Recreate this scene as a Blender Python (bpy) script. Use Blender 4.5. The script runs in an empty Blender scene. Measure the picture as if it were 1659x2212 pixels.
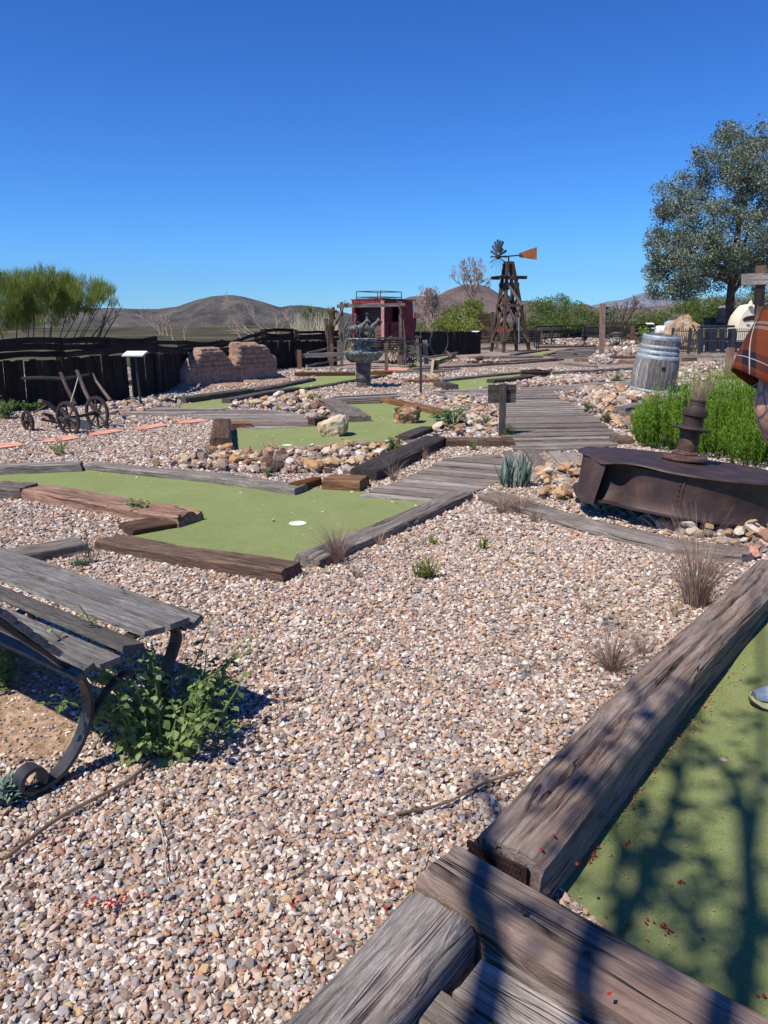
import bpy, math, random
import numpy as np
from math import sin, cos, tan, pi, radians, atan, atan2, sqrt
from mathutils import Vector, Matrix, noise
random.seed(7); RNG = np.random.default_rng(7)
scn = bpy.context.scene; col = scn.collection
# ---------------------------------------------------------------- camera
H = 1.5; PITCH = radians(14.19); FPX = 1661.0; CU, CV = 829.5, 1106.0
cp, sp = cos(PITCH), sin(PITCH)
def ray(u, v):
    x = (u - CU)/FPX; y = -(v - CV)/FPX
    return Vector((x, cp + sp*y, -sp + cp*y))
def G(u, v, z=0.0):
    d = ray(u, v); t = (z - H)/d.z
    return Vector((d.x*t, d.y*t, z))
def V(u, v, y):
    d = ray(u, v); t = y/d.y
    return Vector((d.x*t, y, H + d.z*t))
def crop(u0, v0, s):
    return lambda x, y: (u0 + s*x, v0 + s*y)
cA = crop(0, 548.6, .2645); cB = crop(384, 576, .1984); cC = crop(658.3, 592.5, .1984); cD = crop(877.8, 493.7, .1984)
cE = crop(1152, 576, .1984); cF = crop(1329.8, 548.6, .1984)
P1 = crop(0, 740.6, .2976); P2 = crop(384, 740.6, .2976); P3 = crop(768, 740.6, .2976); P4 = crop(1165.2, 795.5, .2976)
Q5 = crop(0, 1179.5, .3638); Q6 = crop(548.6, 1618.4, .3638); Q7 = crop(1055.5, 1618.4, .3638); Q8 = crop(1055.5, 1124.6, .3638)
cK = crop(822.9, 757.1, .1322); cL = crop(1014.9, 702.2, .1653)
cam = bpy.data.objects.new('camera', bpy.data.cameras.new('camera')); col.objects.link(cam)
cam.location = (0, 0, H); cam.rotation_euler = (pi/2 - PITCH, 0, 0)
cam.data.sensor_fit = 'VERTICAL'; cam.data.sensor_height = 36; cam.data.lens = 36*FPX/2212
cam.data.clip_start = .05; cam.data.clip_end = 60000; scn.camera = cam
# ---------------------------------------------------------------- light
SAZ, SEL = radians(40), radians(56)
SUN = Vector((-cos(SAZ)*cos(SEL), -sin(SAZ)*cos(SEL), sin(SEL)))
sl = bpy.data.lights.new('sun', 'SUN'); sl.energy = 5.0; sl.angle = radians(.53); sl.color = (1, .91, .79)
so = bpy.data.objects.new('sun', sl); col.objects.link(so); so.location = (0, 0, 30)
so.rotation_euler = (-SUN).to_track_quat('-Z', 'Y').to_euler()
w = bpy.data.worlds.new('World'); scn.world = w; w.use_nodes = True
wn = w.node_tree.nodes; bg = wn['Background']; sky = wn.new('ShaderNodeTexSky'); sky.sky_type = 'NISHITA'
sky.sun_disc = False; sky.sun_elevation = SEL; sky.sun_rotation = atan2(SUN.x, SUN.y)
sky.altitude = 1400; sky.air_density = 1.0; sky.dust_density = .15; sky.ozone_density = 3.0
SKS = .12; bg.inputs[1].default_value = SKS
# deepen the clear desert sky: per-channel response curve on the sky texture
_sp = wn.new('ShaderNodeSeparateColor'); _cb = wn.new('ShaderNodeCombineColor'); w.node_tree.links.new(sky.outputs[0], _sp.inputs[0])
for _i, (_a, _p) in enumerate(((.40, 1.55), (.78, 1.40), (1.15, 1.20))):
    _m = wn.new('ShaderNodeMath'); _m.operation = 'MULTIPLY'; _m.inputs[1].default_value = SKS; w.node_tree.links.new(_sp.outputs[_i], _m.inputs[0])
    _q = wn.new('ShaderNodeMath'); _q.operation = 'POWER'; _q.inputs[1].default_value = _p; w.node_tree.links.new(_m.outputs[0], _q.inputs[0])
    _r = wn.new('ShaderNodeMath'); _r.operation = 'MULTIPLY'; _r.inputs[1].default_value = _a/SKS; w.node_tree.links.new(_q.outputs[0], _r.inputs[0])
    w.node_tree.links.new(_r.outputs[0], _cb.inputs[_i])
w.node_tree.links.new(_cb.outputs[0], bg.inputs[0])
scn.view_settings.view_transform = 'Standard'; scn.view_settings.look = 'None'
scn.view_settings.exposure = 0.30; scn.view_settings.gamma = 1
# ---------------------------------------------------------------- tagging
ORG = {}
def tag(o, label=None, cat=None, group=None, kind=None):
    if label: o['label'] = label
    if cat: o['category'] = cat
    if group: o['group'] = group
    if kind: o['kind'] = kind
    return o
def thing(name, loc, label, cat, group=None):
    o = bpy.data.objects.new(name, None); col.objects.link(o); o.empty_display_size = .1
    o.location = loc; ORG[o.name] = Vector(loc); return tag(o, label, cat, group)
def fresh(v=1.0):
    return Vector((random.uniform(0, 40), random.uniform(0, 40), random.uniform(0, 40)))*v
def nz(p, s=1.0): return noise.noise(Vector(p)*s)
# ---------------------------------------------------------------- mesh builder
class MB:
    def __init__(s): s.v = []; s.f = []; s.m = []; s.c = []; s.t = []
    def add(s, vs, fs, wc=None, tint=None, m=0):
        b = len(s.v); s.v += [tuple(q) for q in vs]
        s.c += [tuple(q) for q in (wc if wc is not None else vs)]
        tt = random.random() if tint is None else tint
        s.t += [tt]*len(vs); s.f += [tuple(b + i for i in q) for q in fs]; s.m += [m]*len(fs)
    def beam(s, p0, p1, w, h, up=(0, 0, 1), seg=1, rough=0, m=0, tint=None, tw=None, th=None, rot=0, bow=0):
        """rectangular bar from p0 to p1 (centre line), w across, h along up"""
        p0 = Vector(p0); p1 = Vector(p1); d = p1 - p0; L = d.length
        if L < 1e-6: return
        x = d/L; u = Vector(up)
        if abs(x.dot(u.normalized())) > .98: u = Vector((0, 1, 0)) if abs(x.y) < .9 else Vector((1, 0, 0))
        y = u.cross(x).normalized(); z = x.cross(y)
        if rot:
            y, z = y*cos(rot) + z*sin(rot), z*cos(rot) - y*sin(rot)
        o = fresh(); vs = []; wc = []; seed = fresh()
        tw = w if tw is None else tw; th = h if th is None else th
        for i in range(seg + 1):
            t = i/seg; ww = w + (tw - w)*t; hh = h + (th - h)*t
            off = z*(bow*4*t*(1 - t))
            for a, b in ((-.5, -.5), (.5, -.5), (.5, .5), (-.5, .5)):
                q = p0 + x*(L*t) + y*(a*ww) + z*(b*hh) + off
                if rough: q = q + Vector((nz(q*3 + seed), nz(q*3 + seed + Vector((9, 0, 0))), nz(q*3 + seed + Vector((0, 9, 0)))))*rough
                vs.append(q); wc.append(o + Vector((L*t, a*ww, b*hh)))
        fs = []
        for i in range(seg):
            for k in range(4):
                fs.append((i*4 + k, i*4 + (k + 1) % 4, i*4 + 4 + (k + 1) % 4, i*4 + 4 + k))
        fs.append((3, 2, 1, 0)); e = seg*4; fs.append((e, e + 1, e + 2, e + 3))
        s.add(vs, fs, wc, tint, m)
    def tube(s, pts, rad, n=8, m=0, cap=True, tint=None, flat=1.0, rough=0):
        pts = [Vector(p) for p in pts]; N = len(pts)
        if not hasattr(rad, '__len__'): rad = [rad]*N
        vs = []; wc = []; o = fresh(); L = 0; prev = None
        for i, p in enumerate(pts):
            d = (pts[min(i + 1, N - 1)] - pts[max(i - 1, 0)]).normalized()
            if prev is None:
                a = Vector((0, 0, 1)) if abs(d.z) < .9 else Vector((1, 0, 0))
                y = a.cross(d).normalized()
            else:
                y = (prev - d*prev.dot(d)).normalized()
            prev = y; z = d.cross(y)
            if i: L += (p - pts[i - 1]).length
            for k in range(n):
                a = 2*pi*k/n; r = rad[i]
                if rough: r *= 1 + rough*nz(o + Vector((L*4, cos(a)*1.5, sin(a)*1.5)))
                q = p + y*(cos(a)*r) + z*(sin(a)*r*flat)
                vs.append(q); wc.append(o + Vector((L, cos(a)*r, sin(a)*r)))
        fs = []
        for i in range(N - 1):
            for k in range(n):
                fs.append((i*n + k, i*n + (k + 1) % n, (i + 1)*n + (k + 1) % n, (i + 1)*n + k))
        if cap: fs.append(tuple(range(n - 1, -1, -1))); fs.append(tuple((N - 1)*n + k for k in range(n)))
        s.add(vs, fs, wc, tint, m)
    def lathe(s, prof, n=32, M=None, m=0, fn=None, cap=True, tint=None):
        M = M or Matrix(); vs = []; wc = []; o = fresh()
        for r, z in prof:
            for k in range(n):
                a = 2*pi*k/n; rr = r; zz = z
                if fn: rr, zz = fn(r, z, a)
                vs.append(M @ Vector((cos(a)*rr, sin(a)*rr, zz))); wc.append(o + Vector((z, a*.4, r)))
        N = len(prof); fs = []
        for i in range(N - 1):
            for k in range(n):
                fs.append((i*n + k, i*n + (k + 1) % n, (i + 1)*n + (k + 1) % n, (i + 1)*n + k))
        if cap:
            fs.append(tuple(range(n - 1, -1, -1))); fs.append(tuple((N - 1)*n + k for k in range(n)))
        s.add(vs, fs, wc, tint, m)
    def prism(s, poly, off, m=0, wcf=None, tint=None):
        """poly: 3D points, extruded by off"""
        n = len(poly); poly = [Vector(p) for p in poly]; off = Vector(off)
        vs = poly + [p + off for p in poly]
        fs = [tuple(range(n - 1, -1, -1)), tuple(range(n, 2*n))] + [(i, (i + 1) % n, n + (i + 1) % n, n + i) for i in range(n)]
        s.add(vs, fs, [wcf(q) for q in vs] if wcf else None, tint, m)
    def build(s, name, mat, parent=None, loc=None, smooth=False):
        if parent is not None: org = ORG[parent.name]
        elif loc is not None: org = Vector(loc)
        else:
            a = np.array(s.v); org = Vector((a[:, 0].mean(), a[:, 1].mean(), a[:, 2].min()))
        me = bpy.data.meshes.new(name)
        vv = np.array(s.v, dtype=np.float32) - np.array(org, dtype=np.float32)
        me.from_pydata([tuple(q) for q in vv.tolist()], [], s.f)
        mats = mat if isinstance(mat, (list, tuple)) else [mat]
        for q in mats: me.materials.append(q)
        if len(mats) > 1: me.polygons.foreach_set('material_index', s.m)
        a = me.attributes.new('wc', 'FLOAT_VECTOR', 'POINT'); a.data.foreach_set('vector', np.array(s.c, dtype=np.float32).ravel())
        a = me.attributes.new('tint', 'FLOAT', 'POINT'); a.data.foreach_set('value', np.array(s.t, dtype=np.float32))
        if smooth is True: me.polygons.foreach_set('use_smooth', [True]*len(me.polygons))
        me.update()
        if smooth and smooth is not True: me.set_sharp_from_angle(angle=radians(smooth)) if hasattr(me, 'set_sharp_from_angle') else None
        o = bpy.data.objects.new(name, me); col.objects.link(o)
        if parent is not None: o.parent = parent; ORG[o.name] = Vector(org)
        else: o.location = org; ORG[o.name] = Vector(org)
        return o
# ---------------------------------------------------------------- materials
def newmat(name):
    m = bpy.data.materials.new(name); m.use_nodes = True; nt = m.node_tree
    b = nt.nodes['Principled BSDF']; return m, nt, b
class NT:
    def __init__(s, nt): s.nt = nt
    def n(s, t, **k):
        q = s.nt.nodes.new(t)
        for a, b in k.items(): setattr(q, a, b)
        return q
    def l(s, a, b): s.nt.links.new(a, b)
    def attr(s, name, typ='GEOMETRY'): return s.n('ShaderNodeAttribute', attribute_name=name, attribute_type=typ)
    def mapn(s, vec, sc):
        q = s.n('ShaderNodeMapping'); s.l(vec, q.inputs[0]); q.inputs['Scale'].default_value = sc; return q.outputs[0]
    def noise(s, vec, sc, det=4, rough=.55, dist=0):
        q = s.n('ShaderNodeTexNoise'); s.l(vec, q.inputs['Vector']); q.inputs['Scale'].default_value = sc
        q.inputs['Detail'].default_value = det; q.inputs['Roughness'].default_value = rough; q.inputs['Distortion'].default_value = dist
        return q.outputs['Fac']
    def ramp(s, fac, stops, interp='LINEAR'):
        q = s.n('ShaderNodeValToRGB'); s.l(fac, q.inputs[0]); cr = q.color_ramp; cr.interpolation = interp
        while len(cr.elements) < len(stops): cr.elements.new(.5)
        for e, (p, c) in zip(cr.elements, stops):
            e.position = p; e.color = (*c, 1) if len(c) == 3 else c
        return q.outputs[0]
    def mix(s, fac, a, b, mode='MIX'):
        q = s.n('ShaderNodeMix', data_type='RGBA', blend_type=mode)
        if isinstance(fac, (int, float)): q.inputs[0].default_value = fac
        else: s.l(fac, q.inputs[0])
        for i, c in ((6, a), (7, b)):
            if isinstance(c, (tuple, list)): q.inputs[i].default_value = (*c[:3], 1)
            else: s.l(c, q.inputs[i])
        return q.outputs[2]
    def math(s, op, a, b=None, c=None):
        q = s.n('ShaderNodeMath', operation=op)
        for i, x in enumerate((a, b, c)):
            if x is None: continue
            if isinstance(x, (int, float)): q.inputs[i].default_value = x
            else: s.l(x, q.inputs[i])
        return q.outputs[0]
    def bump(s, h, st=.5, dist=.01, nrm=None):
        q = s.n('ShaderNodeBump'); s.l(h, q.inputs['Height']); q.inputs['Strength'].default_value = st; q.inputs['Distance'].default_value = dist
        if nrm is not None: s.l(nrm, q.inputs['Normal'])
        return q.outputs[0]
def wood(name, dark, mid, light, red=None, crack=.5, fine=1.0, rough=.85, bump=1.0, blot=.5):
    m, nt, b = newmat(name); T = NT(nt)
    wc = T.attr('wc').outputs['Vector']; ti = T.attr('tint').outputs['Fac']
    kv = T.n('ShaderNodeTexVoronoi'); T.l(T.mapn(wc, (1.5, 5.5, 5.5)), kv.inputs['Vector']); kv.inputs['Scale'].default_value = 1.0
    kd = kv.outputs['Distance']; bend = T.math('MULTIPLY', T.ramp(kd, [(0, (1, 1, 1)), (.30, (0, 0, 0))], 'EASE'), .035)
    va = T.n('ShaderNodeVectorMath', operation='ADD'); cx = T.n('ShaderNodeCombineXYZ'); T.l(bend, cx.inputs[1]); T.l(bend, cx.inputs[2]); T.l(wc, va.inputs[0]); T.l(cx.outputs[0], va.inputs[1]); wc = va.outputs[0]
    f1 = T.noise(T.mapn(wc, (1.7*fine, 24*fine, 24*fine)), 1.6, 7, .7, .9)
    f2 = T.noise(T.mapn(wc, (8*fine, 95*fine, 95*fine)), 1.5, 4, .7, .5)
    mixf = T.math('ADD', T.math('MULTIPLY', f1, .55), T.math('MULTIPLY', f2, .45))
    c = T.ramp(mixf, [(.38, dark), (.49, mid), (.62, light)])
    if red:
        c = T.mix(T.ramp(T.noise(T.mapn(wc, (.9, 4, 4)), 1.7, 3), [(.45, (0, 0, 0)), (.6, (blot,)*3)]), c, T.mix(.5, c, red))
    # long drying cracks
    cr = T.noise(T.mapn(wc, (.8*fine, 16*fine, 16*fine)), 1.3, 2.5, .5, .9)
    crk = T.math('ABSOLUTE', T.math('SUBTRACT', cr, .5))
    ck = T.ramp(crk, [(0, (1, 1, 1)), (.012 + .012*crack, (0, 0, 0))])
    gate = T.ramp(T.noise(T.mapn(wc, (1.5, 5, 5)), 1.3, 2), [(.46, (0, 0, 0)), (.56, (crack,)*3)])
    ckm = T.mix(1.0, ck, gate, 'MULTIPLY')
    c = T.mix(ckm, c, tuple(x*.2 for x in dark))
    c = T.mix(T.ramp(kd, [(.03, (.8,)*3), (.085, (0, 0, 0))]), c, dark)
    st_ = T.noise(wc, 2.3, 5, .7); c = T.mix(T.ramp(st_, [(.42, (.45,)*3), (.6, (0, 0, 0))]), c, tuple(x*.55 for x in mid))
    hs = T.n('ShaderNodeHueSaturation'); T.l(c, hs.inputs['Color'])
    T.l(T.math('ADD', T.math('MULTIPLY', ti, .7), .65), hs.inputs['Value']); T.l(T.math('ADD', T.math('MULTIPLY', ti, -.35), 1.15), hs.inputs['Saturation'])
    T.l(hs.outputs[0], b.inputs['Base Color']); b.inputs['Roughness'].default_value = rough
    b.inputs['Specular IOR Level'].default_value = .25
    hgt = T.math('SUBTRACT', mixf, T.math('MULTIPLY', ckm, .8))
    T.l(T.bump(hgt, 1.0*bump, .016), b.inputs['Normal'])
    return m
def plain(name, c1, c2=None, sc=8, rough=.7, metal=0, bump=.3, bd=.01, det=5, spec=.4, wcs=False, c3=None, stops=(.35, .5, .65), coord='Object'):
    m, nt, b = newmat(name); T = NT(nt); c2 = c2 or tuple(x*.7 for x in c1)
    if wcs: vec = T.attr('wc').outputs['Vector']
    else: vec = T.n('ShaderNodeTexCoord').outputs[coord]
    f = T.noise(vec, sc, det, .6)
    st = [(stops[0], c1), (stops[2], c2)] if c3 is None else [(stops[0], c1), (stops[1], c2), (stops[2], c3)]
    T.l(T.ramp(f, st), b.inputs['Base Color'])
    b.inputs['Roughness'].default_value = rough; b.inputs['Metallic'].default_value = metal; b.inputs['Specular IOR Level'].default_value = spec
    if bump: T.l(T.bump(T.noise(vec, sc*2.5, det, .65), bump, bd), b.inputs['Normal'])
    return m
def leafm(name, c1, c2, c3=None, trans=.3, rough=.6):
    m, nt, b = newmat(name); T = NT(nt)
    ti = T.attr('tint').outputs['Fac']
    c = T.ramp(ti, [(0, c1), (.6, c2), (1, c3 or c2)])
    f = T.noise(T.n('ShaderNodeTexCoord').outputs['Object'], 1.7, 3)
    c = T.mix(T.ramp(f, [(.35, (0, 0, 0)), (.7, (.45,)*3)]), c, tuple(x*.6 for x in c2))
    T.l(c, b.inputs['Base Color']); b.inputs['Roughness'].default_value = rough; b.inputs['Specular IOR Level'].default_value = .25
    tr = T.n('ShaderNodeBsdfTranslucent'); T.l(c, tr.inputs[0]); mx = T.n('ShaderNodeMixShader'); mx.inputs[0].default_value = trans
    T.l(b.outputs[0], mx.inputs[1]); T.l(tr.outputs[0], mx.inputs[2]); T.l(mx.outputs[0], nt.nodes['Material Output'].inputs[0])
    return m
def gravelpal(T, fac, lightness=1.0):
    s = [(0, (.20, .115, .08)), (.08, (.40, .27, .19)), (.20, (.56, .43, .33)), (.30, (.30, .26, .24)), (.42, (.60, .50, .40)),
         (.50, (.42, .22, .14)), (.56, (.70, .64, .56)), (.66, (.22, .225, .235)), (.73, (.46, .35, .31)), (.81, (.38, .37, .38)), (.87, (.52, .34, .16)), (.91, (.80, .76, .70)), (.97, (.13, .11, .10))]
    return T.ramp(fac, [(p, tuple(x*lightness for x in c)) for p, c in s], 'CONSTANT')
def stonem(name, light=1.0, sc=40, bump=.4, rusty=False):
    m, nt, b = newmat(name); T = NT(nt)
    r = T.attr('tint', 'INSTANCER').outputs['Fac'] if not rusty else T.n('ShaderNodeObjectInfo').outputs['Random']
    if rusty:
        s = [(0, (.50, .33, .18)), (.16, (.32, .17, .10)), (.30, (.62, .47, .28)), (.44, (.54, .29, .12)), (.56, (.70, .60, .45)), (.68, (.26, .20, .165)), (.78, (.58, .37, .20)), (.9, (.80, .73, .61))]
        c = T.ramp(r, [(p, tuple(x*light for x in q)) for p, q in s], 'CONSTANT')
    else: c = gravelpal(T, r, light)
    v = T.n('ShaderNodeTexCoord').outputs['Object']
    f = T.noise(v, sc, 4, .6)
    c = T.mix(T.ramp(f, [(.35, (0, 0, 0)), (.75, (.35,)*3)]), c, (.5*light, .37*light, .27*light) if not rusty else (.5*light, .3*light, .15*light))
    c = T.mix(T.ramp(T.noise(v, sc*.6, 3), [(.5, (0, 0, 0)), (.75, (.35,)*3)]), c, (.8*light, .74*light, .64*light))
    T.l(c, b.inputs['Base Color']); b.inputs['Roughness'].default_value = .85; b.inputs['Specular IOR Level'].default_value = .25
    T.l(T.bump(f, bump, .01 if rusty else .003), b.inputs['Normal'])
    return m
M = {}
M['w_grey'] = wood('weathered_grey_wood', (.065, .056, .05), (.195, .172, .15), (.39, .35, .31), red=(.20, .11, .07), crack=.8)
M['w_brown'] = wood('brown_sleeper_wood', (.035, .022, .015), (.125, .078, .052), (.26, .18, .13), red=(.16, .07, .035), crack=.7)
M['w_pink'] = wood('sanded_sleeper_wood', (.10, .075, .06), (.205, .158, .13), (.33, .27, .23), red=(.21, .12, .085), crack=1.0, fine=.75, bump=.8, blot=.8)
M['w_red'] = wood('reddish_split_wood', (.06, .03, .02), (.24, .125, .075), (.42, .29, .2), red=(.32, .13, .06), crack=.9)
M['w_orange'] = wood('orange_brown_wood', (.05, .022, .01), (.20, .095, .04), (.36, .21, .11), red=(.28, .10, .03), crack=.6)
M['w_dark'] = wood('tarred_and_shade_dark_wood', (.018, .016, .014), (.066, .058, .051), (.17, .15, .13), red=(.07, .04, .025), crack=.4)
M['w_fence'] = wood('charred_fence_wood', (.006, .005, .005), (.018, .014, .012), (.05, .04, .034), red=(.045, .025, .016), crack=.3)
M['w_deck'] = wood('weathered_deck_wood', (.10, .085, .07), (.25, .215, .185), (.44, .40, .35), red=(.28, .21, .15), crack=.6, bump=.8)
M['w_slat'] = wood('bench_slat_wood', (.07, .066, .064), (.18, .172, .166), (.33, .32, .31), crack=.5, fine=1.6)
M['w_tower'] = wood('tower_timber', (.03, .018, .012), (.085, .052, .035), (.17, .115, .08), red=(.12, .05, .03), crack=.4)
M['w_post'] = wood('post_timber', (.09, .05, .03), (.22, .125, .075), (.36, .24, .16), red=(.25, .11, .06), crack=.5)
M['w_stave'] = wood('barrel_stave_wood', (.07, .06, .055), (.2, .185, .175), (.46, .44, .42), crack=.4, bump=.6)
M['w_drift'] = wood('driftwood', (.05, .035, .028), (.15, .11, .09), (.32, .26, .22), crack=.6, bump=1.2)
M['hoop'] = plain('galvanised_hoop', (.24, .30, .34), (.36, .43, .48), sc=14, rough=.6, metal=.25, bump=.15)
M['iron'] = plain('black_iron', (.018, .02, .022), (.04, .042, .045), sc=20, rough=.45, bump=.2, spec=.5)
M['irongrey'] = plain('worn_grey_iron', (.022, .026, .031), (.045, .052, .06), sc=22, rough=.42, bump=.15, spec=.5)
M['rust'] = plain('dark_rusted_plate', (.024, .015, .015), (.050, .030, .027), sc=6, rough=.6, bump=.5, bd=.006, c3=(.105, .058, .042), det=12, stops=(.3, .52, .74), metal=.1)
M['rust2'] = plain('brown_rust', (.035, .021, .018), (.075, .042, .032), sc=15, rough=.75, bump=.5, c3=(.15, .07, .04))
M['rustorange'] = plain('orange_rust_sheet', (.26, .085, .02), (.42, .16, .045), sc=3, rough=.7, bump=.1)
M['adobe'] = plain('adobe_mud', (.24, .15, .105), (.32, .205, .145), sc=9, rough=.95, bump=.5, bd=.01, c3=(.39, .26, .19), spec=.1)
M['verd'] = plain('painted_bronze', (.03, .036, .036), (.075, .088, .088), sc=22, rough=.5, bump=.5, c3=(.22, .24, .24), stops=(.35, .55, .75))
M['verdl'] = plain('pale_bronze_basin', (.06, .07, .062), (.18, .20, .185), sc=18, rough=.65, bump=1.0, bd=.02, c3=(.42, .46, .46), stops=(.38, .5, .68))
M['pedes'] = plain('cast_iron_pedestal', (.035, .03, .034), (.085, .07, .07), sc=8, rough=.5, bump=.5, c3=(.17, .13, .12))
M['red'] = plain('faded_red_paint', (.10, .012, .017), (.17, .022, .027), sc=5, rough=.8, bump=.25, c3=(.25, .045, .048))
M['pink'] = plain('sunbleached_red_paint', (.52, .20, .18), (.66, .36, .32), sc=6, rough=.7, bump=.2)
M['yellow'] = plain('yellow_wheel_paint', (.62, .45, .14), (.74, .60, .30), sc=12, rough=.6, bump=.2)
M['paver'] = plain('terracotta_paver', (.46, .19, .125), (.58, .27, .19), sc=7, rough=.9, bump=.25, c3=(.64, .38, .28))
M['white'] = plain('white_plate', (.72, .73, .74), (.8, .8, .8), sc=4, rough=.35, bump=0)
M['cream'] = plain('cream_stucco', (.74, .66, .46), (.82, .75, .56), sc=3, rough=.85, bump=.2)
M['bluep'] = plain('navy_paint', (.006, .010, .03), (.012, .02, .05), spec=.2, sc=5, rough=.7, bump=0)
M['lightblue'] = plain('pale_blue_plastic', (.25, .42, .7), (.3, .48, .75), sc=3, rough=.4, bump=0)
M['brickred'] = plain('red_cabin_paint', (.25, .045, .02), (.33, .075, .035), sc=4, rough=.8, bump=.2)
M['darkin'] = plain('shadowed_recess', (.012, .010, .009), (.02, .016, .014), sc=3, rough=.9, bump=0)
M['cup'] = plain('white_cup_plastic', (.74, .73, .66), (.8, .79, .73), sc=9, rough=.5, bump=0)
M['stone'] = stonem('gravel_stone', .9, 60, .3)
M['rubble'] = stonem('rubble_stone_scatter', .78, 14, .6)
M['rock'] = stonem('quarry_rock', .82, 9, .9, rusty=True)
M['bould_y'] = plain('ochre_boulder', (.36, .24, .11), (.58, .47, .31), sc=3.5, rough=.9, bump=1.0, bd=.04, c3=(.66, .60, .48), det=9)
M['bould_d'] = plain('iron_stained_boulder', (.10, .05, .03), (.38, .22, .12), sc=5, rough=.9, bump=1.0, bd=.05, c3=(.62, .5, .38), det=9, stops=(.36, .5, .64))
M['bould_t'] = plain('tan_sandstone', (.27, .185, .105), (.40, .29, .18), sc=1.6, rough=.95, bump=1.0, bd=.12, c3=(.54, .42, .3), det=9)
M['l_broom'] = leafm('broom_leaf', (.13, .17, .04), (.28, .35, .07), (.48, .52, .13), .45)
M['l_mesq'] = leafm('mesquite_leaf', (.085, .13, .03), (.17, .24, .06), (.30, .39, .11), .45)
M['l_olive'] = leafm('olive_scrub_leaf', (.08, .11, .05), (.14, .18, .09), (.25, .28, .17), .25)
M['l_juni'] = leafm('juniper_leaf', (.075, .10, .065), (.185, .225, .15), (.38, .41, .30), .12)
M['l_weed'] = leafm('weed_leaf', (.10, .16, .05), (.21, .30, .10), (.36, .46, .18), .4)
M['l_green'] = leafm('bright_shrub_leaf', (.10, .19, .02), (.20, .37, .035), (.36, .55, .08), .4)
M['l_data'] = leafm('broad_leaf', (.06, .12, .04), (.12, .22, .07), (.22, .34, .13), .3)
M['l_agave'] = leafm('agave_leaf', (.07, .12, .10), (.14, .21, .17), (.25, .33, .28), .08)
M['l_dry'] = leafm('dry_grass', (.22, .15, .10), (.42, .32, .21), (.66, .56, .40), .3)
M['l_dryp'] = leafm('purple_dry_grass', (.17, .10, .085), (.34, .23, .18), (.60, .49, .37), .3)
M['l_reed'] = leafm('pale_reeds', (.35, .33, .22), (.55, .52, .38), (.7, .66, .5), .2)
M['bark'] = plain('brown_bark', (.04, .028, .02), (.11, .08, .06), sc=6, rough=.95, bump=1.0, bd=.03)
M['barkpale'] = plain('bleached_bark', (.27, .20, .165), (.38, .30, .25), sc=6, rough=.95, bump=.5)
M['twig'] = plain('dry_twig', (.09, .06, .04), (.2, .14, .1), sc=9, rough=.9, bump=.3)
M['petal'] = leafm('red_petal', (.35, .02, .015), (.5, .05, .03), (.75, .45, .3), .3)
# turf
m, nt, b = newmat('turf_carpet'); T = NT(nt); M['turf'] = m; M['dirt'] = plain('packed_dirt', (.20, .125, .08), (.34, .23, .15), sc=22, rough=.95, bump=.8, bd=.01, c3=(.46, .34, .25), spec=.1, det=8)
oc = T.n('ShaderNodeTexCoord').outputs['Object']
f = T.noise(oc, 210, 4, .8); g = T.noise(oc, 1.6, 4, .6); g2 = T.noise(oc, 14, 4, .6)
c = T.ramp(f, [(.3, (.095, .125, .045)), (.5, (.19, .235, .088)), (.7, (.34, .38, .155))])
c = T.mix(T.ramp(g, [(.35, (0, 0, 0)), (.7, (.55,)*3)]), c, (.25, .30, .12))
c = T.mix(T.ramp(g2, [(.5, (0, 0, 0)), (.8, (.5,)*3)]), c, (.31, .30, .17))
T.l(c, b.inputs['Base Color']); b.inputs['Roughness'].default_value = .95; b.inputs['Specular IOR Level'].default_value = .1
T.l(T.bump(f, .8, .006), b.inputs['Normal'])
# ground: packed gravel and dirt, scrubland further out
m, nt, b = newmat('gravel_ground'); T = NT(nt); M['ground'] = m
oc = T.n('ShaderNodeTexCoord').outputs['Object']
def vor(sc):
    q = T.n('ShaderNodeTexVoronoi'); T.l(oc, q.inputs['Vector']); q.inputs['Scale'].default_value = sc; return q
v1 = vor(48); sepc = T.n('ShaderNodeSeparateColor'); T.l(v1.outputs['Color'], sepc.inputs[0])
cg = gravelpal(T, sepc.outputs[0], .88)
cg = T.mix(T.ramp(v1.outputs['Distance'], [(.35, (0, 0, 0)), (.75, (.85,)*3)]), cg, (.10, .065, .045))
dirt = T.ramp(T.noise(oc, 9, 6, .65), [(.3, (.22, .12, .075)), (.7, (.40, .25, .16))])
cg = T.mix(T.ramp(T.noise(oc, .35, 3), [(.55, (0, 0, 0)), (.7, (.3,)*3)]), cg, dirt)
sep = T.n('ShaderNodeSeparateXYZ'); T.l(oc, sep.inputs[0])
far = T.ramp(T.math('DIVIDE', sep.outputs[1], 100), [(.40, (0, 0, 0)), (.5, (1, 1, 1))])
lf = T.math('SUBTRACT', T.math('MULTIPLY', T.math('SUBTRACT', sep.outputs[1], 12.4), .26), T.math('ADD', sep.outputs[0], 6.6))
far = T.mix(1.0, far, T.ramp(lf, [(.0, (0, 0, 0)), (.3, (1, 1, 1))]), 'LIGHTEN')
scrub = T.ramp(T.noise(T.mapn(oc, (1, 1, 1)), .09, 8, .7), [(.36, (.022, .03, .013)), (.5, (.065, .062, .033)), (.64, (.14, .115, .07))])
T.l(T.mix(far, cg, scrub), b.inputs['Base Color']); b.inputs['Roughness'].default_value = .95; b.inputs['Specular IOR Level'].default_value = .1
T.l(T.bump(T.math('SUBTRACT', 1.0, v1.outputs['Distance']), .6, .015), b.inputs['Normal'])
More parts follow.
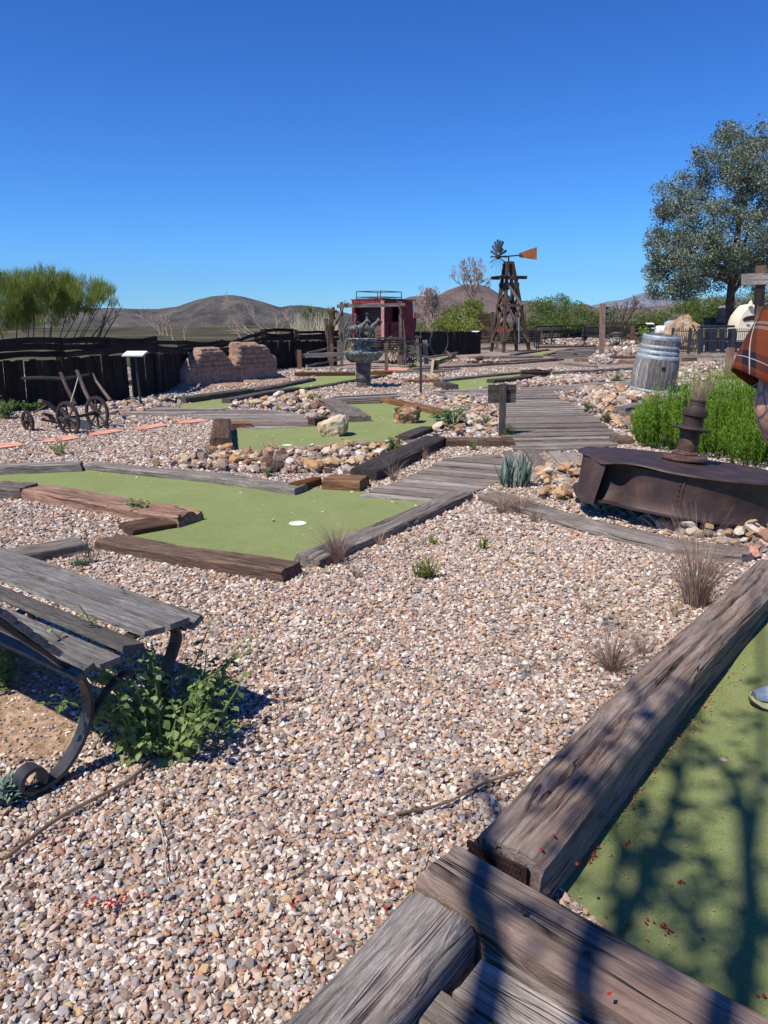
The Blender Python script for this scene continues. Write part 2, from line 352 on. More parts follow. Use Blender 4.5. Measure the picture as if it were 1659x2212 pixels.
# hills
def hillmat(name, c1, c2, c3, sc):
    m, nt, b = newmat(name); T = NT(nt); oc = T.n('ShaderNodeTexCoord').outputs['Object']
    oc = T.mapn(oc, (1, .35, 1)); f = T.noise(oc, sc, 8, .75)
    c = T.ramp(f, [(.38, c1), (.5, c2), (.64, c3)])
    v = T.n('ShaderNodeTexVoronoi'); T.l(oc, v.inputs['Vector']); v.inputs['Scale'].default_value = sc*32; v.inputs['Randomness'].default_value = 1
    c = T.mix(T.ramp(v.outputs['Distance'], [(.25, (.9,)*3), (.5, (0, 0, 0))]), c, tuple(x*.35 for x in c1))
    T.l(c, b.inputs['Base Color']); b.inputs['Roughness'].default_value = 1; b.inputs['Specular IOR Level'].default_value = 0
    T.l(T.bump(f, .6, 5), b.inputs['Normal']); return m
M['hill'] = hillmat('scrubby_hill', (.048, .045, .038), (.10, .091, .076), (.17, .153, .125), .03)
M['hill2'] = hillmat('brown_hill', (.10, .065, .045), (.175, .12, .085), (.24, .17, .12), .014)
M['mount'] = hillmat('far_mountain', (.16, .15, .13), (.22, .20, .17), (.28, .25, .21), .0015)
# ================================================================ SETTING
def gh(x, y):
    t = min(max((y - 45)/700, 0), 1); return -16*t*t*(3 - 2*t)*(1.0 if x < 30 else max(.35, 1 - (x - 30)/400))
mb = MB()
ys = [-60, -20, -5, 0] + [2*i for i in range(1, 24)] + [48, 55, 65, 80, 100, 130, 170, 220, 300, 400, 550, 750, 1000, 1500, 2500, 5000, 8000]
xs = [-6800, -4000, -2000, -1000, -600, -400, -250, -150, -90, -50, -25, -12, -6, -3, 0, 3, 6, 12, 25, 50, 90, 150, 250, 400, 600, 1000, 2000, 4000, 6800]
vs = [(x, y, gh(x, y) + (noise.noise(Vector((x*.01, y*.01, 0)))*2.5 if y > 90 else 0)) for y in ys for x in xs]
nx = len(xs)
mb.add(vs, [(j*nx + i, j*nx + i + 1, (j + 1)*nx + i + 1, (j + 1)*nx + i) for j in range(len(ys) - 1) for i in range(nx - 1)])
tag(mb.build('ground', M['ground'], loc=(0, 0, 0)), kind='structure')
def ridge(name, prof, D, depth, mat, base=-20, amp=1.0, ns=.01, mn=90):
    """hill range: silhouette given in picture columns, turned into real terrain D metres away"""
    us = np.linspace(prof[0][0], prof[-1][0], mn); vv = np.interp(us, [p[0] for p in prof], [p[1] for p in prof])
    mb = MB(); vs = []; rows = 26
    for j in range(rows):
        t = j/(rows - 1)                      # 0 front foot, .5 crest, 1 back foot
        prof_t = sin(pi*t)**1.3
        for i in range(mn):
            top = V(us[i], vv[i], D)
            y = D + (t - .5)*depth*(1 + .15*nz((us[i]*.02, 3, 1)))
            x = top.x*y/D
            hgt = (top.z - base)*prof_t
            q = Vector((x, y, 0))
            rd = (noise.fractal(q*ns, 1.0, 2.0, 5))*amp*hgt*.16*(abs(t - .5)*2)**.6
            vs.append((x, y, base + hgt + rd + (noise.noise(q*ns*6)*amp*(top.z - base)*.008)))
    mb.add(vs, [(j*mn + i, j*mn + i + 1, (j + 1)*mn + i + 1, (j + 1)*mn + i) for j in range(rows - 1) for i in range(mn - 1)])
    return tag(mb.build(name, mat, loc=(0, 0, 0), smooth=True), kind='structure')
ridge('hills', [(-500, 700), (-200, 668), (0, 672), (150, 668), (235, 665), (300, 668), (340, 668), (385, 662), (420, 650), (455, 641), (500, 637), (530, 642), (570, 652), (605, 664), (625, 660), (650, 659), (690, 663), (720, 670), (760, 679), (850, 690), (960, 700)],
      900, 700, M['hill'], base=-18, ns=.006, mn=180)
ridge('hills', [(700, 700), (800, 668), (865, 650), (885, 642), (915, 641), (945, 641), (965, 630), (1000, 618), (1030, 616), (1055, 622), (1080, 637), (1100, 650), (1150, 651), (1185, 655), (1230, 664), (1255, 656), (1265, 656), (1285, 664), (1320, 668), (1400, 664), (1450, 658), (1560, 664), (1700, 655), (2100, 680)],
      1900, 1300, M['hill2'], base=-18, ns=.003, mn=180)
ridge('mountains', [(1150, 690), (1240, 680), (1280, 660), (1310, 652), (1345, 648), (1385, 634), (1405, 629), (1430, 640), (1470, 648), (1560, 640), (1700, 650), (2000, 690)],
      6000, 3000, M['mount'], base=-40, ns=.0008, mn=120)
hz = MB(); hz.add([(x, y, z) for z in (-70, 420) for y in (-80, 8200) for x in (-7000, 7000)], [(0, 2, 3, 1), (4, 5, 7, 6), (0, 1, 5, 4), (1, 3, 7, 5), (3, 2, 6, 7), (2, 0, 4, 6)])
m = bpy.data.materials.new('air_haze'); m.use_nodes = True; nt = m.node_tree; nt.nodes.clear()
pv = nt.nodes.new('ShaderNodeVolumePrincipled'); ou = nt.nodes.new('ShaderNodeOutputMaterial'); nt.links.new(pv.outputs[0], ou.inputs['Volume'])
pv.inputs['Color'].default_value = (.34, .58, 1, 1); pv.inputs['Density'].default_value = 7.0e-5; pv.inputs['Anisotropy'].default_value = 0
HAZE = tag(hz.build('haze', m, loc=(0, 0, 0)), kind='stuff')

def poly(pts, z=0.0): return [G(*p, z) for p in pts]
def inpoly(px, py, pl):
    r = np.zeros(len(px), bool); n = len(pl)
    for i in range(n):
        x1, y1 = pl[i][0], pl[i][1]; x2, y2 = pl[(i + 1) % n][0], pl[(i + 1) % n][1]
        c = ((y1 > py) != (y2 > py)); xx = (x2 - x1)*(py - y1)/((y2 - y1) if y2 != y1 else 1e-9) + x1
        r ^= c & (px < xx)
    return r
NOGRAVEL = []
GREENS = [
 [(-120, 1050), (0, 1026), (176, 1012), (350, 1030), (640, 1066), (700, 1050), (780, 1060), (925, 1082), (930, 1095), (650, 1222), (560, 1230), (240, 1175), (290, 1155), (385, 1140), (430, 1120), (330, 1085), (90, 1048), (-120, 1066)],
 [P2(390, 805), P2(400, 630), P2(620, 615), P2(1000, 585), P2(1240, 560), P2(1240, 470), P2(1130, 425), P2(1480, 425), P2(1659, 470), P3(640, 520), P3(600, 640), P3(400, 700), P3(230, 730), P3(0, 755), P2(640, 795)],
 [P2(30, 450), P2(-60, 478), P2(372, 478), P2(385, 415), P2(900, 348), P2(1290, 262), P2(1560, 236), P2(1560, 222), P2(1010, 240), P2(1000, 265), P2(640, 320), P2(430, 375)],
 [cK(1060, 520), cK(1240, 640), cL(0, 835), cL(240, 812), cL(320, 750), cL(820, 705), cL(1270, 685), cL(1270, 640), cL(900, 620), cL(0, 680), cK(1280, 470)],
 [cL(780, 398), cL(960, 340), cL(1190, 333), cL(1100, 370), cL(1020, 405)],
 [P4(590, 315), P4(830, 285), P4(1080, 228), P4(1250, 400), P4(760, 440)],
 [(1130, 1842), (1660, 1262), (1800, 1130), (2600, 1200), (3200, 2300), (1560, 2400), (1400, 2090)],
 [cK(900, 90), cK(1200, 75), cK(1230, 120), cK(900, 175)],
]
for i, g in enumerate(GREENS):
    pl = poly(g, .012); NOGRAVEL.append(pl); mb = MB(); mb.add(pl, [tuple(range(len(pl)))])
    tag(mb.build('putting_turf', M['turf'], loc=(pl[0].x, pl[0].y, 0)), kind='structure')

# ------------------------------------------------- boardwalks (planks cut to an outline)
def clip(pl, n, d):
    out = []
    for i in range(len(pl)):
        a = pl[i]; b = pl[(i + 1) % len(pl)]; da = a.dot(n) - d; db = b.dot(n) - d
        if da >= 0: out.append(a)
        if (da >= 0) != (db >= 0): out.append(a + (b - a)*(da/(da - db)))
    return out
def deck(mb, pts, d0, d1, pitch=.14, z=.03, th=.03, gap=.008, jz=.006, jag=.0):
    pl = [Vector((p.x, p.y)) for p in poly(pts, z)]; NOGRAVEL.append(pl)
    a = G(*d0, z); b = G(*d1, z); d = Vector((b.x - a.x, b.y - a.y)).normalized(); n = Vector((-d.y, d.x))
    lo = min(p.dot(n) for p in pl); hi = max(p.dot(n) for p in pl); k = lo
    while k < hi:
        wv = pitch*random.uniform(.9, 1.08)
        q = clip(pl, n, k + gap/2); q = clip(q, -n, -(k + wv - gap/2)) if len(q) > 2 else q
        if len(q) > 2:
            dz = random.uniform(-jz, jz); o = fresh(); sl = random.uniform(-.004, .004); jo = random.uniform(-jag, jag)
            q3 = [Vector((p.x, p.y, z + dz - th + sl*p.dot(d))) + Vector((d.x, d.y, 0))*jo for p in q]
            mb.prism(q3, (0, 0, th), wcf=lambda p: o + Vector((p.x*d.x + p.y*d.y, p.x*n.x + p.y*n.y, p.z)))
        k += wv
def deckobj(parts, **k):
    mb = MB()
    for pts, d0, d1 in parts: deck(mb, pts, d0, d1, **k)
    return tag(mb.build('boardwalk', M['w_deck']), kind='structure')
# main walk: lower fan, diagonal corner, straight run to the bend, top fan to the right
deckobj([([P3(30, 1105), P3(360, 975), P3(640, 850), P3(790, 825), P3(1060, 812), P3(1120, 960), P3(900, 1062), P3(620, 1150)], P3(160, 1030), P3(700, 1080)),
         ([P3(1070, 800), P3(1150, 778), (1300, 972), P4(420, 760), P4(200, 760), P3(1400, 1010), P3(1130, 960)], P3(1400, 800), P3(1560, 1000)),
         ([P3(1150, 776), P3(1060, 690), P3(1050, 500), P3(1020, 450), P3(960, 380), P3(1180, 340), P3(1420, 345), P3(1560, 440), P4(400, 345), P4(600, 500), P4(560, 560), (1290, 970)], P3(1100, 700), P3(1659, 690)),
         ([P3(1180, 338), P3(1240, 325), cE(800, 1250), cE(1090, 1225), cE(1090, 1320), cE(560, 1335), P3(1420, 343)], cE(100, 1290), cE(700, 1310)),
         ([cK(640, 700), cK(1240, 642), cK(1659, 612), P3(960, 318), P3(1180, 338), P3(960, 378), cK(1420, 748), cK(1000, 742), cK(300, 735), cK(0, 710), cK(0, 690)], cK(700, 700), cK(1500, 690))], jag=.01)
deckobj([([P2(40, 525), P2(380, 480), P2(560, 482), P2(890, 515), P2(1000, 598), P2(560, 620), P2(350, 572)], P2(380, 560), P2(960, 560)),
         ([P1(870, 525), P1(1010, 465), P2(370, 477), P2(60, 523)], P1(900, 500), P2(200, 500))], z=.028)
deckobj([([P2(1130, 395), P2(1480, 375), P2(1620, 378), P2(1470, 432), P2(1200, 440)], P2(1200, 420), P2(1500, 405))])
deckobj([([cK(220, 330), cK(560, 322), cK(1230, 288), cK(1300, 300), cK(900, 385), cK(330, 400)], cK(300, 370), cK(1100, 330))], z=.026)
deckobj([([cL(1180, 360), cL(1400, 315), cL(1659, 300), cE(740, 890), cE(660, 935), cE(560, 1000), cE(260, 1010), cL(1050, 405)], cL(1200, 400), cL(1659, 380))], z=.026)
# near planks bottom right
mb = MB()
deck(mb, [(905, 2260), Q6(1010, 1632), Q6(1165, 1410), Q6(1205, 1380), Q6(1430, 1095), Q7(500, 1330), Q7(960, 1640), (1700, 2400), (1400, 2600)], Q6(1430, 1095), Q7(900, 1590), pitch=.145, z=.075, th=.04, gap=.016, jz=.004, jag=.012)
tag(mb.build('boardwalk', M['w_deck']), kind='structure')
pl = poly([(-200, 1330), (60, 1345), (120, 1420), (130, 1500), (190, 1600), (130, 1640), (60, 1640), (-200, 1600)], .004); mb = MB(); mb.add(pl, [tuple(range(len(pl)))]); DIRT = pl
tag(mb.build('dirt_patch', M['dirt'], loc=(pl[0].x, pl[0].y, 0)), kind='structure')
# pavers
for k, q in enumerate([[cA(-80, 1575), cA(150, 1555), cA(195, 1578), cA(-60, 1612)], [cA(470, 1510), cA(600, 1495), cA(655, 1518), cA(500, 1545)], [cA(360, 1530), cA(440, 1520), cA(470, 1545), cA(350, 1555)],
          [cA(720, 1475), cA(950, 1445), cA(1000, 1462), cA(760, 1500)], [cA(1085, 1432), cA(1310, 1398), cA(1385, 1412), cA(1130, 1455)], [cA(1440, 1385), cA(1640, 1360), cA(1700, 1378), cA(1480, 1402)]]):
    pl = poly(q, 0); NOGRAVEL.append(pl); mb = MB(); mb.prism(pl, (0, 0, .03))
    lab = ['terracotta stepping slab at the far left end of the row', 'terracotta slab just right of the leafy weed, beside the small gap', 'small half buried terracotta slab behind the leafy weed', 'terracotta slab in front of the broken wagon wheels',
           'terracotta slab midway between the wagon wheels and the boardwalk', 'terracotta stepping slab nearest the boardwalk corner'][k]
    tag(mb.build('stepping_slab', M['paver']), lab, 'paving slab', 'terracotta stepping slabs across the gravel')
pl = poly([cC(780, 1010), cC(1130, 1010), cC(1150, 1040), cC(960, 1045), cC(730, 1045)], .02); NOGRAVEL.append(pl); mb = MB(); mb.add(pl, [tuple(range(len(pl)))])
tag(mb.build('dirt_path', M['paver']), kind='structure')

# ------------------------------------------------- timbers
def hh(u, vt, vb): g = G(u, vb); return V(u, vt, g.y).z
def timber(name, pts, h, w, mat, label, z0=0, back=1, cracks=(), rough=.012, cs=.07, group='sleeper timbers edging the course', bow=0, nn=None, ret=False, ccut=0, warp=.015):
    """pts: display points of the front base line, body lies behind it"""
    P = [G(*p, z0) if not isinstance(p, Vector) else p for p in pts]
    d = (P[-1] - P[0]); d.z = 0; L = d.length; d = d/L; n = Vector((-d.y, d.x, 0))
    mid = (P[0] + P[-1])/2
    if n.dot(Vector((mid.x, mid.y, 0))) < 0: n = -n
    n = n*back
    seg = max(4, int(L/cs)); prof = []
    K = nn or 5; r = min(w, h)*.16
    # cross-section loop (a across 0..w, b height -0.04..h)
    def lin(a0, b0, a1, b1, k): return [(a0 + (a1 - a0)*i/k, b0 + (b1 - b0)*i/k) for i in range(k)]
    loop = lin(0, -.04, 0, h - r, K) + lin(0, h - r, r, h, 2) + lin(r, h, w - r, h, K + 1) + lin(w - r, h, w, h - r, 2) + lin(w, h - r, w, -.04, K) + [(w, -.04)]
    o = fresh(); vs = []; wc = []; nl = len(loop)
    zmax = sum(h for _ in [0])
    for i in range(seg + 1):
        t = i/seg; s = t*(len(P) - 1); j = min(int(s), len(P) - 2); fr = s - j
        base = P[j].lerp(P[j + 1], fr)
        wob = nz((t*L*.7 + o.x, 1, 2))*warp
        for a, b in loop:
            q = base + n*(a + wob) + Vector((0, 0, b + (bow*4*t*(1 - t)) + nz((t*L*.6 + o.y, 5, 2))*warp*.7*(1 if b > 0 else 0)))
            c3 = Vector((t*L, a, b))
            grain = noise.noise(Vector((c3.x*.9 + o.x, a*34, b*34 + o.y)))
            lump = noise.noise(Vector((c3.x*3 + o.x, a*7, b*7 + o.z)))
            ck = noise.noise(Vector((c3.x*.7 + o.z, a*17 + 3, b*17)))
            ck = -max(0, 1 - abs(ck)/.07)*max(0, min(1, .3 + noise.noise(Vector((c3.x*1.2, a*3 + o.x, 0)))*2))
            dirv = Vector((0, 0, 0))
            if b >= h - r - 1e-5: dirv += Vector((0, 0, 1))
            if a <= 1e-5: dirv -= n
            if a >= w - 1e-5: dirv += n
            q += dirv*((grain*.5 + lump*.7)*rough + ck*rough*1.3)
            for (a0c, a1c, t0c, t1c, dc, wc_) in cracks:
                if b >= h - r - 1e-5 and t0c < t < t1c:
                    tt = (t - t0c)/(t1c - t0c); ac = w*(a0c + (a1c - a0c)*tt) + .012*nz((t*L*5 + t0c*50, 2, 8)) + .02*nz((t*L*1.3 + t0c*50, 4, 8)); q -= Vector((0, 0, 1))*dc*min(1, 6*tt, 6*(1 - tt))*math.exp(-((a - ac)/wc_)**2)
            if i in (0, seg): q += d*(nz(c3*20 + o)*.012 + (-.008 if i else .008)*(1 if b > h*.8 else 0))
            vs.append(q); wc.append(o + c3)
    fs = []
    for i in range(seg):
        for k in range(nl - 1):
            fs.append((i*nl + k, (i + 1)*nl + k, (i + 1)*nl + k + 1, i*nl + k + 1))
    fs.append(tuple(range(nl))); fs.append(tuple(seg*nl + k for k in range(nl - 1, -1, -1)))
    mb = MB(); mb.add(vs, fs, wc)
    NOGRAVEL.append([P[0] - n*.0, P[-1] - n*.0, P[-1] + n*w, P[0] + n*w])
    if ret: return mb
    return tag(mb.build(name, mat, smooth=35), label, 'timber', group)
def tm(pts, hp, w, mat, label, **k):
    """hp: front face height in picture pixels, at the nearer end"""
    e = max(pts, key=lambda p: p[1]); h = hh(e[0], e[1] - hp, e[1])
    return timber('sleeper_timber', pts, h, w, M[mat], label, **k)
tm([(-60, 1032), (176, 1021)], 20, .2, 'w_grey', 'pale grey timber along the top left edge of the big turf, leftmost piece')
tm([P1(596, 930), P2(200, 1022), P2(850, 1118)], 17, .2, 'w_grey', 'long grey timber with a furry split edge along the back of the big turf')
tm([P2(870, 1100), P2(1046, 1040)], 22, .1, 'w_orange', 'dark brown wedge shaped timber stub behind the long grey timber end')
tm([P2(1050, 1072), P2(1325, 1090)], 26, .26, 'w_orange', 'short orange brown timber block at the foot of the lower boardwalk')
tm([P3(150, 1015), P3(420, 880), P3(660, 752)], 28, .27, 'w_dark', 'thick dark charred timber running away up to the rocks beside the lower boardwalk', rough=.02)
tm([P3(655, 762), P3(1155, 765)], 17, .22, 'w_brown', 'brown timber lying across in front of the square sign post')
tm([(205, 1190), (400, 1228), (612, 1263)], 27, .21, 'w_brown', 'long brown timber along the near edge of the big turf', rough=.015)
tm([P1(960, 1412), P1(1290, 1352)], 15, .26, 'w_brown', 'short brown timber tucked under the end of the split reddish timber')
tm([P1(160, 1145), P1(700, 1245), P1(1300, 1352)], 27, .26, 'w_red', 'reddish timber with a long open split on top jutting into the big turf', rough=.028)
tm([P1(-120, 1125), P1(152, 1146)], 26, .24, 'w_grey', 'grey timber end at the left edge meeting the reddish split timber')
tm([P1(-60, 1672), P1(655, 1530)], 26, .22, 'w_grey', 'grey timber lying behind the bench seat at the left edge', rough=.015)
tm([(690, 1232), (860, 1155), (1022, 1080)], 24, .19, 'w_grey', 'long grey timber between the big turf and the gravel field', rough=.014)
tm([(1034, 1084), (1215, 1143), (1437, 1200), (1604, 1222)], 21, .24, 'w_grey', 'long bent grey timber running from the turf corner in front of the rusty tank', rough=.016)
timber('sleeper_timber', [G(*P2(235, 800)), G(*P2(262, 640))], .17, .24, M['w_brown'], 'thick reddish timber pointing away at the left end of the boulder turf', back=-1)
tm([P2(395, 630), P2(545, 622)], 14, .2, 'w_orange', 'short orange timber block at the edge of the left boardwalk')
tm([P2(1010, 440), P2(1130, 500), P2(1242, 582)], 14, .34, 'w_grey', 'grey hollowed timber beside the pale boulder on the turf', rough=.03)
tm([P2(996, 612), P2(1095, 592)], 18, .12, 'w_brown', 'small upright timber stub behind the pale boulder')
tm([P3(180, 437), P3(400, 485), P3(640, 545)], 13, .2, 'w_orange', 'orange brown timber behind the dark rough boulder')
tm([P3(395, 722), P3(570, 645)], 12, .2, 'w_dark', 'dark timber at the right tip of the boulder turf')
tm([P3(400, 745), P3(520, 728)], 8, .12, 'w_grey', 'pale timber splinter lying at the right tip of the boulder turf')
tm([P2(290, 815), P2(800, 785), P2(1500, 748)], 5, .1, 'w_grey', 'thin low grey timber along the near edge of the boulder turf')
tm([P2(60, 445), P2(560, 374)], 14, .25, 'w_dark', 'black timber in front of the adobe wall, left piece')
tm([P2(560, 374), P2(1003, 280)], 9, .22, 'w_dark', 'black timber in front of the adobe wall, right piece with rounded end')
tm([P2(385, 445), P2(640, 395), P2(900, 354)], 11, .2, 'w_dark', 'black timber between the rock bed and the long narrow turf, near piece')
tm([P2(900, 354), P2(1520, 247)], 5, .2, 'w_dark', 'black timber along the narrow turf behind the fountain, far piece')
tm([P2(850, 247), P2(1290, 242)], 9, .2, 'w_brown', 'brown timber left of the fountain at the head of the narrow turf')
tm([P2(1400, 237), P2(1570, 233)], 9, .2, 'w_orange', 'yellow grained timber right of the fountain pedestal')
tm([P2(915, 206), P2(1500, 196)], 5, .2, 'w_grey', 'low grey timber under the rail fence left of the fountain')
tm([cK(860, 596), cK(1050, 652)], 12, .3, 'w_dark', 'dark timber block beside the pile of pale rocks')
tm([cK(440, 542), cK(1005, 522)], 8, .25, 'w_orange', 'brown timber behind the yellow stake')
tm([cK(1005, 526), cK(1659, 452), cL(880, 628)], 7, .2, 'w_grey', 'long grey timber along the back of the turf with the iron rim')
tm([(1193, 810), (1280, 806), (1370, 800)], 8, .2, 'w_grey', 'grey timber between the iron rim and the barrel')
tm([cL(320, 768), cL(820, 718)], 9, .22, 'w_dark', 'dark timber behind the square sign board')
tm([(1225, 813), (1368, 808)], 5, .2, 'w_brown', 'low brown timber in the rock bed left of the barrel')
tm([cL(0, 545), cL(600, 512), cL(1230, 462)], 5, .22, 'w_grey', 'pale topped long timber behind the far gravel strip')
tm([cL(575, 500), cL(1150, 474)], 7, .2, 'w_brown', 'brown grained timber with a dark left end past the gravel strip')
tm([cL(-20, 500), cL(575, 492)], 4, .2, 'w_brown', 'thin brown timber left of the dark ended one in the distance')
tm([cL(0, 445), cL(955, 432)], 6, .22, 'w_grey', 'pale timber in front of the windmill gravel')
tm([cL(575, 402), cL(1040, 334)], 4, .2, 'w_dark', 'dark slanting timber right of the windmill')
tm([cL(870, 302), cL(1659, 290)], 4, .2, 'w_brown', 'brown timber in front of the far rail fence')
tm([cL(1020, 408), cL(1230, 350), cL(1380, 322)], 4, .2, 'w_dark', 'dark timber along the right side of the smallest turf')
tm([cL(1150, 512), cL(1600, 562)], 5, .2, 'w_grey', 'grey timber slanting down right towards the barrel bed')
tm([cE(440, 1032), cE(1120, 1062)], 8, .2, 'w_brown', 'dark brown timber leading to the left side of the barrel')
tm([cE(790, 1003), cE(1140, 1003)], 6, .18, 'rust2', 'rusty red brown rail on the rocks left of the barrel')
tm([cE(1000, 1590), cE(1600, 1462)], 11, .2, 'w_grey', 'grey brown timber in front of the barrel')
tm([P4(545, 362), P4(705, 442)], 17, .25, 'w_drift', 'gnarled grey log beside the green shrub', rough=.03)
tm([P4(560, 560), P4(690, 556)], 16, .2, 'w_brown', 'square timber stub behind the rusty tank at the boardwalk edge')
tm([cF(720, 1172), cF(885, 1166)], 9, .25, 'w_orange', 'orange brown timber block right of the barrel')
tm([cF(720, 1132), cF(1220, 1136)], 8, .3, 'w_grey', 'long pale timber below the iron railing')
tm([cF(1070, 1368), cF(1420, 1372)], 8, .2, 'w_brown', 'brown timber behind the bright green shrub')
tm([cF(650, 1480), cF(790, 1462)], 7, .2, 'w_dark', 'dark timber just right of the barrel foot')
tm([cK(510, 335), cK(1320, 282), cK(1659, 264)], 5, .22, 'w_brown', 'long brown timber behind the small far boardwalk')
# three big foreground timbers
def corners(name, A0, A1, B0, B1, h, mat, label, **k):
    """top face corners in the picture: A edge (start,end) and B edge at height h"""
    a0, a1, b0 = G(*A0, h), G(*A1, h), G(*B0, h)
    d = (a1 - a0).normalized(); n = Vector((-d.y, d.x, 0)); w = (b0 - a0).dot(n)
    return a0, a1, abs(w), (1 if w > 0 else -1)
HT = .165
a0, a1, wv, sg = corners('', (1018, 1797), (1634, 1203), (1168, 1858), (1659, 1315), HT, None, '')
print('T1 width', wv, (a1 - a0).length)
a0.z = a1.z = 0
mid = (a0 + a1)/2; d = (a1 - a0).normalized(); n = Vector((-d.y, d.x, 0)); bk = 1 if n.dot(mid) > 0 else -1
BIG1 = timber('sleeper_timber', [a0, (a0 + a1)/2 + n*.01, a1], HT, wv, M['w_pink'], 'big brown grey cracked timber in the right foreground beside the shaded turf', back=sg*bk, cs=.02, nn=34, rough=.010, warp=.035, cracks=[(.45, .62, .04, .62, .02, .006), (.60, .55, .0, .22, .015, .005), (.75, .62, .02, .35, .010, .004), (.25, .3, .3, .6, .012, .004), (.5, .45, .58, .97, .018, .005), (.8, .7, .4, .8, .010, .004), (.3, .22, .7, .95, .010, .004), (.15, .22, .05, .28, .010, .004), (.35, .42, .02, .18, .012, .004)])
BIG1AX = (a0.copy(), d.copy(), n*sg, wv)
a0, a1, wv, sg = corners('', (985, 1812), (1900, 2305), (890, 1894), (1, 1), .155, None, '')
print('T2 width', wv, (a1 - a0).length)
a0.z = a1.z = 0; mid = (a0 + a1)/2; d = (a1 - a0).normalized(); n = Vector((-d.y, d.x, 0)); bk = 1 if n.dot(mid) > 0 else -1
timber('sleeper_timber', [a0, a1], .155, wv, M['w_pink'], 'nearest timber crossing the bottom right corner, with nail holes and a rotten knot', back=sg*bk, cs=.02, nn=9, rough=.008, warp=.02)
a0, a1, wv, sg = corners('', Q6(920, 800), (430, 2360), Q6(1340, 985), (1, 1), .15, None, '')
print('T3 width', wv, (a1 - a0).length)
a0.z = a1.z = 0; mid = (a0 + a1)/2; d = (a1 - a0).normalized(); n = Vector((-d.y, d.x, 0)); bk = 1 if n.dot(mid) > 0 else -1
timber('sleeper_timber', [a0, a1], .15, wv, M['w_grey'], 'flaking grey timber at the bottom centre edge below the crossing timber', back=sg*bk, cs=.016, nn=10, rough=.014)
# perforated bracket at the end of the big timber
A = BIG1AX; e = A[0]; mb = MB(); ax = -A[1]; nn_ = A[2]
e = e + ax*.012
rows, cols = 6, 17; Wd = A[3]*.86; Hh = .095; z0 = .05
for r in range(rows):
    z = z0 + Hh*(r/(rows - 1)); mb.beam(e + Vector((0, 0, z)), e + nn_*Wd + Vector((0, 0, z)), .003, .0065)
for c_ in range(cols):
    s = c_/(cols - 1)
    for r in range(rows - 1):
        so_ = (.5/(cols - 1))*(r % 2)
        p = e + nn_*Wd*min(1, s + so_*1) + Vector((0, 0, z0 + Hh*(r/(rows - 1)))); mb.beam(p, p + Vector((0, 0, Hh/(rows - 1))), .010, .0028)
mb.beam(e + nn_*Wd + Vector((0, 0, z0 - .005)), e + nn_*Wd + Vector((0, 0, z0 + Hh + .005)), .004, .012)
tag(mb.build('perforated_bracket', M['rust2']), 'rusty perforated metal strip nailed to the end of the big foreground timber', 'bracket')
# ================================================================ ROCKS AND GRAVEL
def rockmesh(name, seed, flat=.65, sub=2, mats=None, rough=.35):
    import bmesh
    rr = random.Random(seed); bm = bmesh.new()
    pts = []
    for i in range(22):
        z = rr.uniform(-1, 1); a = rr.uniform(0, 2*pi); r = sqrt(1 - z*z); k = rr.uniform(.72, 1.12)
        pts.append(bm.verts.new((cos(a)*r*k, sin(a)*r*k*rr.uniform(.75, .9), z*k*flat)))
    res = bmesh.ops.convex_hull(bm, input=pts)
    bmesh.ops.delete(bm, geom=list({e for e in res['geom_interior'] + res['geom_unused'] if isinstance(e, bmesh.types.BMVert)}), context='VERTS')
    if sub:
        bmesh.ops.triangulate(bm, faces=bm.faces[:])
        bmesh.ops.subdivide_edges(bm, edges=bm.edges[:], cuts=sub, use_grid_fill=True)
        for v in bm.verts:
            n = v.co.normalized(); v.co += n*(noise.fractal(v.co*2.2 + Vector((seed, 0, 0)), 1, 2, 4))*rough*.35
    me = bpy.data.meshes.new(name); bm.to_mesh(me); bm.free()
    if mats: me.materials.append(mats)
    return me
def domemesh(name, seed, mat, n=64, amp=.2):
    mb = MB(); vs = []; rows = n//2
    for j in range(rows + 1):
        ph = pi*j/rows
        for i in range(n):
            a = 2*pi*i/n; d = Vector((cos(a)*sin(ph), sin(a)*sin(ph), cos(ph)))
            cell = noise.voronoi(d*2.3 + Vector((seed, 0, 0)))[0]; k = 1 + amp*noise.fractal(d*1.6 + Vector((seed, 3, 0)), 1, 2, 6) + amp*.5*(cell[0] - .4) - amp*.35*max(0, .1 - (cell[1] - cell[0]))*5
            q = d*k; vs.append((q.x, q.y, q.z*(.9 if q.z > 0 else .6)))
    me = bpy.data.meshes.new(name); me.from_pydata(vs, [], [(j*n + i, j*n + (i + 1) % n, (j + 1)*n + (i + 1) % n, (j + 1)*n + i) for j in range(rows) for i in range(n)]); me.materials.append(mat); me.update(); return me
ROCKS = [rockmesh('rock', 100 + i, flat=random.uniform(.5, .8), sub=2, mats=M['rock'], rough=.16) for i in range(12)]
def randpts(pl, n):
    P = np.array([(p[0], p[1]) for p in pl]); lo, hi = P.min(0), P.max(0); out = np.zeros((0, 2))
    while len(out) < n:
        q = RNG.uniform(lo, hi, (n*3, 2)); q = q[inpoly(q[:, 0], q[:, 1], pl)]; out = np.vstack([out, q])
    return out[:n]
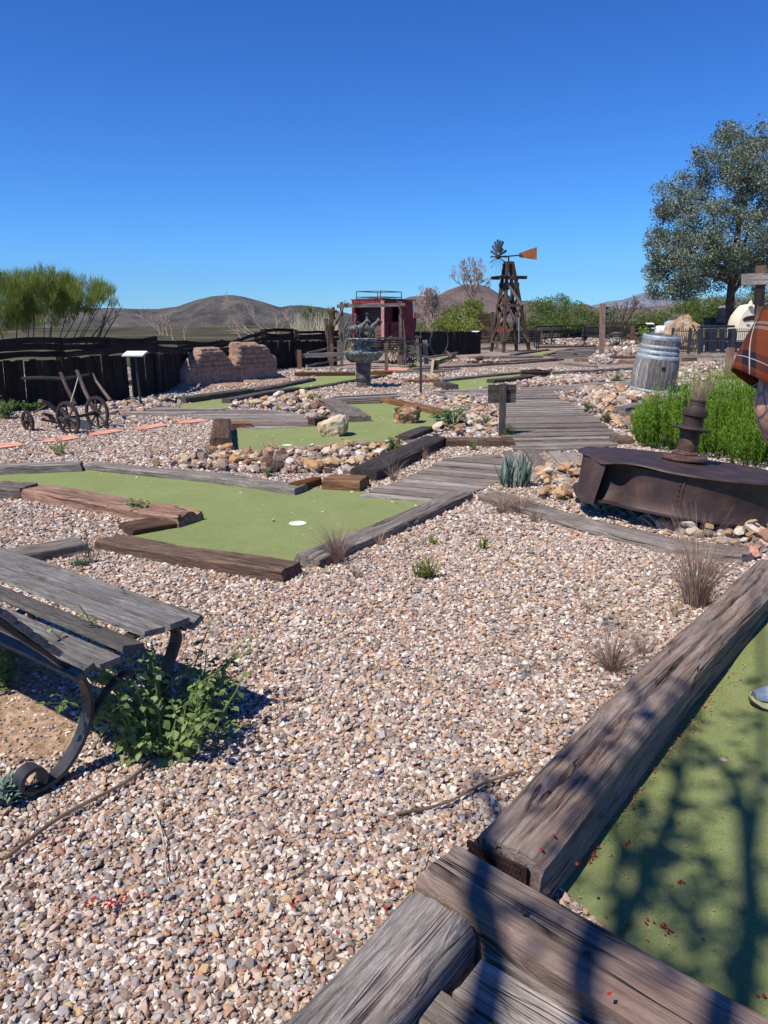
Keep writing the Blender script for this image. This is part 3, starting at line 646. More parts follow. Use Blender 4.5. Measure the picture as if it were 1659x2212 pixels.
BEDS = [
 ('RB1', [P2(-30, 900), P2(60, 862), P2(300, 815), P2(800, 800), P2(1480, 755), P3(390, 775), P3(20, 925), P2(1270, 965), P2(1000, 955), P2(560, 955), P2(0, 915)], 120, (.035, .085), 'ochre and white rock in the bed between the big turf and the boulder turf', 'rocks in the bed behind the big turf'),
 ('RB6', [P4(0, 770), P4(330, 735), P4(320, 900), P4(480, 1010), P4(1000, 1090), P4(1400, 1130), P4(1720, 1120), P4(1720, 1360), P4(1500, 1330), P4(900, 1180), P4(420, 1030), P4(0, 950)], 90, (.03, .07), 'rust and cream rock around the foot of the big rusty tank', 'rocks around the rusty tank'),
 ('RB5', [cE(440, 1380), cE(700, 1330), cE(1080, 1325), cE(1250, 1420), cE(1440, 1450), cE(900, 1520), cE(760, 1545), P4(520, 340), P4(700, 460), P4(640, 480), P4(420, 380), P4(240, 260), cE(260, 1470)], 60, (.05, .10), 'tan rock in the heap between the boardwalk and the barrel', 'rocks heaped in front of the barrel'),
 ('RB3', [P3(620, 490), P3(760, 400), P3(940, 450), P3(1010, 500), P3(1040, 670), P3(1030, 690), P3(570, 690), P3(600, 600)], 34, (.04, .09), 'pale and rust rock around the broad leaved plant and the square sign post', 'rocks around the broad leaved plant'),
 ('RB2', [P2(385, 478), P2(400, 450), P2(640, 415), P2(900, 385), P2(1010, 430), P2(1120, 510), P2(990, 590), P2(880, 512), P2(560, 478)], 30, (.05, .1), 'pale rock in the bed beside the left boardwalk', 'rocks beside the left boardwalk'),
]
rk = 0
for nm, pl, n, (s0, s1), lab, grp in BEDS:
    PL = poly(pl); pts = randpts(PL, n)
    NOGRAVEL.append(PL) if nm in ('RB1', 'RB2') else None
    for i, (x, y) in enumerate(pts):
        s = random.uniform(s0, s1)*(1.25 if i % 9 == 0 else 1)
        o = bpy.data.objects.new('rock', ROCKS[rk % 12]); rk += 1; col.objects.link(o)
        o.location = (x, y, .05 + s*.35 + random.uniform(0, .02)); o.rotation_euler = (random.uniform(-.5, .5), random.uniform(-.5, .5), random.uniform(0, 6.28))
        o.scale = (s*random.uniform(.9, 1.3), s, s*random.uniform(.7, 1)); tag(o, lab, 'rock', grp)
STUFFBEDS = [(BEDS[0][1], 800, (.018, .062), .035), (BEDS[1][1], 900, (.015, .05), .03), (BEDS[2][1], 800, (.025, .08), .06), (BEDS[3][1], 420, (.02, .06), .03), (BEDS[4][1], 380, (.025, .075), .04),
 ([cL(620, 800), cL(900, 720), cL(1300, 680), cL(1659, 665), cL(1659, 760), cL(1200, 795), cL(780, 825)], 500, (.035, .09), .05),
 ([cE(330, 1215), cE(800, 1190), cE(1090, 1150), cE(1090, 1240), cE(700, 1270), cE(330, 1300)], 500, (.035, .09), .05),
 ([cE(620, 1000), cE(700, 930), cE(900, 890), cE(1140, 870), cE(1140, 960), cE(780, 990), cE(1000, 1060), cE(620, 1080)], 420, (.05, .12), .08),
 ([cE(90, 850), cE(180, 800), cE(650, 800), cE(1100, 830), cE(1180, 850), cE(650, 870)], 400, (.06, .16), .1),
 ([cK(150, 440), cK(700, 415), cK(940, 430), cK(900, 470), cK(440, 500), cK(160, 480)], 300, (.03, .09), .04),
 ([cK(400, 740), cK(1500, 750), cK(1659, 900), cK(1500, 960), cK(1000, 900), cK(700, 830)], 350, (.02, .07), .02),
 ([cF(720, 1200), cF(1200, 1180), cF(1220, 1330), cF(1000, 1420), cF(720, 1500), cF(660, 1440)], 420, (.03, .1), .04),
 ([P4(640, 180), P4(1070, 160), P4(1070, 190), P4(1010, 215), P4(640, 215)], 60, (.04, .09), .03),
 ([cA(860, 1240), cA(1060, 1190), cA(1500, 1160), cA(1500, 1230), cA(1200, 1290), cA(900, 1330)], 260, (.03, .09), .02),
 ([P2(860, 215), P2(1300, 207), P2(1300, 222), P2(860, 232)], 150, (.04, .09), .03), ([P3(420, 130), P3(1080, 120), P3(1080, 150), P3(420, 150)], 130, (.03, .08), .03),
 ([P4(300, 740), P4(560, 720), P4(1500, 900), P4(1720, 1120), P4(900, 1080), P4(420, 1000)], 350, (.02, .06), .0)]
def scatter(name, XY, S, Z, mat, flat, lim=1.0):
    n = len(XY); me = bpy.data.meshes.new(name); me.vertices.add(n)
    co = np.zeros((n, 3), np.float32); co[:, :2] = XY; co[:, 2] = Z; me.vertices.foreach_set('co', co.ravel())
    def at(nm, ty, ar, f='value'): a = me.attributes.new(nm, ty, 'POINT'); a.data.foreach_set(f, ar.ravel())
    at('tint', 'FLOAT', RNG.random(n).astype(np.float32)); at('sz', 'FLOAT', S.astype(np.float32))
    rot = RNG.uniform(-1, 1, (n, 3)).astype(np.float32); rot[:, :2] *= .7; rot[:, 2] *= 3.14; at('rt', 'FLOAT_VECTOR', rot, 'vector')
    at('pick', 'INT', RNG.integers(0, 8, n).astype(np.int32))
    me.materials.append(mat)
    o = bpy.data.objects.new(name, me); col.objects.link(o)
    ng = bpy.data.node_groups.new(name, 'GeometryNodeTree')
    ng.interface.new_socket('Geometry', in_out='INPUT', socket_type='NodeSocketGeometry'); ng.interface.new_socket('Geometry', in_out='OUTPUT', socket_type='NodeSocketGeometry')
    N = ng.nodes; Lk = ng.links.new; gi = N.new('NodeGroupInput'); go = N.new('NodeGroupOutput')
    join = N.new('GeometryNodeJoinGeometry')
    for k in range(8):
        ic = N.new('GeometryNodeMeshIcoSphere'); ic.inputs['Radius'].default_value = .5; ic.inputs['Subdivisions'].default_value = 1 + (k % 2)
        rv = N.new('FunctionNodeRandomValue'); rv.data_type = 'FLOAT_VECTOR'
        rv.inputs[0].default_value = (-.27,)*3; rv.inputs[1].default_value = (.27,)*3; rv.inputs['Seed'].default_value = k*13 + 5
        sp_ = N.new('GeometryNodeSetPosition'); Lk(ic.outputs[0], sp_.inputs[0]); Lk(rv.outputs[0], sp_.inputs['Offset'])
        ch = N.new('GeometryNodeConvexHull'); Lk(sp_.outputs[0], ch.inputs[0])
        tr = N.new('GeometryNodeTransform'); Lk(ch.outputs[0], tr.inputs[0]); tr.inputs['Scale'].default_value = (1.15, .85 + .05*(k % 3), flat)
        sm = N.new('GeometryNodeSetMaterial'); Lk(tr.outputs[0], sm.inputs[0]); sm.inputs['Material'].default_value = mat
        g2i = N.new('GeometryNodeGeometryToInstance'); Lk(sm.outputs[0], g2i.inputs[0]); Lk(g2i.outputs[0], join.inputs[0])
    ip = N.new('GeometryNodeInstanceOnPoints'); Lk(gi.outputs[0], ip.inputs['Points']); Lk(join.outputs[0], ip.inputs['Instance']); ip.inputs['Pick Instance'].default_value = True
    def na(nm, ty):
        q = N.new('GeometryNodeInputNamedAttribute'); q.data_type = ty; q.inputs[0].default_value = nm; return q.outputs[0]
    Lk(na('pick', 'INT'), ip.inputs['Instance Index']); Lk(na('sz', 'FLOAT'), ip.inputs['Scale'])
    e2r = N.new('FunctionNodeEulerToRotation'); Lk(na('rt', 'FLOAT_VECTOR'), e2r.inputs[0]); Lk(e2r.outputs[0], ip.inputs['Rotation'])
    Lk(ip.outputs[0], go.inputs[0])
    md = o.modifiers.new('scatter', 'NODES'); md.node_group = ng
    return tag(o, kind='stuff')
XY = []; SS = []; ZZ = []
for pl, n, (s0, s1), mound in STUFFBEDS:
    PL = poly(pl); q = randpts(PL, n); XY.append(q); s = RNG.uniform(0, 1, n)**1.6*(s1 - s0) + s0; SS.append(s*1.55); ZZ.append(RNG.uniform(0, 1, n)*mound + s*.3)
o = scatter('rubble', np.vstack(XY), np.concatenate(SS), np.concatenate(ZZ), M['rubble'], .62); tag(o, 'loose angular rubble filling the rock beds', 'rubble')
# gravel stones
def ring(y0, y1, dens, s, wfac=.62, extra=.35):
    hw = y1*wfac + extra; n = int(dens*2*hw*(y1 - y0)); q = RNG.uniform((-hw, y0), (hw, y1), (n, 2))
    q = q[np.abs(q[:, 0]) < q[:, 1]*wfac + extra]
    return q, np.clip(RNG.normal(s, s*.36, len(q)), s*.4, s*2.3)
XY = []; SS = []
for y0, y1, dn, s in [(1.0, 2.3, 10500, .0128), (2.3, 3.6, 8800, .0136), (3.6, 5.2, 6200, .0152), (5.2, 7.5, 3900, .0178), (7.5, 11, 2300, .0215), (11, 16, 1000, .0255), (16, 24, 260, .03)]:
    q, ss = ring(y0, y1, dn, s)
    if y0 > 7: k = q[:, 0] < 14; q = q[k]; ss = ss[k]
    XY.append(q); SS.append(ss)
XY = np.vstack(XY); SS = np.concatenate(SS)
keep = np.ones(len(XY), bool)
stray = RNG.random(len(XY)) < .004
for i_, pl in enumerate(NOGRAVEL): keep &= ~(inpoly(XY[:, 0], XY[:, 1], [(p[0], p[1]) for p in pl]) & ~(stray & (i_ < len(GREENS))))
indirt = inpoly(XY[:, 0], XY[:, 1], [(p[0], p[1]) for p in DIRT]); keep &= ~(indirt & (RNG.random(len(XY)) < .72)); SS = np.where(indirt, SS*.75, SS)
XY = XY[keep]; SS = SS[keep]; print('gravel stones', len(XY))
o = scatter('gravel', XY, SS, RNG.uniform(-.25, .6, len(XY))*SS*.8 + .003, M['stone'], .58); tag(o, 'pinkish crushed gravel covering the course', 'gravel')
# ------------------------------------------------- boulders
def hullrock(u0, u1, vt, vb, sil, depth, mat, label, seed, rough=.04, sub=7):
    import bmesh
    g = G((u0 + u1)/2, vb); x0, x1 = V(u0, vb, g.y).x, V(u1, vb, g.y).x; W_ = x1 - x0; top = V((u0 + u1)/2, vt, g.y + W_*.3).z; bm = bmesh.new(); rr = random.Random(seed)
    P_ = []
    for x, z in sil:
        for y in (0, .5, 1):
            k = (1 if y == .5 else .74); P_.append(bm.verts.new(((x - .5)*W_*k, (y*depth + rr.uniform(-.06, .06))*W_, max(-.02, (z*(1 if y == .5 else .86) + rr.uniform(-.03, .03))*top))))
    res = bmesh.ops.convex_hull(bm, input=P_); bmesh.ops.delete(bm, geom=list({e for e in res['geom_interior'] + res['geom_unused'] if isinstance(e, bmesh.types.BMVert)}), context='VERTS')
    bmesh.ops.triangulate(bm, faces=bm.faces[:]); bmesh.ops.subdivide_edges(bm, edges=bm.edges[:], cuts=sub, use_grid_fill=True)
    cen = Vector((0, depth*W_*.5, top*.45))
    for v in bm.verts:
        q = v.co/W_; n = (v.co - cen).normalized(); v.co += n*W_*rough*(noise.fractal(q*3.5 + Vector((seed, 0, 0)), 1, 2, 6)*1.2 + .8*noise.noise(q*9 + Vector((seed, 1, 0))))
    me = bpy.data.meshes.new('boulder'); bm.to_mesh(me); bm.free(); me.materials.append(mat); o = bpy.data.objects.new('boulder', me); col.objects.link(o); o.location = (g.x, g.y, 0); return tag(o, label, 'boulder')
def boulder(name, loc, sc, mat, label, seed, flat=.8, rz=0, tilt=0, pts=None, sub=4, rough=.3):
    me = domemesh(name, seed, mat, n=128, amp=.2) if rough == .25 else rockmesh(name, seed, flat=flat, sub=sub, mats=mat, rough=rough); o = bpy.data.objects.new(name, me); col.objects.link(o)
    o.location = loc; o.scale = sc; o.rotation_euler = (tilt, 0, rz); return tag(o, label, 'boulder')
def bl(u0, u1, vt, vb, depth=.8, **k):
    g = G((u0 + u1)/2, vb); top = V((u0 + u1)/2, vt, g.y); a = V(u0, vb, g.y).x; b_ = V(u1, vb, g.y).x
    hw = (b_ - a)/2; return (g.x, g.y + hw*depth*.7, top.z*.46), (hw, hw*depth, top.z*.62)
hullrock(684, 752, 893, 946, [(0, .38), (.04, .62), (.36, .76), (.74, 1), (.90, .92), (1, .6), (.96, .22), (.74, 0), (.2, 0), (.02, .2)], .75, M['bould_y'], 'pale ochre boulder on the turf with a pointed top', 3, rough=.035)
hullrock(850, 912, 876, 917, [(0, .12), (.04, .5), (.14, .88), (.4, 1), (.84, .94), (1, .74), (.97, .35), (.86, .02), (.08, 0)], .7, M['bould_d'], 'dark rough iron stained boulder with a pale top on the turf', 8, rough=.075)
l, s = bl(1444, 1546, 672, 757, 1); s = (s[0]*.84, s[1]*.8, s[2]*.9); l = (l[0] + .2, l[1] + 1, l[2]*.45); s = (s[0]*1.12, s[1], s[2]*1.30); boulder('boulder', l, s, M['bould_t'], 'huge tan sandstone boulder behind the iron railing', 39, .95, 1.1, sub=6, rough=.25)
for (a, b_, t, bt, lab, mt, sd) in [
    (cK(665, 0)[0], cK(775, 0)[0], cK(0, 525)[1], cK(0, 605)[1], 'white cracked rock left of the yellow rock at the foot of the stake', 'bould_y', 3),
    (cK(755, 0)[0], cK(870, 0)[0], cK(0, 525)[1], cK(0, 600)[1], 'yellowish rock at the foot of the stake', 'bould_y', 4),
    (cK(735, 0)[0], cK(910, 0)[0], cK(0, 590)[1], cK(0, 650)[1], 'flat pale rock in front of the stake', 'bould_y', 5),
    (cK(930, 0)[0], cK(1130, 0)[0], cK(0, 760)[1], cK(0, 860)[1], 'orange red rock behind the broad leaved plant', 'bould_d', 6),
    (cE(950, 0)[0], cE(1060, 0)[0], cE(0, 860)[1], cE(0, 920)[1], 'white boulder beside the far slatted bench', 'white', 7),
    (cB(1285, 0)[0], cB(1375, 0)[0], cB(0, 1113)[1], cB(0, 1150)[1], 'white rock at the foot of the leftmost rail fence post', 'bould_y', 8),
    (cE(345, 0)[0], cE(450, 0)[0], cE(0, 775)[1], cE(0, 815)[1], 'pink rock slab below the far rail fence', 'bould_t', 9),
    (cE(460, 0)[0], cE(505, 0)[0], cE(0, 772)[1], cE(0, 812)[1], 'pointed white rock below the far rail fence', 'white', 10),
    (P1(1060, 0)[0], P1(1180, 0)[0], P1(0, 845)[1], P1(0, 905)[1], 'orange and white rock at the left tip of the rock bed behind the big turf', 'bould_d', 12),
    (P2(225, 0)[0], P2(330, 0)[0], P2(0, 858)[1], P2(0, 925)[1], 'large white rock at the left end of the rock bed behind the big turf', 'bould_y', 14),
    (P4(1495, 0)[0], P4(1640, 0)[0], P4(0, 1300)[1], P4(0, 1400)[1], 'pink and white rock between the end of the bent timber and the big foreground timber', 'paver', 15),
    (Q6(970, 0)[0], Q6(1080, 0)[0], Q6(0, 1440)[1], Q6(0, 1640)[1], 'grey green flake of rock wedged beside the near planks', 'bould_y', 16),
    (cD(735, 0)[0], cD(870, 0)[0], cD(0, 1380)[1], cD(0, 1450)[1], 'dark round stump of rock in front of the windmill gravel', 'w_dark', 17)]:
    l, s = bl(a, b_, t, bt); boulder('boulder', l, s, M[mt], lab, sd, .9, sd*.7, sub=2)

# ================================================================ PLANTS
def blades(mb, base, n, hgt, spread, wid, lean=0, seg=3, r0=.03, droop=.3, tf=None):
    for _ in range(n):
        a = random.uniform(0, 2*pi); rr = r0*sqrt(random.random()); h = hgt*random.uniform(.45, 1.05); sprd = spread*random.uniform(.2, 1)
        p = Vector(base) + Vector((cos(a)*rr, sin(a)*rr, 0)); a2 = a + random.uniform(-.5, .5); dx = Vector((cos(a2), sin(a2), 0))
        sd = Vector((-dx.y, dx.x, 0)) if random.random() < .5 else Vector((1, 0, 0)); vs = []; tt = random.random() if tf is None else tf()
        for i in range(seg + 1):
            t = i/seg; q = p + dx*(sprd*t**1.6*h) + Vector((lean*t*h, 0, h*(t - droop*.5*t**3*sprd))); ww = wid*(1 - t*.85)*.5
            vs += [q - sd*ww, q + sd*ww]
        mb.add(vs, [(2*i, 2*i + 1, 2*i + 3, 2*i + 2) for i in range(seg)], tint=tt)
def leaf(mb, p, d, up, L, W, fold=.25, tint=None, pts=5):
    d = Vector(d).normalized(); s = d.cross(Vector(up)); s = s.normalized() if s.length > 1e-4 else Vector((1, 0, 0)); n = s.cross(d)
    p = Vector(p)
    vs = [p, p + d*L*.3 + s*W*.5 + n*fold*W, p + d*L*.65 + s*W*.38 + n*fold*W*.8, p + d*L - n*L*.12, p + d*L*.65 - s*W*.38 + n*fold*W*.8, p + d*L*.3 - s*W*.5 + n*fold*W, p + d*L*.5]
    mb.add(vs, [(0, 1, 2, 6), (2, 3, 6), (6, 3, 4), (0, 6, 4, 5)], tint=random.random() if tint is None else tint)
def tuft(u, v, hp, wp, label, mat='l_dryp', n=130, wid=.0028, spread=.7, group='dry grass tufts', name='grass_tuft', z=.0, lean=0):
    g = G(u, v, z); h = V(u, v - hp, g.y).z - z; mb = MB(); blades(mb, g, n, h*1.05, 1.35*min(1.3, max(.55, wp/hp)), wid, r0=h*.10*max(1, wp/hp), seg=5, lean=lean, droop=.6)
    return tag(mb.build(name, M[mat], loc=g), label, 'grass', group)
TU = [(730, 1218, 112, 85, 'largest dry grass tuft against the near timber of the big turf', 230), (770, 1250, 50, 40, 'small dry reddish tuft on the gravel below the largest one by the turf timber', 60),
 (820, 1180, 50, 40, 'wispy dry tuft behind the big turf timber, right of the largest one', 40), (920, 1112, 45, 40, 'wispy tuft halfway up the big turf timber', 40),
 (588, 1022, 90, 60, 'dry grass tuft standing among the rocks in front of the boulder turf', 170), (455, 992, 62, 38, 'dry grass tuft beside the timber pointing away', 90),
 (850, 1040, 60, 50, 'dry grass tuft at the left edge of the lower boardwalk', 90), (917, 995, 35, 35, 'short dry tuft along the charred timber', 60),
 (1085, 1110, 75, 90, 'left dry grass tuft in front of the agave', 130), (1125, 1112, 85, 90, 'right dry grass tuft in front of the agave', 130), (1155, 1130, 55, 50, 'small low tuft right of the agave at the bent timber', 60),
 (1500, 1310, 215, 150, 'tall dry grass tuft at the end of the bent timber', 330), (1525, 1245, 90, 90, 'grass tuft behind the tall one at the timber end', 90),
 (1322, 1452, 120, 130, 'dry grass tuft leaning against the big foreground timber', 230), (1385, 1415, 70, 80, 'smaller dry tuft behind the one at the big foreground timber', 80),
 (1275, 1320, 45, 50, 'faint dry tuft alone on the right gravel', 40), (1455, 1335, 60, 50, 'little dry tuft left of the tall one on the gravel', 40), (1015, 1155, 45, 30, 'tiny reddish tuft on the gravel near the turf corner', 30),
 (880, 1190, 35, 30, 'low reddish tuft under the turf timber on the gravel', 40), (1150, 1200, 35, 30, 'tiny yellow tuft in the middle of the gravel', 25),
 (40, 1080, 60, 50, 'sparse tuft in front of the left timber end', 40), (205, 965, 30, 60, 'sparse reddish tuft in the left gravel', 40), (330, 985, 40, 60, 'sparse tuft in the left gravel by the timber', 40), (380, 985, 30, 60, 'sparse tuft near the orange rock at the left', 30)]
for u, v, hp, wp, lab, n in TU: tuft(u, v, hp, wp, lab, 'l_dryp' if n > 50 else 'l_dry', n)
def weed(u, v, hp, wp, label, mat='l_weed', n=14, leaf_l=.05, lw=.5, name='weed', group='green weeds', dens=14, z=0, cat='plant', up=.9, stemmat='l_weed', g=None):
    g = G(u, v, z) if g is None else g; h = V(u, v - hp, g.y).z - z; mb = MB()
    hw = wp*.5*g.length/FPX
    for i in range(n):
        a = random.uniform(0, 2*pi); r = random.random()**.6; tip = g + Vector((cos(a)*hw*r, sin(a)*hw*r, h*random.uniform(.5, 1)*(1 - .35*r)))
        base = g + Vector((cos(a)*hw*r*.25, sin(a)*hw*r*.25, 0)); mid = base.lerp(tip, .5) + Vector((random.uniform(-.1, .1)*hw, random.uniform(-.1, .1)*hw, h*.06))
        mb.tube([base, mid, tip], [.003, .0024, .001], 4, tint=.3)
        for k in range(dens):
            t = .12 + .88*(k + random.random())/dens; p = (base.lerp(mid, t*2) if t < .5 else mid.lerp(tip, t*2 - 1)); b_ = random.uniform(0, 2*pi)
            d = Vector((cos(b_), sin(b_), random.uniform(-.1, up))); L = leaf_l*random.uniform(.6, 1.15)*(1.1 - .4*t)
            leaf(mb, p, d, (0, 0, 1), L, L*lw)
    return tag(mb.build(name, M[mat], loc=g), label, cat, group)
weed(928, 1250, 65, 70, 'light green weed in the middle of the gravel', 'l_broom', 12, .035, .18, dens=26, up=1.6); weed(905, 1250, 45, 50, 'second light green weed touching the middle gravel one', 'l_broom', 8, .035, .18, dens=22, up=1.6)
weed(1043, 1190, 42, 30, 'small green sprig on the gravel beyond the middle weed', 'l_broom', 7, .03, .2, dens=20, up=1.6); weed(935, 1178, 28, 35, 'small faint sprig nearer the turf timber', 'l_broom', 6, .03, .18, dens=16, up=1.6)
weed(300, 1118, 52, 75, 'leafy green weed growing behind the split reddish timber', 'l_weed', 16, .05, .6, dens=12); weed(852, 978, 50, 50, 'leafy weed among the rocks in front of the boulder turf', 'l_weed', 13, .06, .4, dens=12)
weed(575, 1030, 40, 34, 'small green weed left of the tuft in the rock bed', 'l_weed', 7, .035, .3, dens=12); weed(128, 985, 55, 45, 'green feathery weed by the stepping slabs at the left', 'l_broom', 10, .05, .2, dens=24, up=1.6)
weed(1272, 893, 42, 38, 'green bush on the rock heap beside the boardwalk, upper one', 'l_weed', 16, .06, .2, dens=20, up=1.5); weed(1310, 915, 32, 36, 'green bush beside the gnarled log', 'l_weed', 12, .06, .2, dens=18, up=1.5)
weed(1332, 825, 28, 28, 'small green bush in the rock bed left of the barrel', 'l_broom', 12, .08, .2, dens=18, up=1.5); weed(1100, 943, 42, 34, 'green sprig behind the square sign post', 'l_weed', 12, .05, .2, dens=18, up=1.5)
weed(1022, 975, 30, 45, 'feathery sprig on the timber in front of the sign post', 'l_weed', 9, .045, .18, dens=16, up=1.4); weed(1365, 795+20, 16, 14, 'tiny sprig beside the iron rim', 'l_weed', 8, .1, .3, dens=8)
weed(683, 870, 24, 34, 'round green weed at the end of the hollowed timber', 'l_weed', 14, .08, .4, dens=12); weed(1055, 915, 30, 36, 'yellow flowering weed right of the broad leaved plant', 'l_broom', 10, .05, .3, dens=14)
weed(1190, 805, 12, 14, 'pale sprig in front of the far turf', 'l_mesq', 7, .1, .3, dens=8); weed(1283, 761+8, 12, 20, 'scrubby sprig by the far boardwalk', 'l_olive', 8, .12, .3, dens=8)
weed(1243, 769, 11, 16, 'green sprig at the edge of the far boardwalk', 'l_mesq', 7, .12, .3, dens=8); weed(1140, 762, 8, 12, 'sprig at the windmill foot', 'l_mesq', 7, .12, .3, dens=8)
weed(888, 795, 18, 26, 'green sprig at the end of the dirt path by the coach', 'l_mesq', 10, .12, .35, dens=8); weed(15, 905, 60, 60, 'green feathery bush at the left edge below the charred fence', 'l_weed', 20, .1, .2, dens=26, up=1.6)
weed(75, 890, 32, 60, 'broad leaved weed between the small wheel and the fence', 'l_data', 12, .1, .6, dens=9); weed(170, 1225, 25, 55, 'pale leafed weed behind the bench on the gravel', 'l_olive', 9, .04, .2, dens=14, up=1.2)
weed(195, 1220, 95, 70, 'thin tall bare weed behind the bench', 'l_olive', 7, .02, .3, dens=7, up=1); weed(1495, 760, 14, 20, 'green bush inside the iron railing', 'l_mesq', 10, .2, .3, dens=8)
weed(25, 1738, 60, 70, 'small blue green succulent rosette at the bench foot', 'l_agave', 7, .07, .45, dens=6, up=1.2)
weed(1575, 812, 22, 40, 'grey green bush beside the short leaning post', 'l_olive', 12, .12, .3, dens=10)
# big leafy plant growing through the bench
def leafy(name, lst, label, group=None, leafs=(.022, .044), zs=(0, 1), loc=None):
    mb = MB()
    for (g, tip, dens) in lst:
        g = Vector(g); tip = Vector(tip); mid = g.lerp(tip, .5) + Vector((random.uniform(-.03, .03), random.uniform(-.03, .03), .04))
        mb.tube([g, g.lerp(mid, .5) + Vector((0, 0, .01)), mid, tip], [.0045, .004, .003, .0015], 5, tint=.7)
        for k in range(dens):
            t = .1 + .9*(k + random.random())/dens; p = (g.lerp(mid, t*2) if t < .5 else mid.lerp(tip, t*2 - 1)); a = random.uniform(0, 2*pi)
            d = Vector((cos(a), sin(a), random.uniform(-.5, .55))); L = random.uniform(*leafs)*(1.15 - .5*t)
            q = p + d*L*.5; mb.beam(p, q, .0016, .0016, tint=.6)
            leaf(mb, q, d + Vector((0, 0, -.35)), (random.uniform(-.4, .4), random.uniform(-.4, .4), 1), L, L*.85, fold=random.uniform(-.1, .35))
    return tag(mb.build(name, M['l_weed'], loc=loc or lst[0][0]), label, 'plant', group)
st = []
B0 = G(330, 1640); 
for i in range(66):
    a = random.uniform(0, 2*pi); r = sqrt(random.random())
    g = B0 + Vector((.02 + cos(a)*.18*r, sin(a)*.2*r + .14, 0)); a += random.uniform(-.4, .4)
    tip = B0 + Vector((.03 + cos(a)*.33*r, .14 + sin(a)*.30*r, random.uniform(.10, .40)*(1.1 - .45*r))); st.append((g, tip, 13))
for u, v, y in [(170, 1305, 2.55), (255, 1370, 2.5), (235, 1440, 2.45), (120, 1500, 2.35), (75, 1520, 2.2), (460, 1330, 2.75), (560, 1390, 2.8), (480, 1440, 2.6), (430, 1420, 2.6), (330, 1430, 2.45), (100, 1350, 2.5)]:
    st.append((B0 + Vector((random.uniform(-.15, .1), random.uniform(0, .25), 0)), V(u, v, y), 18))
leafy('leafy_weed', st, 'large leafy weed growing up through and around the end of the near bench', loc=B0)
st = []
B1 = G(10, 1500)
for i in range(26):
    a = random.uniform(0, 2*pi); r = sqrt(random.random()); g = B1 + Vector((cos(a)*.2*r - .2, sin(a)*.2*r + .1, 0)); st.append((g, g + Vector((random.uniform(-.1, .1), random.uniform(-.1, .1), random.uniform(.1, .25))), 18))
leafy('leafy_weed', st, 'shaded leafy weed under the near bench at the left edge', loc=B1)
# datura
g = G(980, 925); mb = MB(); hgt = .42
for i in range(22):
    a = random.uniform(0, 2*pi); r = random.uniform(.15, 1); tip = g + Vector((cos(a)*.28*r, sin(a)*.28*r, hgt*random.uniform(.45, .9)*(1 - .3*r))); mb.tube([g, g.lerp(tip, .5) + Vector((0, 0, .03)), tip], [.006, .005, .003], 5, tint=.9)
    for k in range(4):
        b_ = a + random.uniform(-1.3, 1.3); L = random.uniform(.08, .15); leaf(mb, tip - Vector((0, 0, .04*k)), (cos(b_), sin(b_), random.uniform(-.35, .5)), (0, 0, 1), L, L*.62, fold=.12)
tag(mb.build('broad_leaved_plant', M['l_data'], loc=g), 'broad leaved green plant between the dark boulder and the square sign', 'plant')
# agave
g = G(1112, 1052); mb = MB(); hA = V(1112, 975, g.y).z
for i in range(46):
    a = random.uniform(0, 2*pi); k = random.random()**.7; c0 = g + Vector((random.uniform(-.13, .13), random.uniform(-.1, .1), 0)); L = hA*random.uniform(.65, 1.1); out = .12*k
    d = Vector((cos(a), sin(a), 0)); s = Vector((-d.y, d.x, 0)); W = .034*random.uniform(.8, 1.2); vs = []
    for j in range(6):
        t = j/5; q = c0 + d*(out*t**1.3) + Vector((0, 0, L*t)); ww = W*(1 if t < .5 else max(.02, (1 - t)*2))*(.7 + .6*min(t*2, 1)*.6)*.5
        vs += [q - s*ww, q - d*ww*.35, q + s*ww, q + d*ww*.5]
    mb.add(vs, [(4*j + e, 4*j + (e + 1) % 4, 4*j + 4 + (e + 1) % 4, 4*j + 4 + e) for j in range(5) for e in range(4)], tint=random.random())
tag(mb.build('agave', M['l_agave'], loc=g), 'clump of blue green agave with pointed leaves beside the lower boardwalk', 'plant')
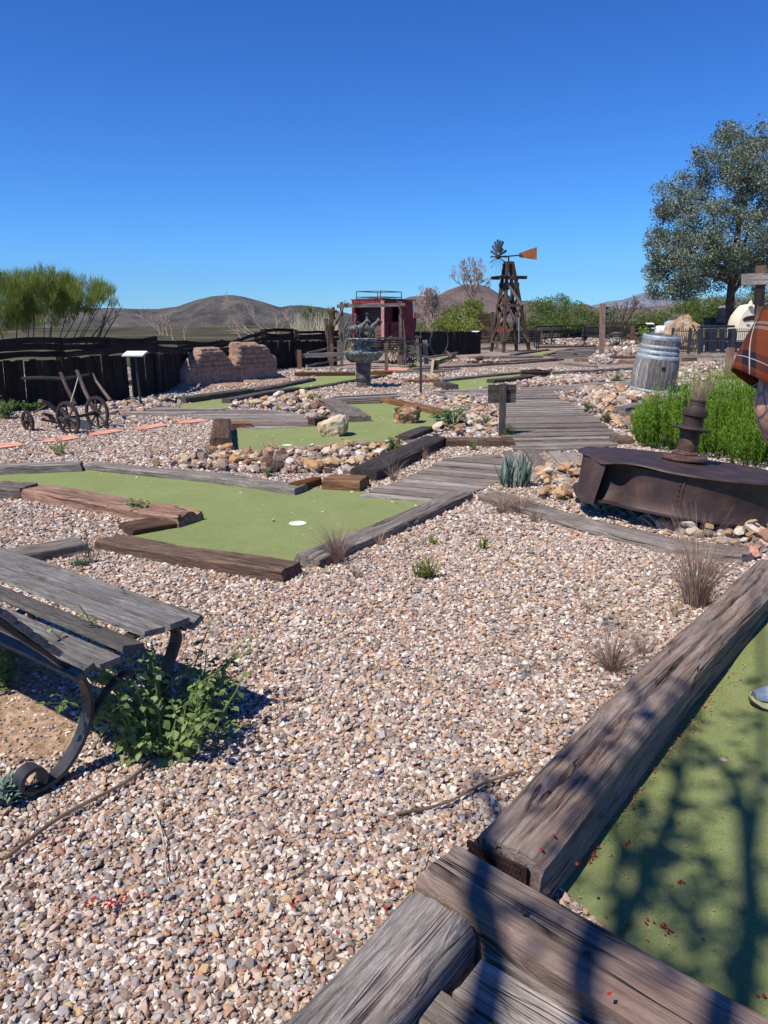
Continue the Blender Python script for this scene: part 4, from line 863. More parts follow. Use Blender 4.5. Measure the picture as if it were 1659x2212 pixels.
# bright green shrub behind tank
def strand_shrub(name, spots, label, mat, n, wid=.006, sprd=.5, cat='shrub', group=None, stem=None, loc=None):
    mb = MB()
    for _ in range(n):
        g, rx, ry, h = random.choice(spots); a = random.uniform(0, 2*pi); r = sqrt(random.random())
        p = Vector(g) + Vector((cos(a)*rx*r, sin(a)*ry*r, 0)); hh_ = h*(1 - .45*r*r)*random.uniform(.55, 1.08)
        z0 = hh_*random.uniform(.05, .8); d = Vector((cos(a)*r*.5 + random.uniform(-.35, .35), sin(a)*r*.5 + random.uniform(-.35, .35), 1)).normalized()
        L = min(hh_ - z0 + .05, h*.16)*random.uniform(.5, 1.1); b_ = p + Vector((cos(a)*.2*rx*z0/h, 0, z0)); s = Vector((random.uniform(-1, 1), random.uniform(-1, 1), 0)).normalized(); tt = min(1, max(0, z0/h*.8 + random.uniform(-.1, .3)))
        q = b_ + d*L; m_ = b_ + d*L*.5 + Vector((0, 0, L*.06))
        mb.add([b_ - s*wid, b_ + s*wid, m_ + s*wid*.8, q, m_ - s*wid*.8], [(0, 1, 2, 4), (4, 2, 3)], tint=tt)
        for k in range(3):
            t = random.random(); c_ = b_ + d*L*t; dd = (d + Vector((random.uniform(-.9, .9), random.uniform(-.9, .9), .3))).normalized(); e_ = c_ + dd*L*.3
            mb.add([c_ - s*wid*.6, c_ + s*wid*.6, e_], [(0, 1, 2)], tint=tt)
    for g, rx, ry, h in spots:
        for i in range(9):
            a = random.uniform(0, 2*pi); t = Vector(g) + Vector((cos(a)*rx*.6, sin(a)*ry*.6, h*.65)); mb.tube([Vector(g), Vector(g).lerp(t, .5) + Vector((0, 0, .03)), t], [.012, .009, .004], 5, tint=.1)
    return tag(mb.build(name, M[mat], loc=loc or spots[0][0]), label, cat, group)
def spot(u, v, wp, vt, yd=0):
    g = G(u, v); g = g + Vector((g.x/g.y*yd, yd, 0)); return (g, wp*.5*g.length/FPX, wp*.42*g.length/FPX, V(u, vt, g.y).z)
def plume_shrub(name, spots, label, mat, n, m_):
    mb = MB()
    for _ in range(n):
        g, rx, ry, h = random.choice(spots); a = random.uniform(0, 2*pi); r = sqrt(random.random()); base = Vector(g) + Vector((cos(a)*rx*r*.8, sin(a)*ry*r*.8, 0)); hh_ = h*(1 - .42*r*r)*random.uniform(.62, 1.1)
        tip = base + Vector((cos(a)*rx*r*.35 + random.uniform(-.06, .06), sin(a)*ry*r*.35 + random.uniform(-.06, .06), hh_)); z0 = random.uniform(.0, .55); p0 = base.lerp(tip, z0); ax = (tip - p0); Lp = ax.length; ax.normalize(); dk = random.uniform(-.18, .18)
        mb.tube([p0, tip], [.002, .0008], 3, cap=False, tint=.2)
        for k in range(int(m_*Lp/h) + 6):
            t = random.random(); p = p0.lerp(tip, t); o_ = Vector((random.uniform(-1, 1), random.uniform(-1, 1), 0)).normalized(); d = (ax*random.uniform(.7, 1.6) + o_*.75).normalized(); L_ = random.uniform(.022, .05)*(1.15 - .5*t); s_ = d.cross(o_ + Vector((0, .3, .2))).normalized()*L_*.085
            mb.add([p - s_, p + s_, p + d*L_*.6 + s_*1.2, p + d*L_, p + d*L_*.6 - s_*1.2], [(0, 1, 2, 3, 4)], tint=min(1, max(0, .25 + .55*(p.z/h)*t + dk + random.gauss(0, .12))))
    return tag(mb.build(name, M[mat], loc=spots[0][0]), label, 'shrub')
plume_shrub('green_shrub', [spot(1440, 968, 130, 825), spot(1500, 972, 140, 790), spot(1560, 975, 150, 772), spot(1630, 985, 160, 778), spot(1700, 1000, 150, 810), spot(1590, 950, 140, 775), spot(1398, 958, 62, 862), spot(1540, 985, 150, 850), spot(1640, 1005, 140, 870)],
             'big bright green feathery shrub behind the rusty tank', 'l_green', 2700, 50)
# ================================================================ PROPS
def Rz(a): return Matrix.Rotation(a, 4, 'Z')
# ---- near bench
Jt = G(124, 1445, .40); Jt.z = 0
LD = Vector((-.80, .60, 0)); DD = Vector((.60, .80, 0))
def bp(a, z, e=0): return Jt + DD*a + LD*e + Vector((0, 0, z + .022))
bench = thing('park_bench', tuple(bp(.2, 0, .6)), 'weathered slatted bench with curled iron legs in the left foreground', 'bench')
def arcpts(pts, n=6):
    out = []; P = [Vector(p) for p in pts]
    for i in range(len(P) - 1):
        p0 = P[max(i - 1, 0)]; p1 = P[i]; p2 = P[i + 1]; p3 = P[min(i + 2, len(P) - 1)]
        for k in range(n):
            t = k/n; out.append(.5*((2*p1) + (-p0 + p2)*t + (2*p0 - 5*p1 + 4*p2 - p3)*t*t + (-p0 + 3*p1 - 3*p2 + p3)*t**3))
    out.append(P[-1]); return out
def flatbar(mb, pts2, e, wid=.052, th=.014):
    """curved flat bar in the side plane; pts2 = (a, z)"""
    P = arcpts([bp(a, z, e) for a, z in pts2], 7); vs = []
    for i, p in enumerate(P):
        d = (P[min(i + 1, len(P) - 1)] - P[max(i - 1, 0)]).normalized(); n = d.cross(LD).normalized()
        vs += [p - LD*wid/2 - n*th/2, p + LD*wid/2 - n*th/2, p + LD*wid/2 + n*th/2, p - LD*wid/2 + n*th/2]
    N = len(P); mb.add(vs, [(4*i + k, 4*i + (k + 1) % 4, 4*i + 4 + (k + 1) % 4, 4*i + 4 + k) for i in range(N - 1) for k in range(4)] + [(3, 2, 1, 0), (4*N - 4, 4*N - 3, 4*N - 2, 4*N - 1)])
scroll = [(-.13 + .040*cos(t), .044 + .040*sin(t)) for t in [pi*1.55 - k*pi/4 for k in range(0, 8)]]
for e in (0.0, 1.32):
    mb = MB(); flatbar(mb, [(0, .405), (.07, .33), (.095, .22), (.055, .11), (-.02, .03), (-.085, .006)] + scroll, e); mb.build('leg', M['iron'], bench, smooth=30)
    mb = MB(); flatbar(mb, [(.44, .40), (.47, .33), (.42, .22), (.40, .12), (.46, .03), (.53, .008)] + [(.57 - .04*cos(t), .046 + .04*sin(t)) for t in [pi*1.5 - k*pi/4 for k in range(0, 6)]], e); mb.build('leg', M['iron'], bench, smooth=30)
    mb = MB(); flatbar(mb, [(-.34, .80), (-.25, .69), (-.13, .55), (-.03, .44), (.03, .37), (.10, .345), (.2, .37), (.3, .40), (.4, .41), (.46, .395), (.50, .35)], e); mb.build('seat_frame', M['iron'], bench, smooth=30)
    mb = MB(); flatbar(mb, [(.06, .10), (.13, .2), (.25, .27), (.37, .2), (.42, .12)], e, .03, .010); mb.build('brace', M['iron'], bench, smooth=30)
for a, z, w_ in [(.045, .375, .075), (.135, .372, .08), (.225, .395, .085), (.315, .422, .085), (.40, .433, .085), (.475, .41, .06)]:
    mb = MB(); c0 = bp(a, z, -.09 if a < .35 else -.12); c1 = bp(a + random.uniform(-.01, .01), z, 1.5)
    nb = 3; sl = {.045: -.35, .135: .0, .225: .22, .315: .12, .40: 0, .475: -.5}[a]
    mb.beam(c0, c1, w_, .022, seg=10, rough=.002, rot=sl); mb.build('seat_slat', M['w_slat'], bench)
for i in range(7):
    t = i/6; a = -.06 - .26*t; z = .475 + .31*t; mb = MB(); mb.beam(bp(a + .022, z, -.075), bp(a + .022, z, 1.5), .052, .02, seg=8, rough=.0015, rot=.87); mb.build('back_slat', M['w_slat'], bench)
# ---- rusty tank
TC = Vector((2.36, 6.03, .065)); TR = .80; TH = .30
tilt = Matrix.Translation(TC) @ Matrix.Rotation(radians(6.5), 4, 'Y') @ Matrix.Rotation(radians(-2.5), 4, 'X')
tank = thing('rusty_tank', tuple(TC), 'big round rusty iron tank with a torn side, lying on rocks at the right', 'tank')
def dent(a, z):
    da = (a - radians(212) + pi) % (2*pi) - pi
    return -.075*math.exp(-(da/.16)**2)*(.4 + .6*sin(min(max(z/TH, 0), 1)*pi)) + .03*math.exp(-((da + .3)/.15)**2)*(1 - z/TH)
def wallfn(r, z, a): return (r + dent(a, z) + .012*nz((cos(a)*2, sin(a)*2, z*4)), z + .012*nz((cos(a)*3, sin(a)*3, 7)))
mb = MB(); mb.lathe([(TR*1.005, 0), (TR*.985, .02), (TR*.975, .08), (TR*.97, .14), (TR*.97, .2), (TR*.975, .26), (TR*.98, TH - .004), (TR*.965, TH - .004), (TR*.955, .2), (TR*.955, .08), (TR*.965, 0)], 120, tilt, fn=wallfn, cap=False)
mb.build('side_wall', M['rust'], tank, smooth=40)
mb = MB()
def topfn(r, z, a):
    k = r/(TR*1.0); da = (a - radians(212) + pi) % (2*pi) - pi
    return r*(1 + .02*nz((cos(a)*2, sin(a)*2, 1)) + .03*math.exp(-(da/.3)**2)*(k > .8)), z + (k**4)*(.012*nz((cos(a)*2.2, sin(a)*2.2, 3)) - .022*math.exp(-((da + .12)/.16)**2) + .012*math.exp(-((da - .25)/.2)**2))
mb.lathe([(.001, TH + .012), (.2, TH + .012), (.4, TH + .01), (.6, TH + .01), (TR*.9, TH + .009), (TR*1.02, TH + .008), (TR*1.03, TH - .004), (TR*1.0, TH - .004), (.6, TH), (.001, TH)], 120, tilt, fn=topfn); mb.build('top_plate', M['rust'], tank, smooth=40)
mb = MB(); mb.lathe([(TR*.99, -.012), (TR*1.035, -.01), (TR*1.035, .004), (TR*.99, .004)], 96, tilt, cap=False, fn=lambda r, z, a: (r + .01*nz((cos(a)*2, sin(a)*2, 5)), z - (.02 if 3.1 < a < 3.7 else 0)*sin((a - 3.1)/.6*pi))); mb.build('bottom_rim', M['rust'], tank)
mb = MB()
def tp(a, r, z): return tilt @ Vector((cos(a)*r, sin(a)*r, z))
nu, nv_ = 12, 8; vs = []
for j in range(nv_ + 1):
    for i in range(nu + 1):
        s, t = i/nu, j/nv_; a = radians(181) + radians(26)*s; low = .02 + .06*s*(1 - t)
        vs.append(tp(a, TR*1.0 + .05*(1 - t)*sin(s*pi*.9) + .02 + .05*s*(1 - t), TH*.98*t - .01 + .02*nz((s*3, t*2, 4)) - .03*(1 - t)*s))
mb.add(vs, [(j*(nu + 1) + i, j*(nu + 1) + i + 1, (j + 1)*(nu + 1) + i + 1, (j + 1)*(nu + 1) + i) for j in range(nv_) for i in range(nu)]); mb.build('torn_flap', M['rust'], tank, smooth=True)
mb = MB()
for q in ((radians(249.5), .02),):
    mb.tube([tp(q[0], TR*.985, .01), tp(q[0], TR*.985, TH*.97)], .004, 5)
for k in range(7): mb.lathe([(0.001, 0), (.006, .0), (.004, .004), (.001, .005)], 6, tilt @ Rz(radians(247.5)) @ Matrix.Translation((TR*.985, 0, .03 + k*.04)) @ Matrix.Rotation(pi/2, 4, 'Y'))
mb.build('rivet_seam', M['rust2'], tank)
SB = tilt @ Vector((0, 0, TH + .012)); SB = G(1478, 994, SB.z); sm = Matrix.Translation(SB) @ Matrix.Rotation(radians(8.5), 4, 'Y') @ Matrix.Rotation(radians(-2), 4, 'X')
def hexf(r, z, a): return r, z
mb = MB(); mb.lathe([(.17, 0), (.178, .012), (.172, .034), (.12, .04), (.10, .048), (.105, .056), (.098, .066), (.086, .07)], 40, sm @ Matrix.Rotation(radians(-5), 4, 'Y')); mb.build('base_flange', M['rust2'], tank, smooth=35)
mb = MB(); pr = [(.07, .05), (.085, .062), (.078, .075)] + [(.072 + .003*(i % 2), .08 + i*.012) for i in range(12)] + [(.078, .225), (.09, .235), (.092, .245)]; mb.lathe(pr, 36, sm); mb.build('threaded_neck', M['rust2'], tank, smooth=30)
mb = MB(); mb.lathe([(.08, .245), (.14, .248), (.147, .258), (.145, .268), (.09, .272), (.075, .282)], 40, sm); mb.build('collar', M['rust'], tank, smooth=30)
mb = MB(); mb.lathe([(.078, .275), (.078, .345), (.082, .352), (.093, .362), (.096, .385), (.092, .41), (.075, .425), (.063, .44), (.06, .475), (.065, .48), (.064, .492), (.052, .49), (.05, .46)], 36, sm, cap=False)
mb.build('spout', M['rust'], tank, smooth=30)
g = sm @ Vector((0, 0, .45)); mb = MB(); blades(mb, g, 260, .24, .55, .003, r0=.045, seg=4, lean=.25); tag(mb.build('dry_grass', M['l_dry'], loc=g), 'bunch of dry grey grass sprouting from the top of the rusty spout', 'grass')
# ---- barrel
g = G(1419, 853); g.y += .35; g.z = .05
bs = g.y/FPX*.87; lean = Matrix.Translation(g) @ Matrix.Rotation(radians(5), 4, 'Y') @ Matrix.Rotation(radians(4), 4, 'X')
BH = 1.12; R0 = 46.5*bs; R1 = 53*bs
def br(z): t = z/BH; return R0 + (R1 - R0)*sin(min(1, t*1.18 + .12)*pi)**.8 - .07*max(0, t - .55)
barrel = thing('wine_barrel', tuple(g), 'leaning silver grey oak barrel with galvanised hoops and a bung hole', 'barrel')
NS = 26
mb = MB()
for k in range(NS):
    a0_ = 2*pi*k/NS; a1_ = 2*pi*(k + 1)/NS - .012; vs = []; wc = []; o = fresh(); hz_ = random.uniform(-.008, .008); rr_ = random.uniform(-.004, .004)
    for j in range(13):
        z = BH*j/12 + (hz_ if j == 12 else 0)
        for q, dr in ((a0_, 0), ((a0_ + a1_)/2, .003), (a1_, 0), (a1_, -.03), (a0_, -.03)):
            r = br(min(z, BH)) + dr + rr_; vs.append(lean @ Vector((cos(q)*r, sin(q)*r, z))); wc.append(o + Vector((z, q*.4, dr)))
    fs = [(5*j + e, 5*j + (e + 1) % 5, 5*j + 5 + (e + 1) % 5, 5*j + 5 + e) for j in range(12) for e in range(5)] + [(4, 3, 2, 1, 0), (60, 61, 62, 63, 64)]; mb.add(vs, fs, wc)
mb.build('staves', M['w_stave'], barrel)
for z, hw in ((.03, .035), (.70, .033), (.80, .026), (.90, .026), (1.075, .04)):
    mb = MB(); mb.lathe([(br(z - hw) + .006, z - hw), (br(z) + .009, z), (br(z + hw) + .006, z + hw), (br(z + hw) - .004, z + hw), (br(z - hw) - .004, z - hw)], 64, lean, cap=False, fn=lambda r, zz, a: (r, zz + .006*nz((a, z*9, 0))))
    hoop = mb.build('hoop', M['hoop'], barrel, smooth=True); mb = MB()
    for aa in (-1.72, -1.62, -1.52) if z > 1 else (-1.7, -1.6): mb.lathe([(.001, .0), (.009, 0), (.006, .006), (.001, .008)], 8, lean @ Rz(aa + .12) @ Matrix.Translation((br(z) + .009, 0, z)) @ Matrix.Rotation(pi/2, 4, 'Y'))
    mb.build('rivet', M['irongrey'], hoop)
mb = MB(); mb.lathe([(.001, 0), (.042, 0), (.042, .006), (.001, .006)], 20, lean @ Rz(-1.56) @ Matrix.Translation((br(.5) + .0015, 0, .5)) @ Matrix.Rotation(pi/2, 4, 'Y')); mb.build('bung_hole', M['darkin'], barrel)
mb = MB(); mb.lathe([(.001, BH - .06), (R0*.86, BH - .06), (R0*.86, BH - .03), (.001, BH - .03)], 40, lean)
for k in range(9):
    a = -.1 + k*.1; p = lean @ Vector((cos(a)*br(BH)*.93, sin(a)*br(BH)*.93, BH - .03)); mb.beam(p, p + Vector((0, 0, random.uniform(.03, .08))), .05, .02, rot=a)
mb.build('barrel_head', M['w_stave'], barrel)
# ---- square sign seen from behind
g = G(1084, 944); yS = g.y
sign = thing('wooden_sign', tuple(g), 'square wooden sign board seen from behind on a single post beside the boardwalk', 'sign')
a = V(*P3(1068, 300), yS); mb = MB(); mb.beam(G(1084, 944) + Vector((-.0, 0, -.05)), V(*P3(1070, 296), yS), .082, .05, up=(0, 1, 0), seg=6, rough=.004); mb.build('post', M['w_dark'], sign)
c1 = V(*P3(963, 440), yS); c2 = V(*P3(1172, 305), yS); mb = MB(); hB = c2.z - c1.z
for k in range(4):
    z = c1.z + hB*(k + .5)/4; mb.beam(Vector((c1.x, yS + .045, z)), Vector((c2.x, yS + .045, z + .004)), .022, hB/4 - .003, seg=6, rough=.002)
mb.build('board', M['w_dark'], sign); mb = MB()
for k in range(4): mb.lathe([(.001, 0), (.006, 0), (.004, .004)], 8, Matrix.Translation((c1.x + (.08 if k % 2 else c2.x - c1.x - .08), yS + .033, c1.z + hB*(.2 + .55*(k//2)))) @ Matrix.Rotation(pi/2, 4, 'X'))
mb.build('bolt', M['iron'], sign)
# ---- slanted plate signs on thin poles
def polesign(bu, bv, tu, tv, wpx, label, plate='white', lean_=0, th=.02, dpt=.3, rad=.022, mat='iron'):
    g = G(bu, bv); t = V(tu, tv, g.y); s = thing('pole_sign', tuple(g), label, 'sign', 'slanted plate signs on thin poles')
    mb = MB(); mb.tube([g - Vector((0, 0, .05)), t - Vector((0, 0, .03))], rad, 8); mb.build('pole', M[mat], s)
    wv = wpx*g.length/FPX; mb = MB()
    c = t; up = Vector((0, -sin(radians(12)), cos(radians(12)))); mb.beam(c - Vector((wv/2, 0, 0)), c + Vector((wv/2, 0, 0)), dpt, th, up=up); mb.build('plate', M[plate], s)
    mb = MB(); mb.beam(c - Vector((wv/2, 0, .022)), c + Vector((wv/2, 0, -.022)), dpt*.9, .015, up=up); mb.build('plate_backing', M['iron'], s)
polesign(305, 876, 291, 764, 42, 'white topped slanted sign on a thin pole in front of the charred fence')
polesign(1026, 763, 1027, 717, 18, 'white topped sign on a thin pole left of the windmill')
polesign(1404, 750, 1404, 699, 15, 'tall thin pole sign beside the far rail fence', rad=.03)
gq = cF(375, 900); polesign(gq[0], gq[1] + 6, cF(375, 803)[0], cF(375, 803)[1], 23, 'low white lectern sign on a thick black post left of the iron railing', rad=.05, dpt=.5)
g = G(909, 855); t = V(909, 748, g.y); s = thing('pole_stand', tuple(g), 'thin plain black pole standing in the gravel right of the fountain', 'pole')
mb = MB(); mb.beam(g - Vector((0, 0, .05)), t, .045, .045); mb.build('pole', M['iron'], s); mb = MB(); mb.beam(t - Vector((.02, .0, 0)), t + Vector((.02, 0, .03)), .12, .03); mb.build('cap', M['iron'], s)
# stake with small tag
g = G(*cK(808, 500)); t = V(*cK(852, 150), g.y); s = thing('marker_stake', tuple(g), 'pale yellow wooden stake with a small dark board on its side', 'stake')
mb = MB(); mb.beam(g - Vector((0, 0, .05)), t, .06, .04, up=(0, 1, 0)); mb.build('stake', plain('yellow_lath', (.62, .5, .3), (.72, .6, .38), sc=6, rough=.8), s)
mb = MB(); a_, b_ = V(*cK(862, 310), g.y + .05), V(*cK(912, 155), g.y + .05); mb.beam(Vector(((a_.x + b_.x)/2 - .01, g.y + .05, a_.z)), Vector(((a_.x + b_.x)/2, g.y + .05, b_.z)), .19, .03, up=(0, 1, 0)); mb.build('board', M['w_dark'], s)
# cups
for u, v, r, lab in ((643, 1131, .052, 'white ringed hole cup sunk in the big turf'), (*P2(793, 743), .05, 'white ringed hole cup sunk in the boulder turf')):
    g = G(u, v, .012); mb = MB(); n = 32; mt = Matrix.Translation(g)
    mb.lathe([(r*1.25, .0025), (r*1.25, .004), (r, .004), (r*.97, -.01)], n, mt, cap=False); mb.lathe([(r*.97, .001), (.001, .001)], n, mt, cap=False)
    tag(mb.build('hole_cup', M['cup'], loc=g), lab, 'hole cup')
# iron rim lying on the turf
g = G(cL(910, 0)[0], cL(0, 690)[1]); g.y += .5; R_ = 195*.1653*g.length/FPX; mt = Matrix.Translation(g + Vector((0, 0, .02)))
rim = thing('iron_wheel_rim', tuple(g), 'wide rusty grooved iron wheel lying flat on the far turf', 'wheel')
mb = MB(); mb.lathe([(R_*.8, .0), (R_, 0), (R_, .02), (R_*.93, .03), (R_*.9, .06), (R_*.93, .09), (R_, .11), (R_, .13), (R_*.8, .13)], 48, mt, cap=False); mb.build('rim', M['rust'], rim, smooth=30)
for k in range(6): mb = MB(); a = k*pi/3 + .3; mb.beam(g + Vector((0, 0, .12)), g + Vector((cos(a)*R_*.85, sin(a)*R_*.85, .12)), .1, .04); mb.build('spoke', M['rust'], rim)
mb = MB(); mb.lathe([(.001, .05), (.14, .05), (.14, .16), (.05, .17), (.001, .17)], 20, mt); mb.build('hub', M['rust'], rim)
# ---- charred fence
def fence(name, ctrl, label, rails=(.0, .3, .62), tops=True, gapp=(), seedlean=.025, pw=.11):
    """ctrl: (u, vbase, vpick, vtop)"""
    C = []
    for u, vb, vp, vt in ctrl:
        g = G(u, vb); C.append((g, V(u, vp, g.y).z, V(u, vt, g.y).z))
    f = thing(name, tuple(C[0][0]), label, 'fence')
    for i in range(len(C) - 1):
        (a, pa, ta), (b_, pb, tb) = C[i], C[i + 1]; L = (b_ - a).length; n = max(2, int(L/pw)); mb = MB(); dr = (b_ - a).normalized(); nn2 = Vector((-dr.y, dr.x, 0))
        for k in range(n):
            t = (k + .5)/n; p = a.lerp(b_, t); hgt = pa + (pb - pa)*t + random.uniform(-.02, .02)
            if random.random() < .012: continue
            ln = random.uniform(-seedlean, seedlean) + .03*sin(t*4 + i)
            mb.beam(p - Vector((0, 0, .05)) + nn2*random.uniform(-.01, .01), p + dr*ln*hgt + Vector((0, 0, hgt)) + nn2*random.uniform(-.02, .02), .02, L/n*random.uniform(.93, 1.06), up=dr, tint=random.random())
        mb.build('picket_panel', M['w_fence'], f)
        if tops:
            for r0 in rails:
                mb = MB(); za = pa + (ta - pa)*r0 + .02; zb = pb + (tb - pb)*r0 + .02; hgt = min((ta - pa), (tb - pb))*.27 + .01
                mb.beam(a + Vector((0, 0, za + hgt*.5)) - nn2*.05 - dr*.04, b_ + Vector((0, 0, zb + hgt*.5)) - nn2*.05 + dr*.04, .03, hgt*random.uniform(.8, 1.0), seg=6, rough=.02, bow=random.uniform(-.05, .03)); mb.build('rail_board', M['w_fence'], f)
        mb = MB(); mb.beam(a + nn2*.05 - Vector((0, 0, .1)), a + nn2*.05 + Vector((0, 0, ta - .03)), .1, .1); mb.build('post', M['w_fence'], f)
    return f
fence('charred_fence', [(-160, 905, 790, 738), (0, 893, 781, 733), (144, 880, 775, 726), (240, 870, 768, 726), (340, 853, 763.5, 724)], 'blackened picket fence with stacked top boards along the left, nearest section')
fence('charred_fence', [(341, 853, 763, 735), (400, 836, 763, 735), (479, 818, 761, 733), (523, 809, 755, 728), (560, 803, 748, 716), (575, 800, 739, 711)], 'blackened picket fence section dipping behind the adobe wall')
fence('charred_fence', [(573, 800, 738, 709), (632, 795, 737, 708), (645, 795, 737, 715), (702, 790, 736, 713), (728, 788, 737, 711)], 'blackened picket fence section between the adobe wall and the red coach')
fence('charred_fence', [(893, 772, 717, 716), (960, 768, 716, 715), (1038, 764, 716.5, 715)], 'blackened picket fence between the red coach and the windmill', tops=False, pw=.14)
# ---- info: adobe wall
g0, g1 = G(*cB(60, 1330)), G(*cB(1105, 1222)); wd = (g1 - g0); WL = wd.length; wd /= WL; wn_ = Vector((-wd.y, wd.x, 0))
if wn_.y < 0: wn_ = -wn_
def wallpt(u, v):
    d = ray(u, v); nn3 = wn_; t = (g0 - Vector((0, 0, H))).dot(nn3)/d.dot(nn3); p = Vector((0, 0, H)) + d*t; return (p - g0).dot(wd), p.z
out = [wallpt(*cB(*q)) for q in [(-30, 1350), (70, 1280), (62, 1200), (72, 1120), (110, 1085), (165, 1030), (200, 985), (240, 930), (275, 880), (500, 880), (525, 920), (580, 975), (625, 1040), (640, 1045), (640, 990), (668, 975), (665, 825), (900, 825), (905, 850), (985, 850), (1030, 890), (1045, 945), (1085, 960), (1105, 1010), (1108, 1240), (1108, 1400), (-30, 1400)]]
OX = np.array([q[0] for q in out]); 
adobe = thing('adobe_wall', tuple(g0), 'ruined reddish adobe brick wall with a notch, in front of the charred fence', 'wall')
WT = .40; ch = .112
out = [(max(-.75, x), (z if z > -.02 else -.35)) for x, z in out]
ss = np.arange(-.8, WL + .3, .018); zz = np.arange(-.06, 1.5, .018); Sg, Zg = np.meshgrid(ss, zz)
jit = np.array([[noise.noise(Vector((a_*5, b_*5, 0))) for a_ in ss] for b_ in zz])
rowi = np.floor((Zg + jit*.012)/ch); fr_ = (Zg + jit*.012)/ch - rowi; SgB = Sg + np.sin(rowi*2.3)*.02*0
PXs = Sg.ravel() + (np.abs(fr_.ravel() - .5)*0)
ins = inpoly(Sg.ravel(), Zg.ravel(), out).reshape(Sg.shape)
dist = np.full(Sg.shape, 9.0)
for i in range(len(out)):
    (x1, y1), (x2, y2) = out[i], out[(i + 1) % len(out)]; dx, dy = x2 - x1, y2 - y1; t_ = np.clip(((Sg - x1)*dx + (Zg - y1)*dy)/(dx*dx + dy*dy + 1e-9), 0, 1)
    dist = np.minimum(dist, np.hypot(Sg - x1 - t_*dx, Zg - y1 - t_*dy))
dist = np.where(ins, dist, 0); Rr = .11
thk = WT/2*np.sqrt(np.clip(1 - (1 - np.clip(dist/Rr, 0, 1))**2, 0, 1))
vs_ = ((Sg/.33 + (rowi % 2)*.5 + np.sin(rowi*5.1)*.12) % 1.0)
gr = np.maximum(np.exp(-(np.minimum(fr_, 1 - fr_)/.085)**2), np.exp(-(np.minimum(vs_, 1 - vs_)/.05)**2)*.95)*np.clip((Zg - .12)/.35 + jit*.5, .12, 1)
big = np.array([[noise.noise(Vector((a_*2.2, b_*2.2, 7))) for a_ in ss] for b_ in zz])
fin = np.array([[noise.noise(Vector((a_*16, b_*16, 3))) for a_ in ss] for b_ in zz])
flare = .10*np.clip(1 - Zg/.25, 0, 1)**2
thk = np.where(dist > 0, np.maximum(thk - gr*.05*np.clip(dist/.05, 0, 1) + big*.02 + fin*.008 + flare, .002), 0)
mb = MB(); idx = -np.ones(Sg.shape, int); vf = []; nr_, nc_ = Sg.shape
cell = ins[:-1, :-1] | ins[1:, :-1] | ins[:-1, 1:] | ins[1:, 1:]
use = np.zeros(Sg.shape, bool); use[:-1, :-1] |= cell; use[1:, :-1] |= cell; use[:-1, 1:] |= cell; use[1:, 1:] |= cell
for j, i in zip(*np.nonzero(use)):
    idx[j, i] = len(vf)//2; p = g0 + wd*float(Sg[j, i]) + Vector((0, 0, float(Zg[j, i]))); t_ = float(thk[j, i]); vf += [p + wn_*(WT/2 - t_), p + wn_*(WT/2 + t_)]
fs = []
for j, i in zip(*np.nonzero(cell)):
    q = [idx[j, i], idx[j, i + 1], idx[j + 1, i + 1], idx[j + 1, i]]; fs.append(tuple(int(2*k) for k in q)); fs.append(tuple(int(2*k + 1) for k in reversed(q)))
mb.add(vf, fs, tint=.5); mb.build('brick_courses', M['adobe'], adobe, smooth=True)
mb = MB(); vs = []
for j in range(7):
    for i in range(41):
        s = -.75 + (WL + .9)*i/40; t = j/6; vs.append(g0 + wd*s + wn_*(-.42 + .5*t + .1*nz((s*2, 1, 1))) + Vector((0, 0, .005 + .13*t*t*(1 if .2 < s < WL else .9) + .03*nz((s*4, t*3, 0))*t)))
mb.add(vs, [(j*41 + i, j*41 + i + 1, (j + 1)*41 + i + 1, (j + 1)*41 + i) for j in range(6) for i in range(40)]); mb.build('mud_footing', M['adobe'], adobe, smooth=True)
# ---- wagon wheel remains
def wheel(name, c, R, axis, mat_r, mat_s, label=None, parent=None, spokes=10, rim=.05, tyre=.012, hubr=.07, hubl=.2, cat='wheel', group=None, loc=None, sw=.035):
    c = Vector(c); ax = Vector(axis).normalized(); q = Vector((0, 0, 1)).rotation_difference(ax).to_matrix().to_4x4(); mt = Matrix.Translation(c) @ q
    th = name if parent is None else None
    w_ = thing(name, tuple(c - Vector((0, 0, R))), label, cat, group) if parent is None else None
    if w_ is None: w_ = parent
    mb = MB(); hw = rim*.45; mb.lathe([(R - rim, -hw), (R, -hw), (R, hw), (R - rim, hw), (R - rim, -hw)], 44, mt, cap=False); r_ = mb.build('rim' if parent is None else name, mat_r, w_)
    sub = w_ if parent is None else r_
    for k in range(spokes):
        a = 2*pi*k/spokes + .2; mb = MB(); d = mt.to_3x3() @ Vector((cos(a), sin(a), 0)); mb.beam(c + d*hubr*.6, c + d*(R - rim*.6), sw, sw*.8, up=ax, tw=sw*.75); mb.build('spoke', mat_s, sub)
    mb = MB(); mb.lathe([(.001, -hubl/2), (hubr*.55, -hubl/2), (hubr*.75, -hubl*.3), (hubr, -hubl*.15), (hubr, hubl*.15), (hubr*.75, hubl*.3), (hubr*.55, hubl/2), (.001, hubl/2)], 18, mt); mb.build('hub', mat_s, sub)
    return w_
cW = crop(60/1.8228, 1420/1.8228, 420/1659/1.8228)
def wpt(x, y, yy): return V(*cW(x, y), yy)
gb = G(*cW(830, 1150)); yw1 = gb.y; R1_ = (wpt(0, 640, yw1) - wpt(0, 1155, yw1)).z/2*1.04
c1_ = wpt(820, 900, yw1); c2_ = wpt(1270, 810, yw1 + .62); 
axl = (c2_ - c1_).normalized()
cart = thing('cart_axle', tuple(c1_ - Vector((0, 0, R1_))), 'pair of old spoked cart wheels on one axle leaning upright on the gravel', 'cart wheels')
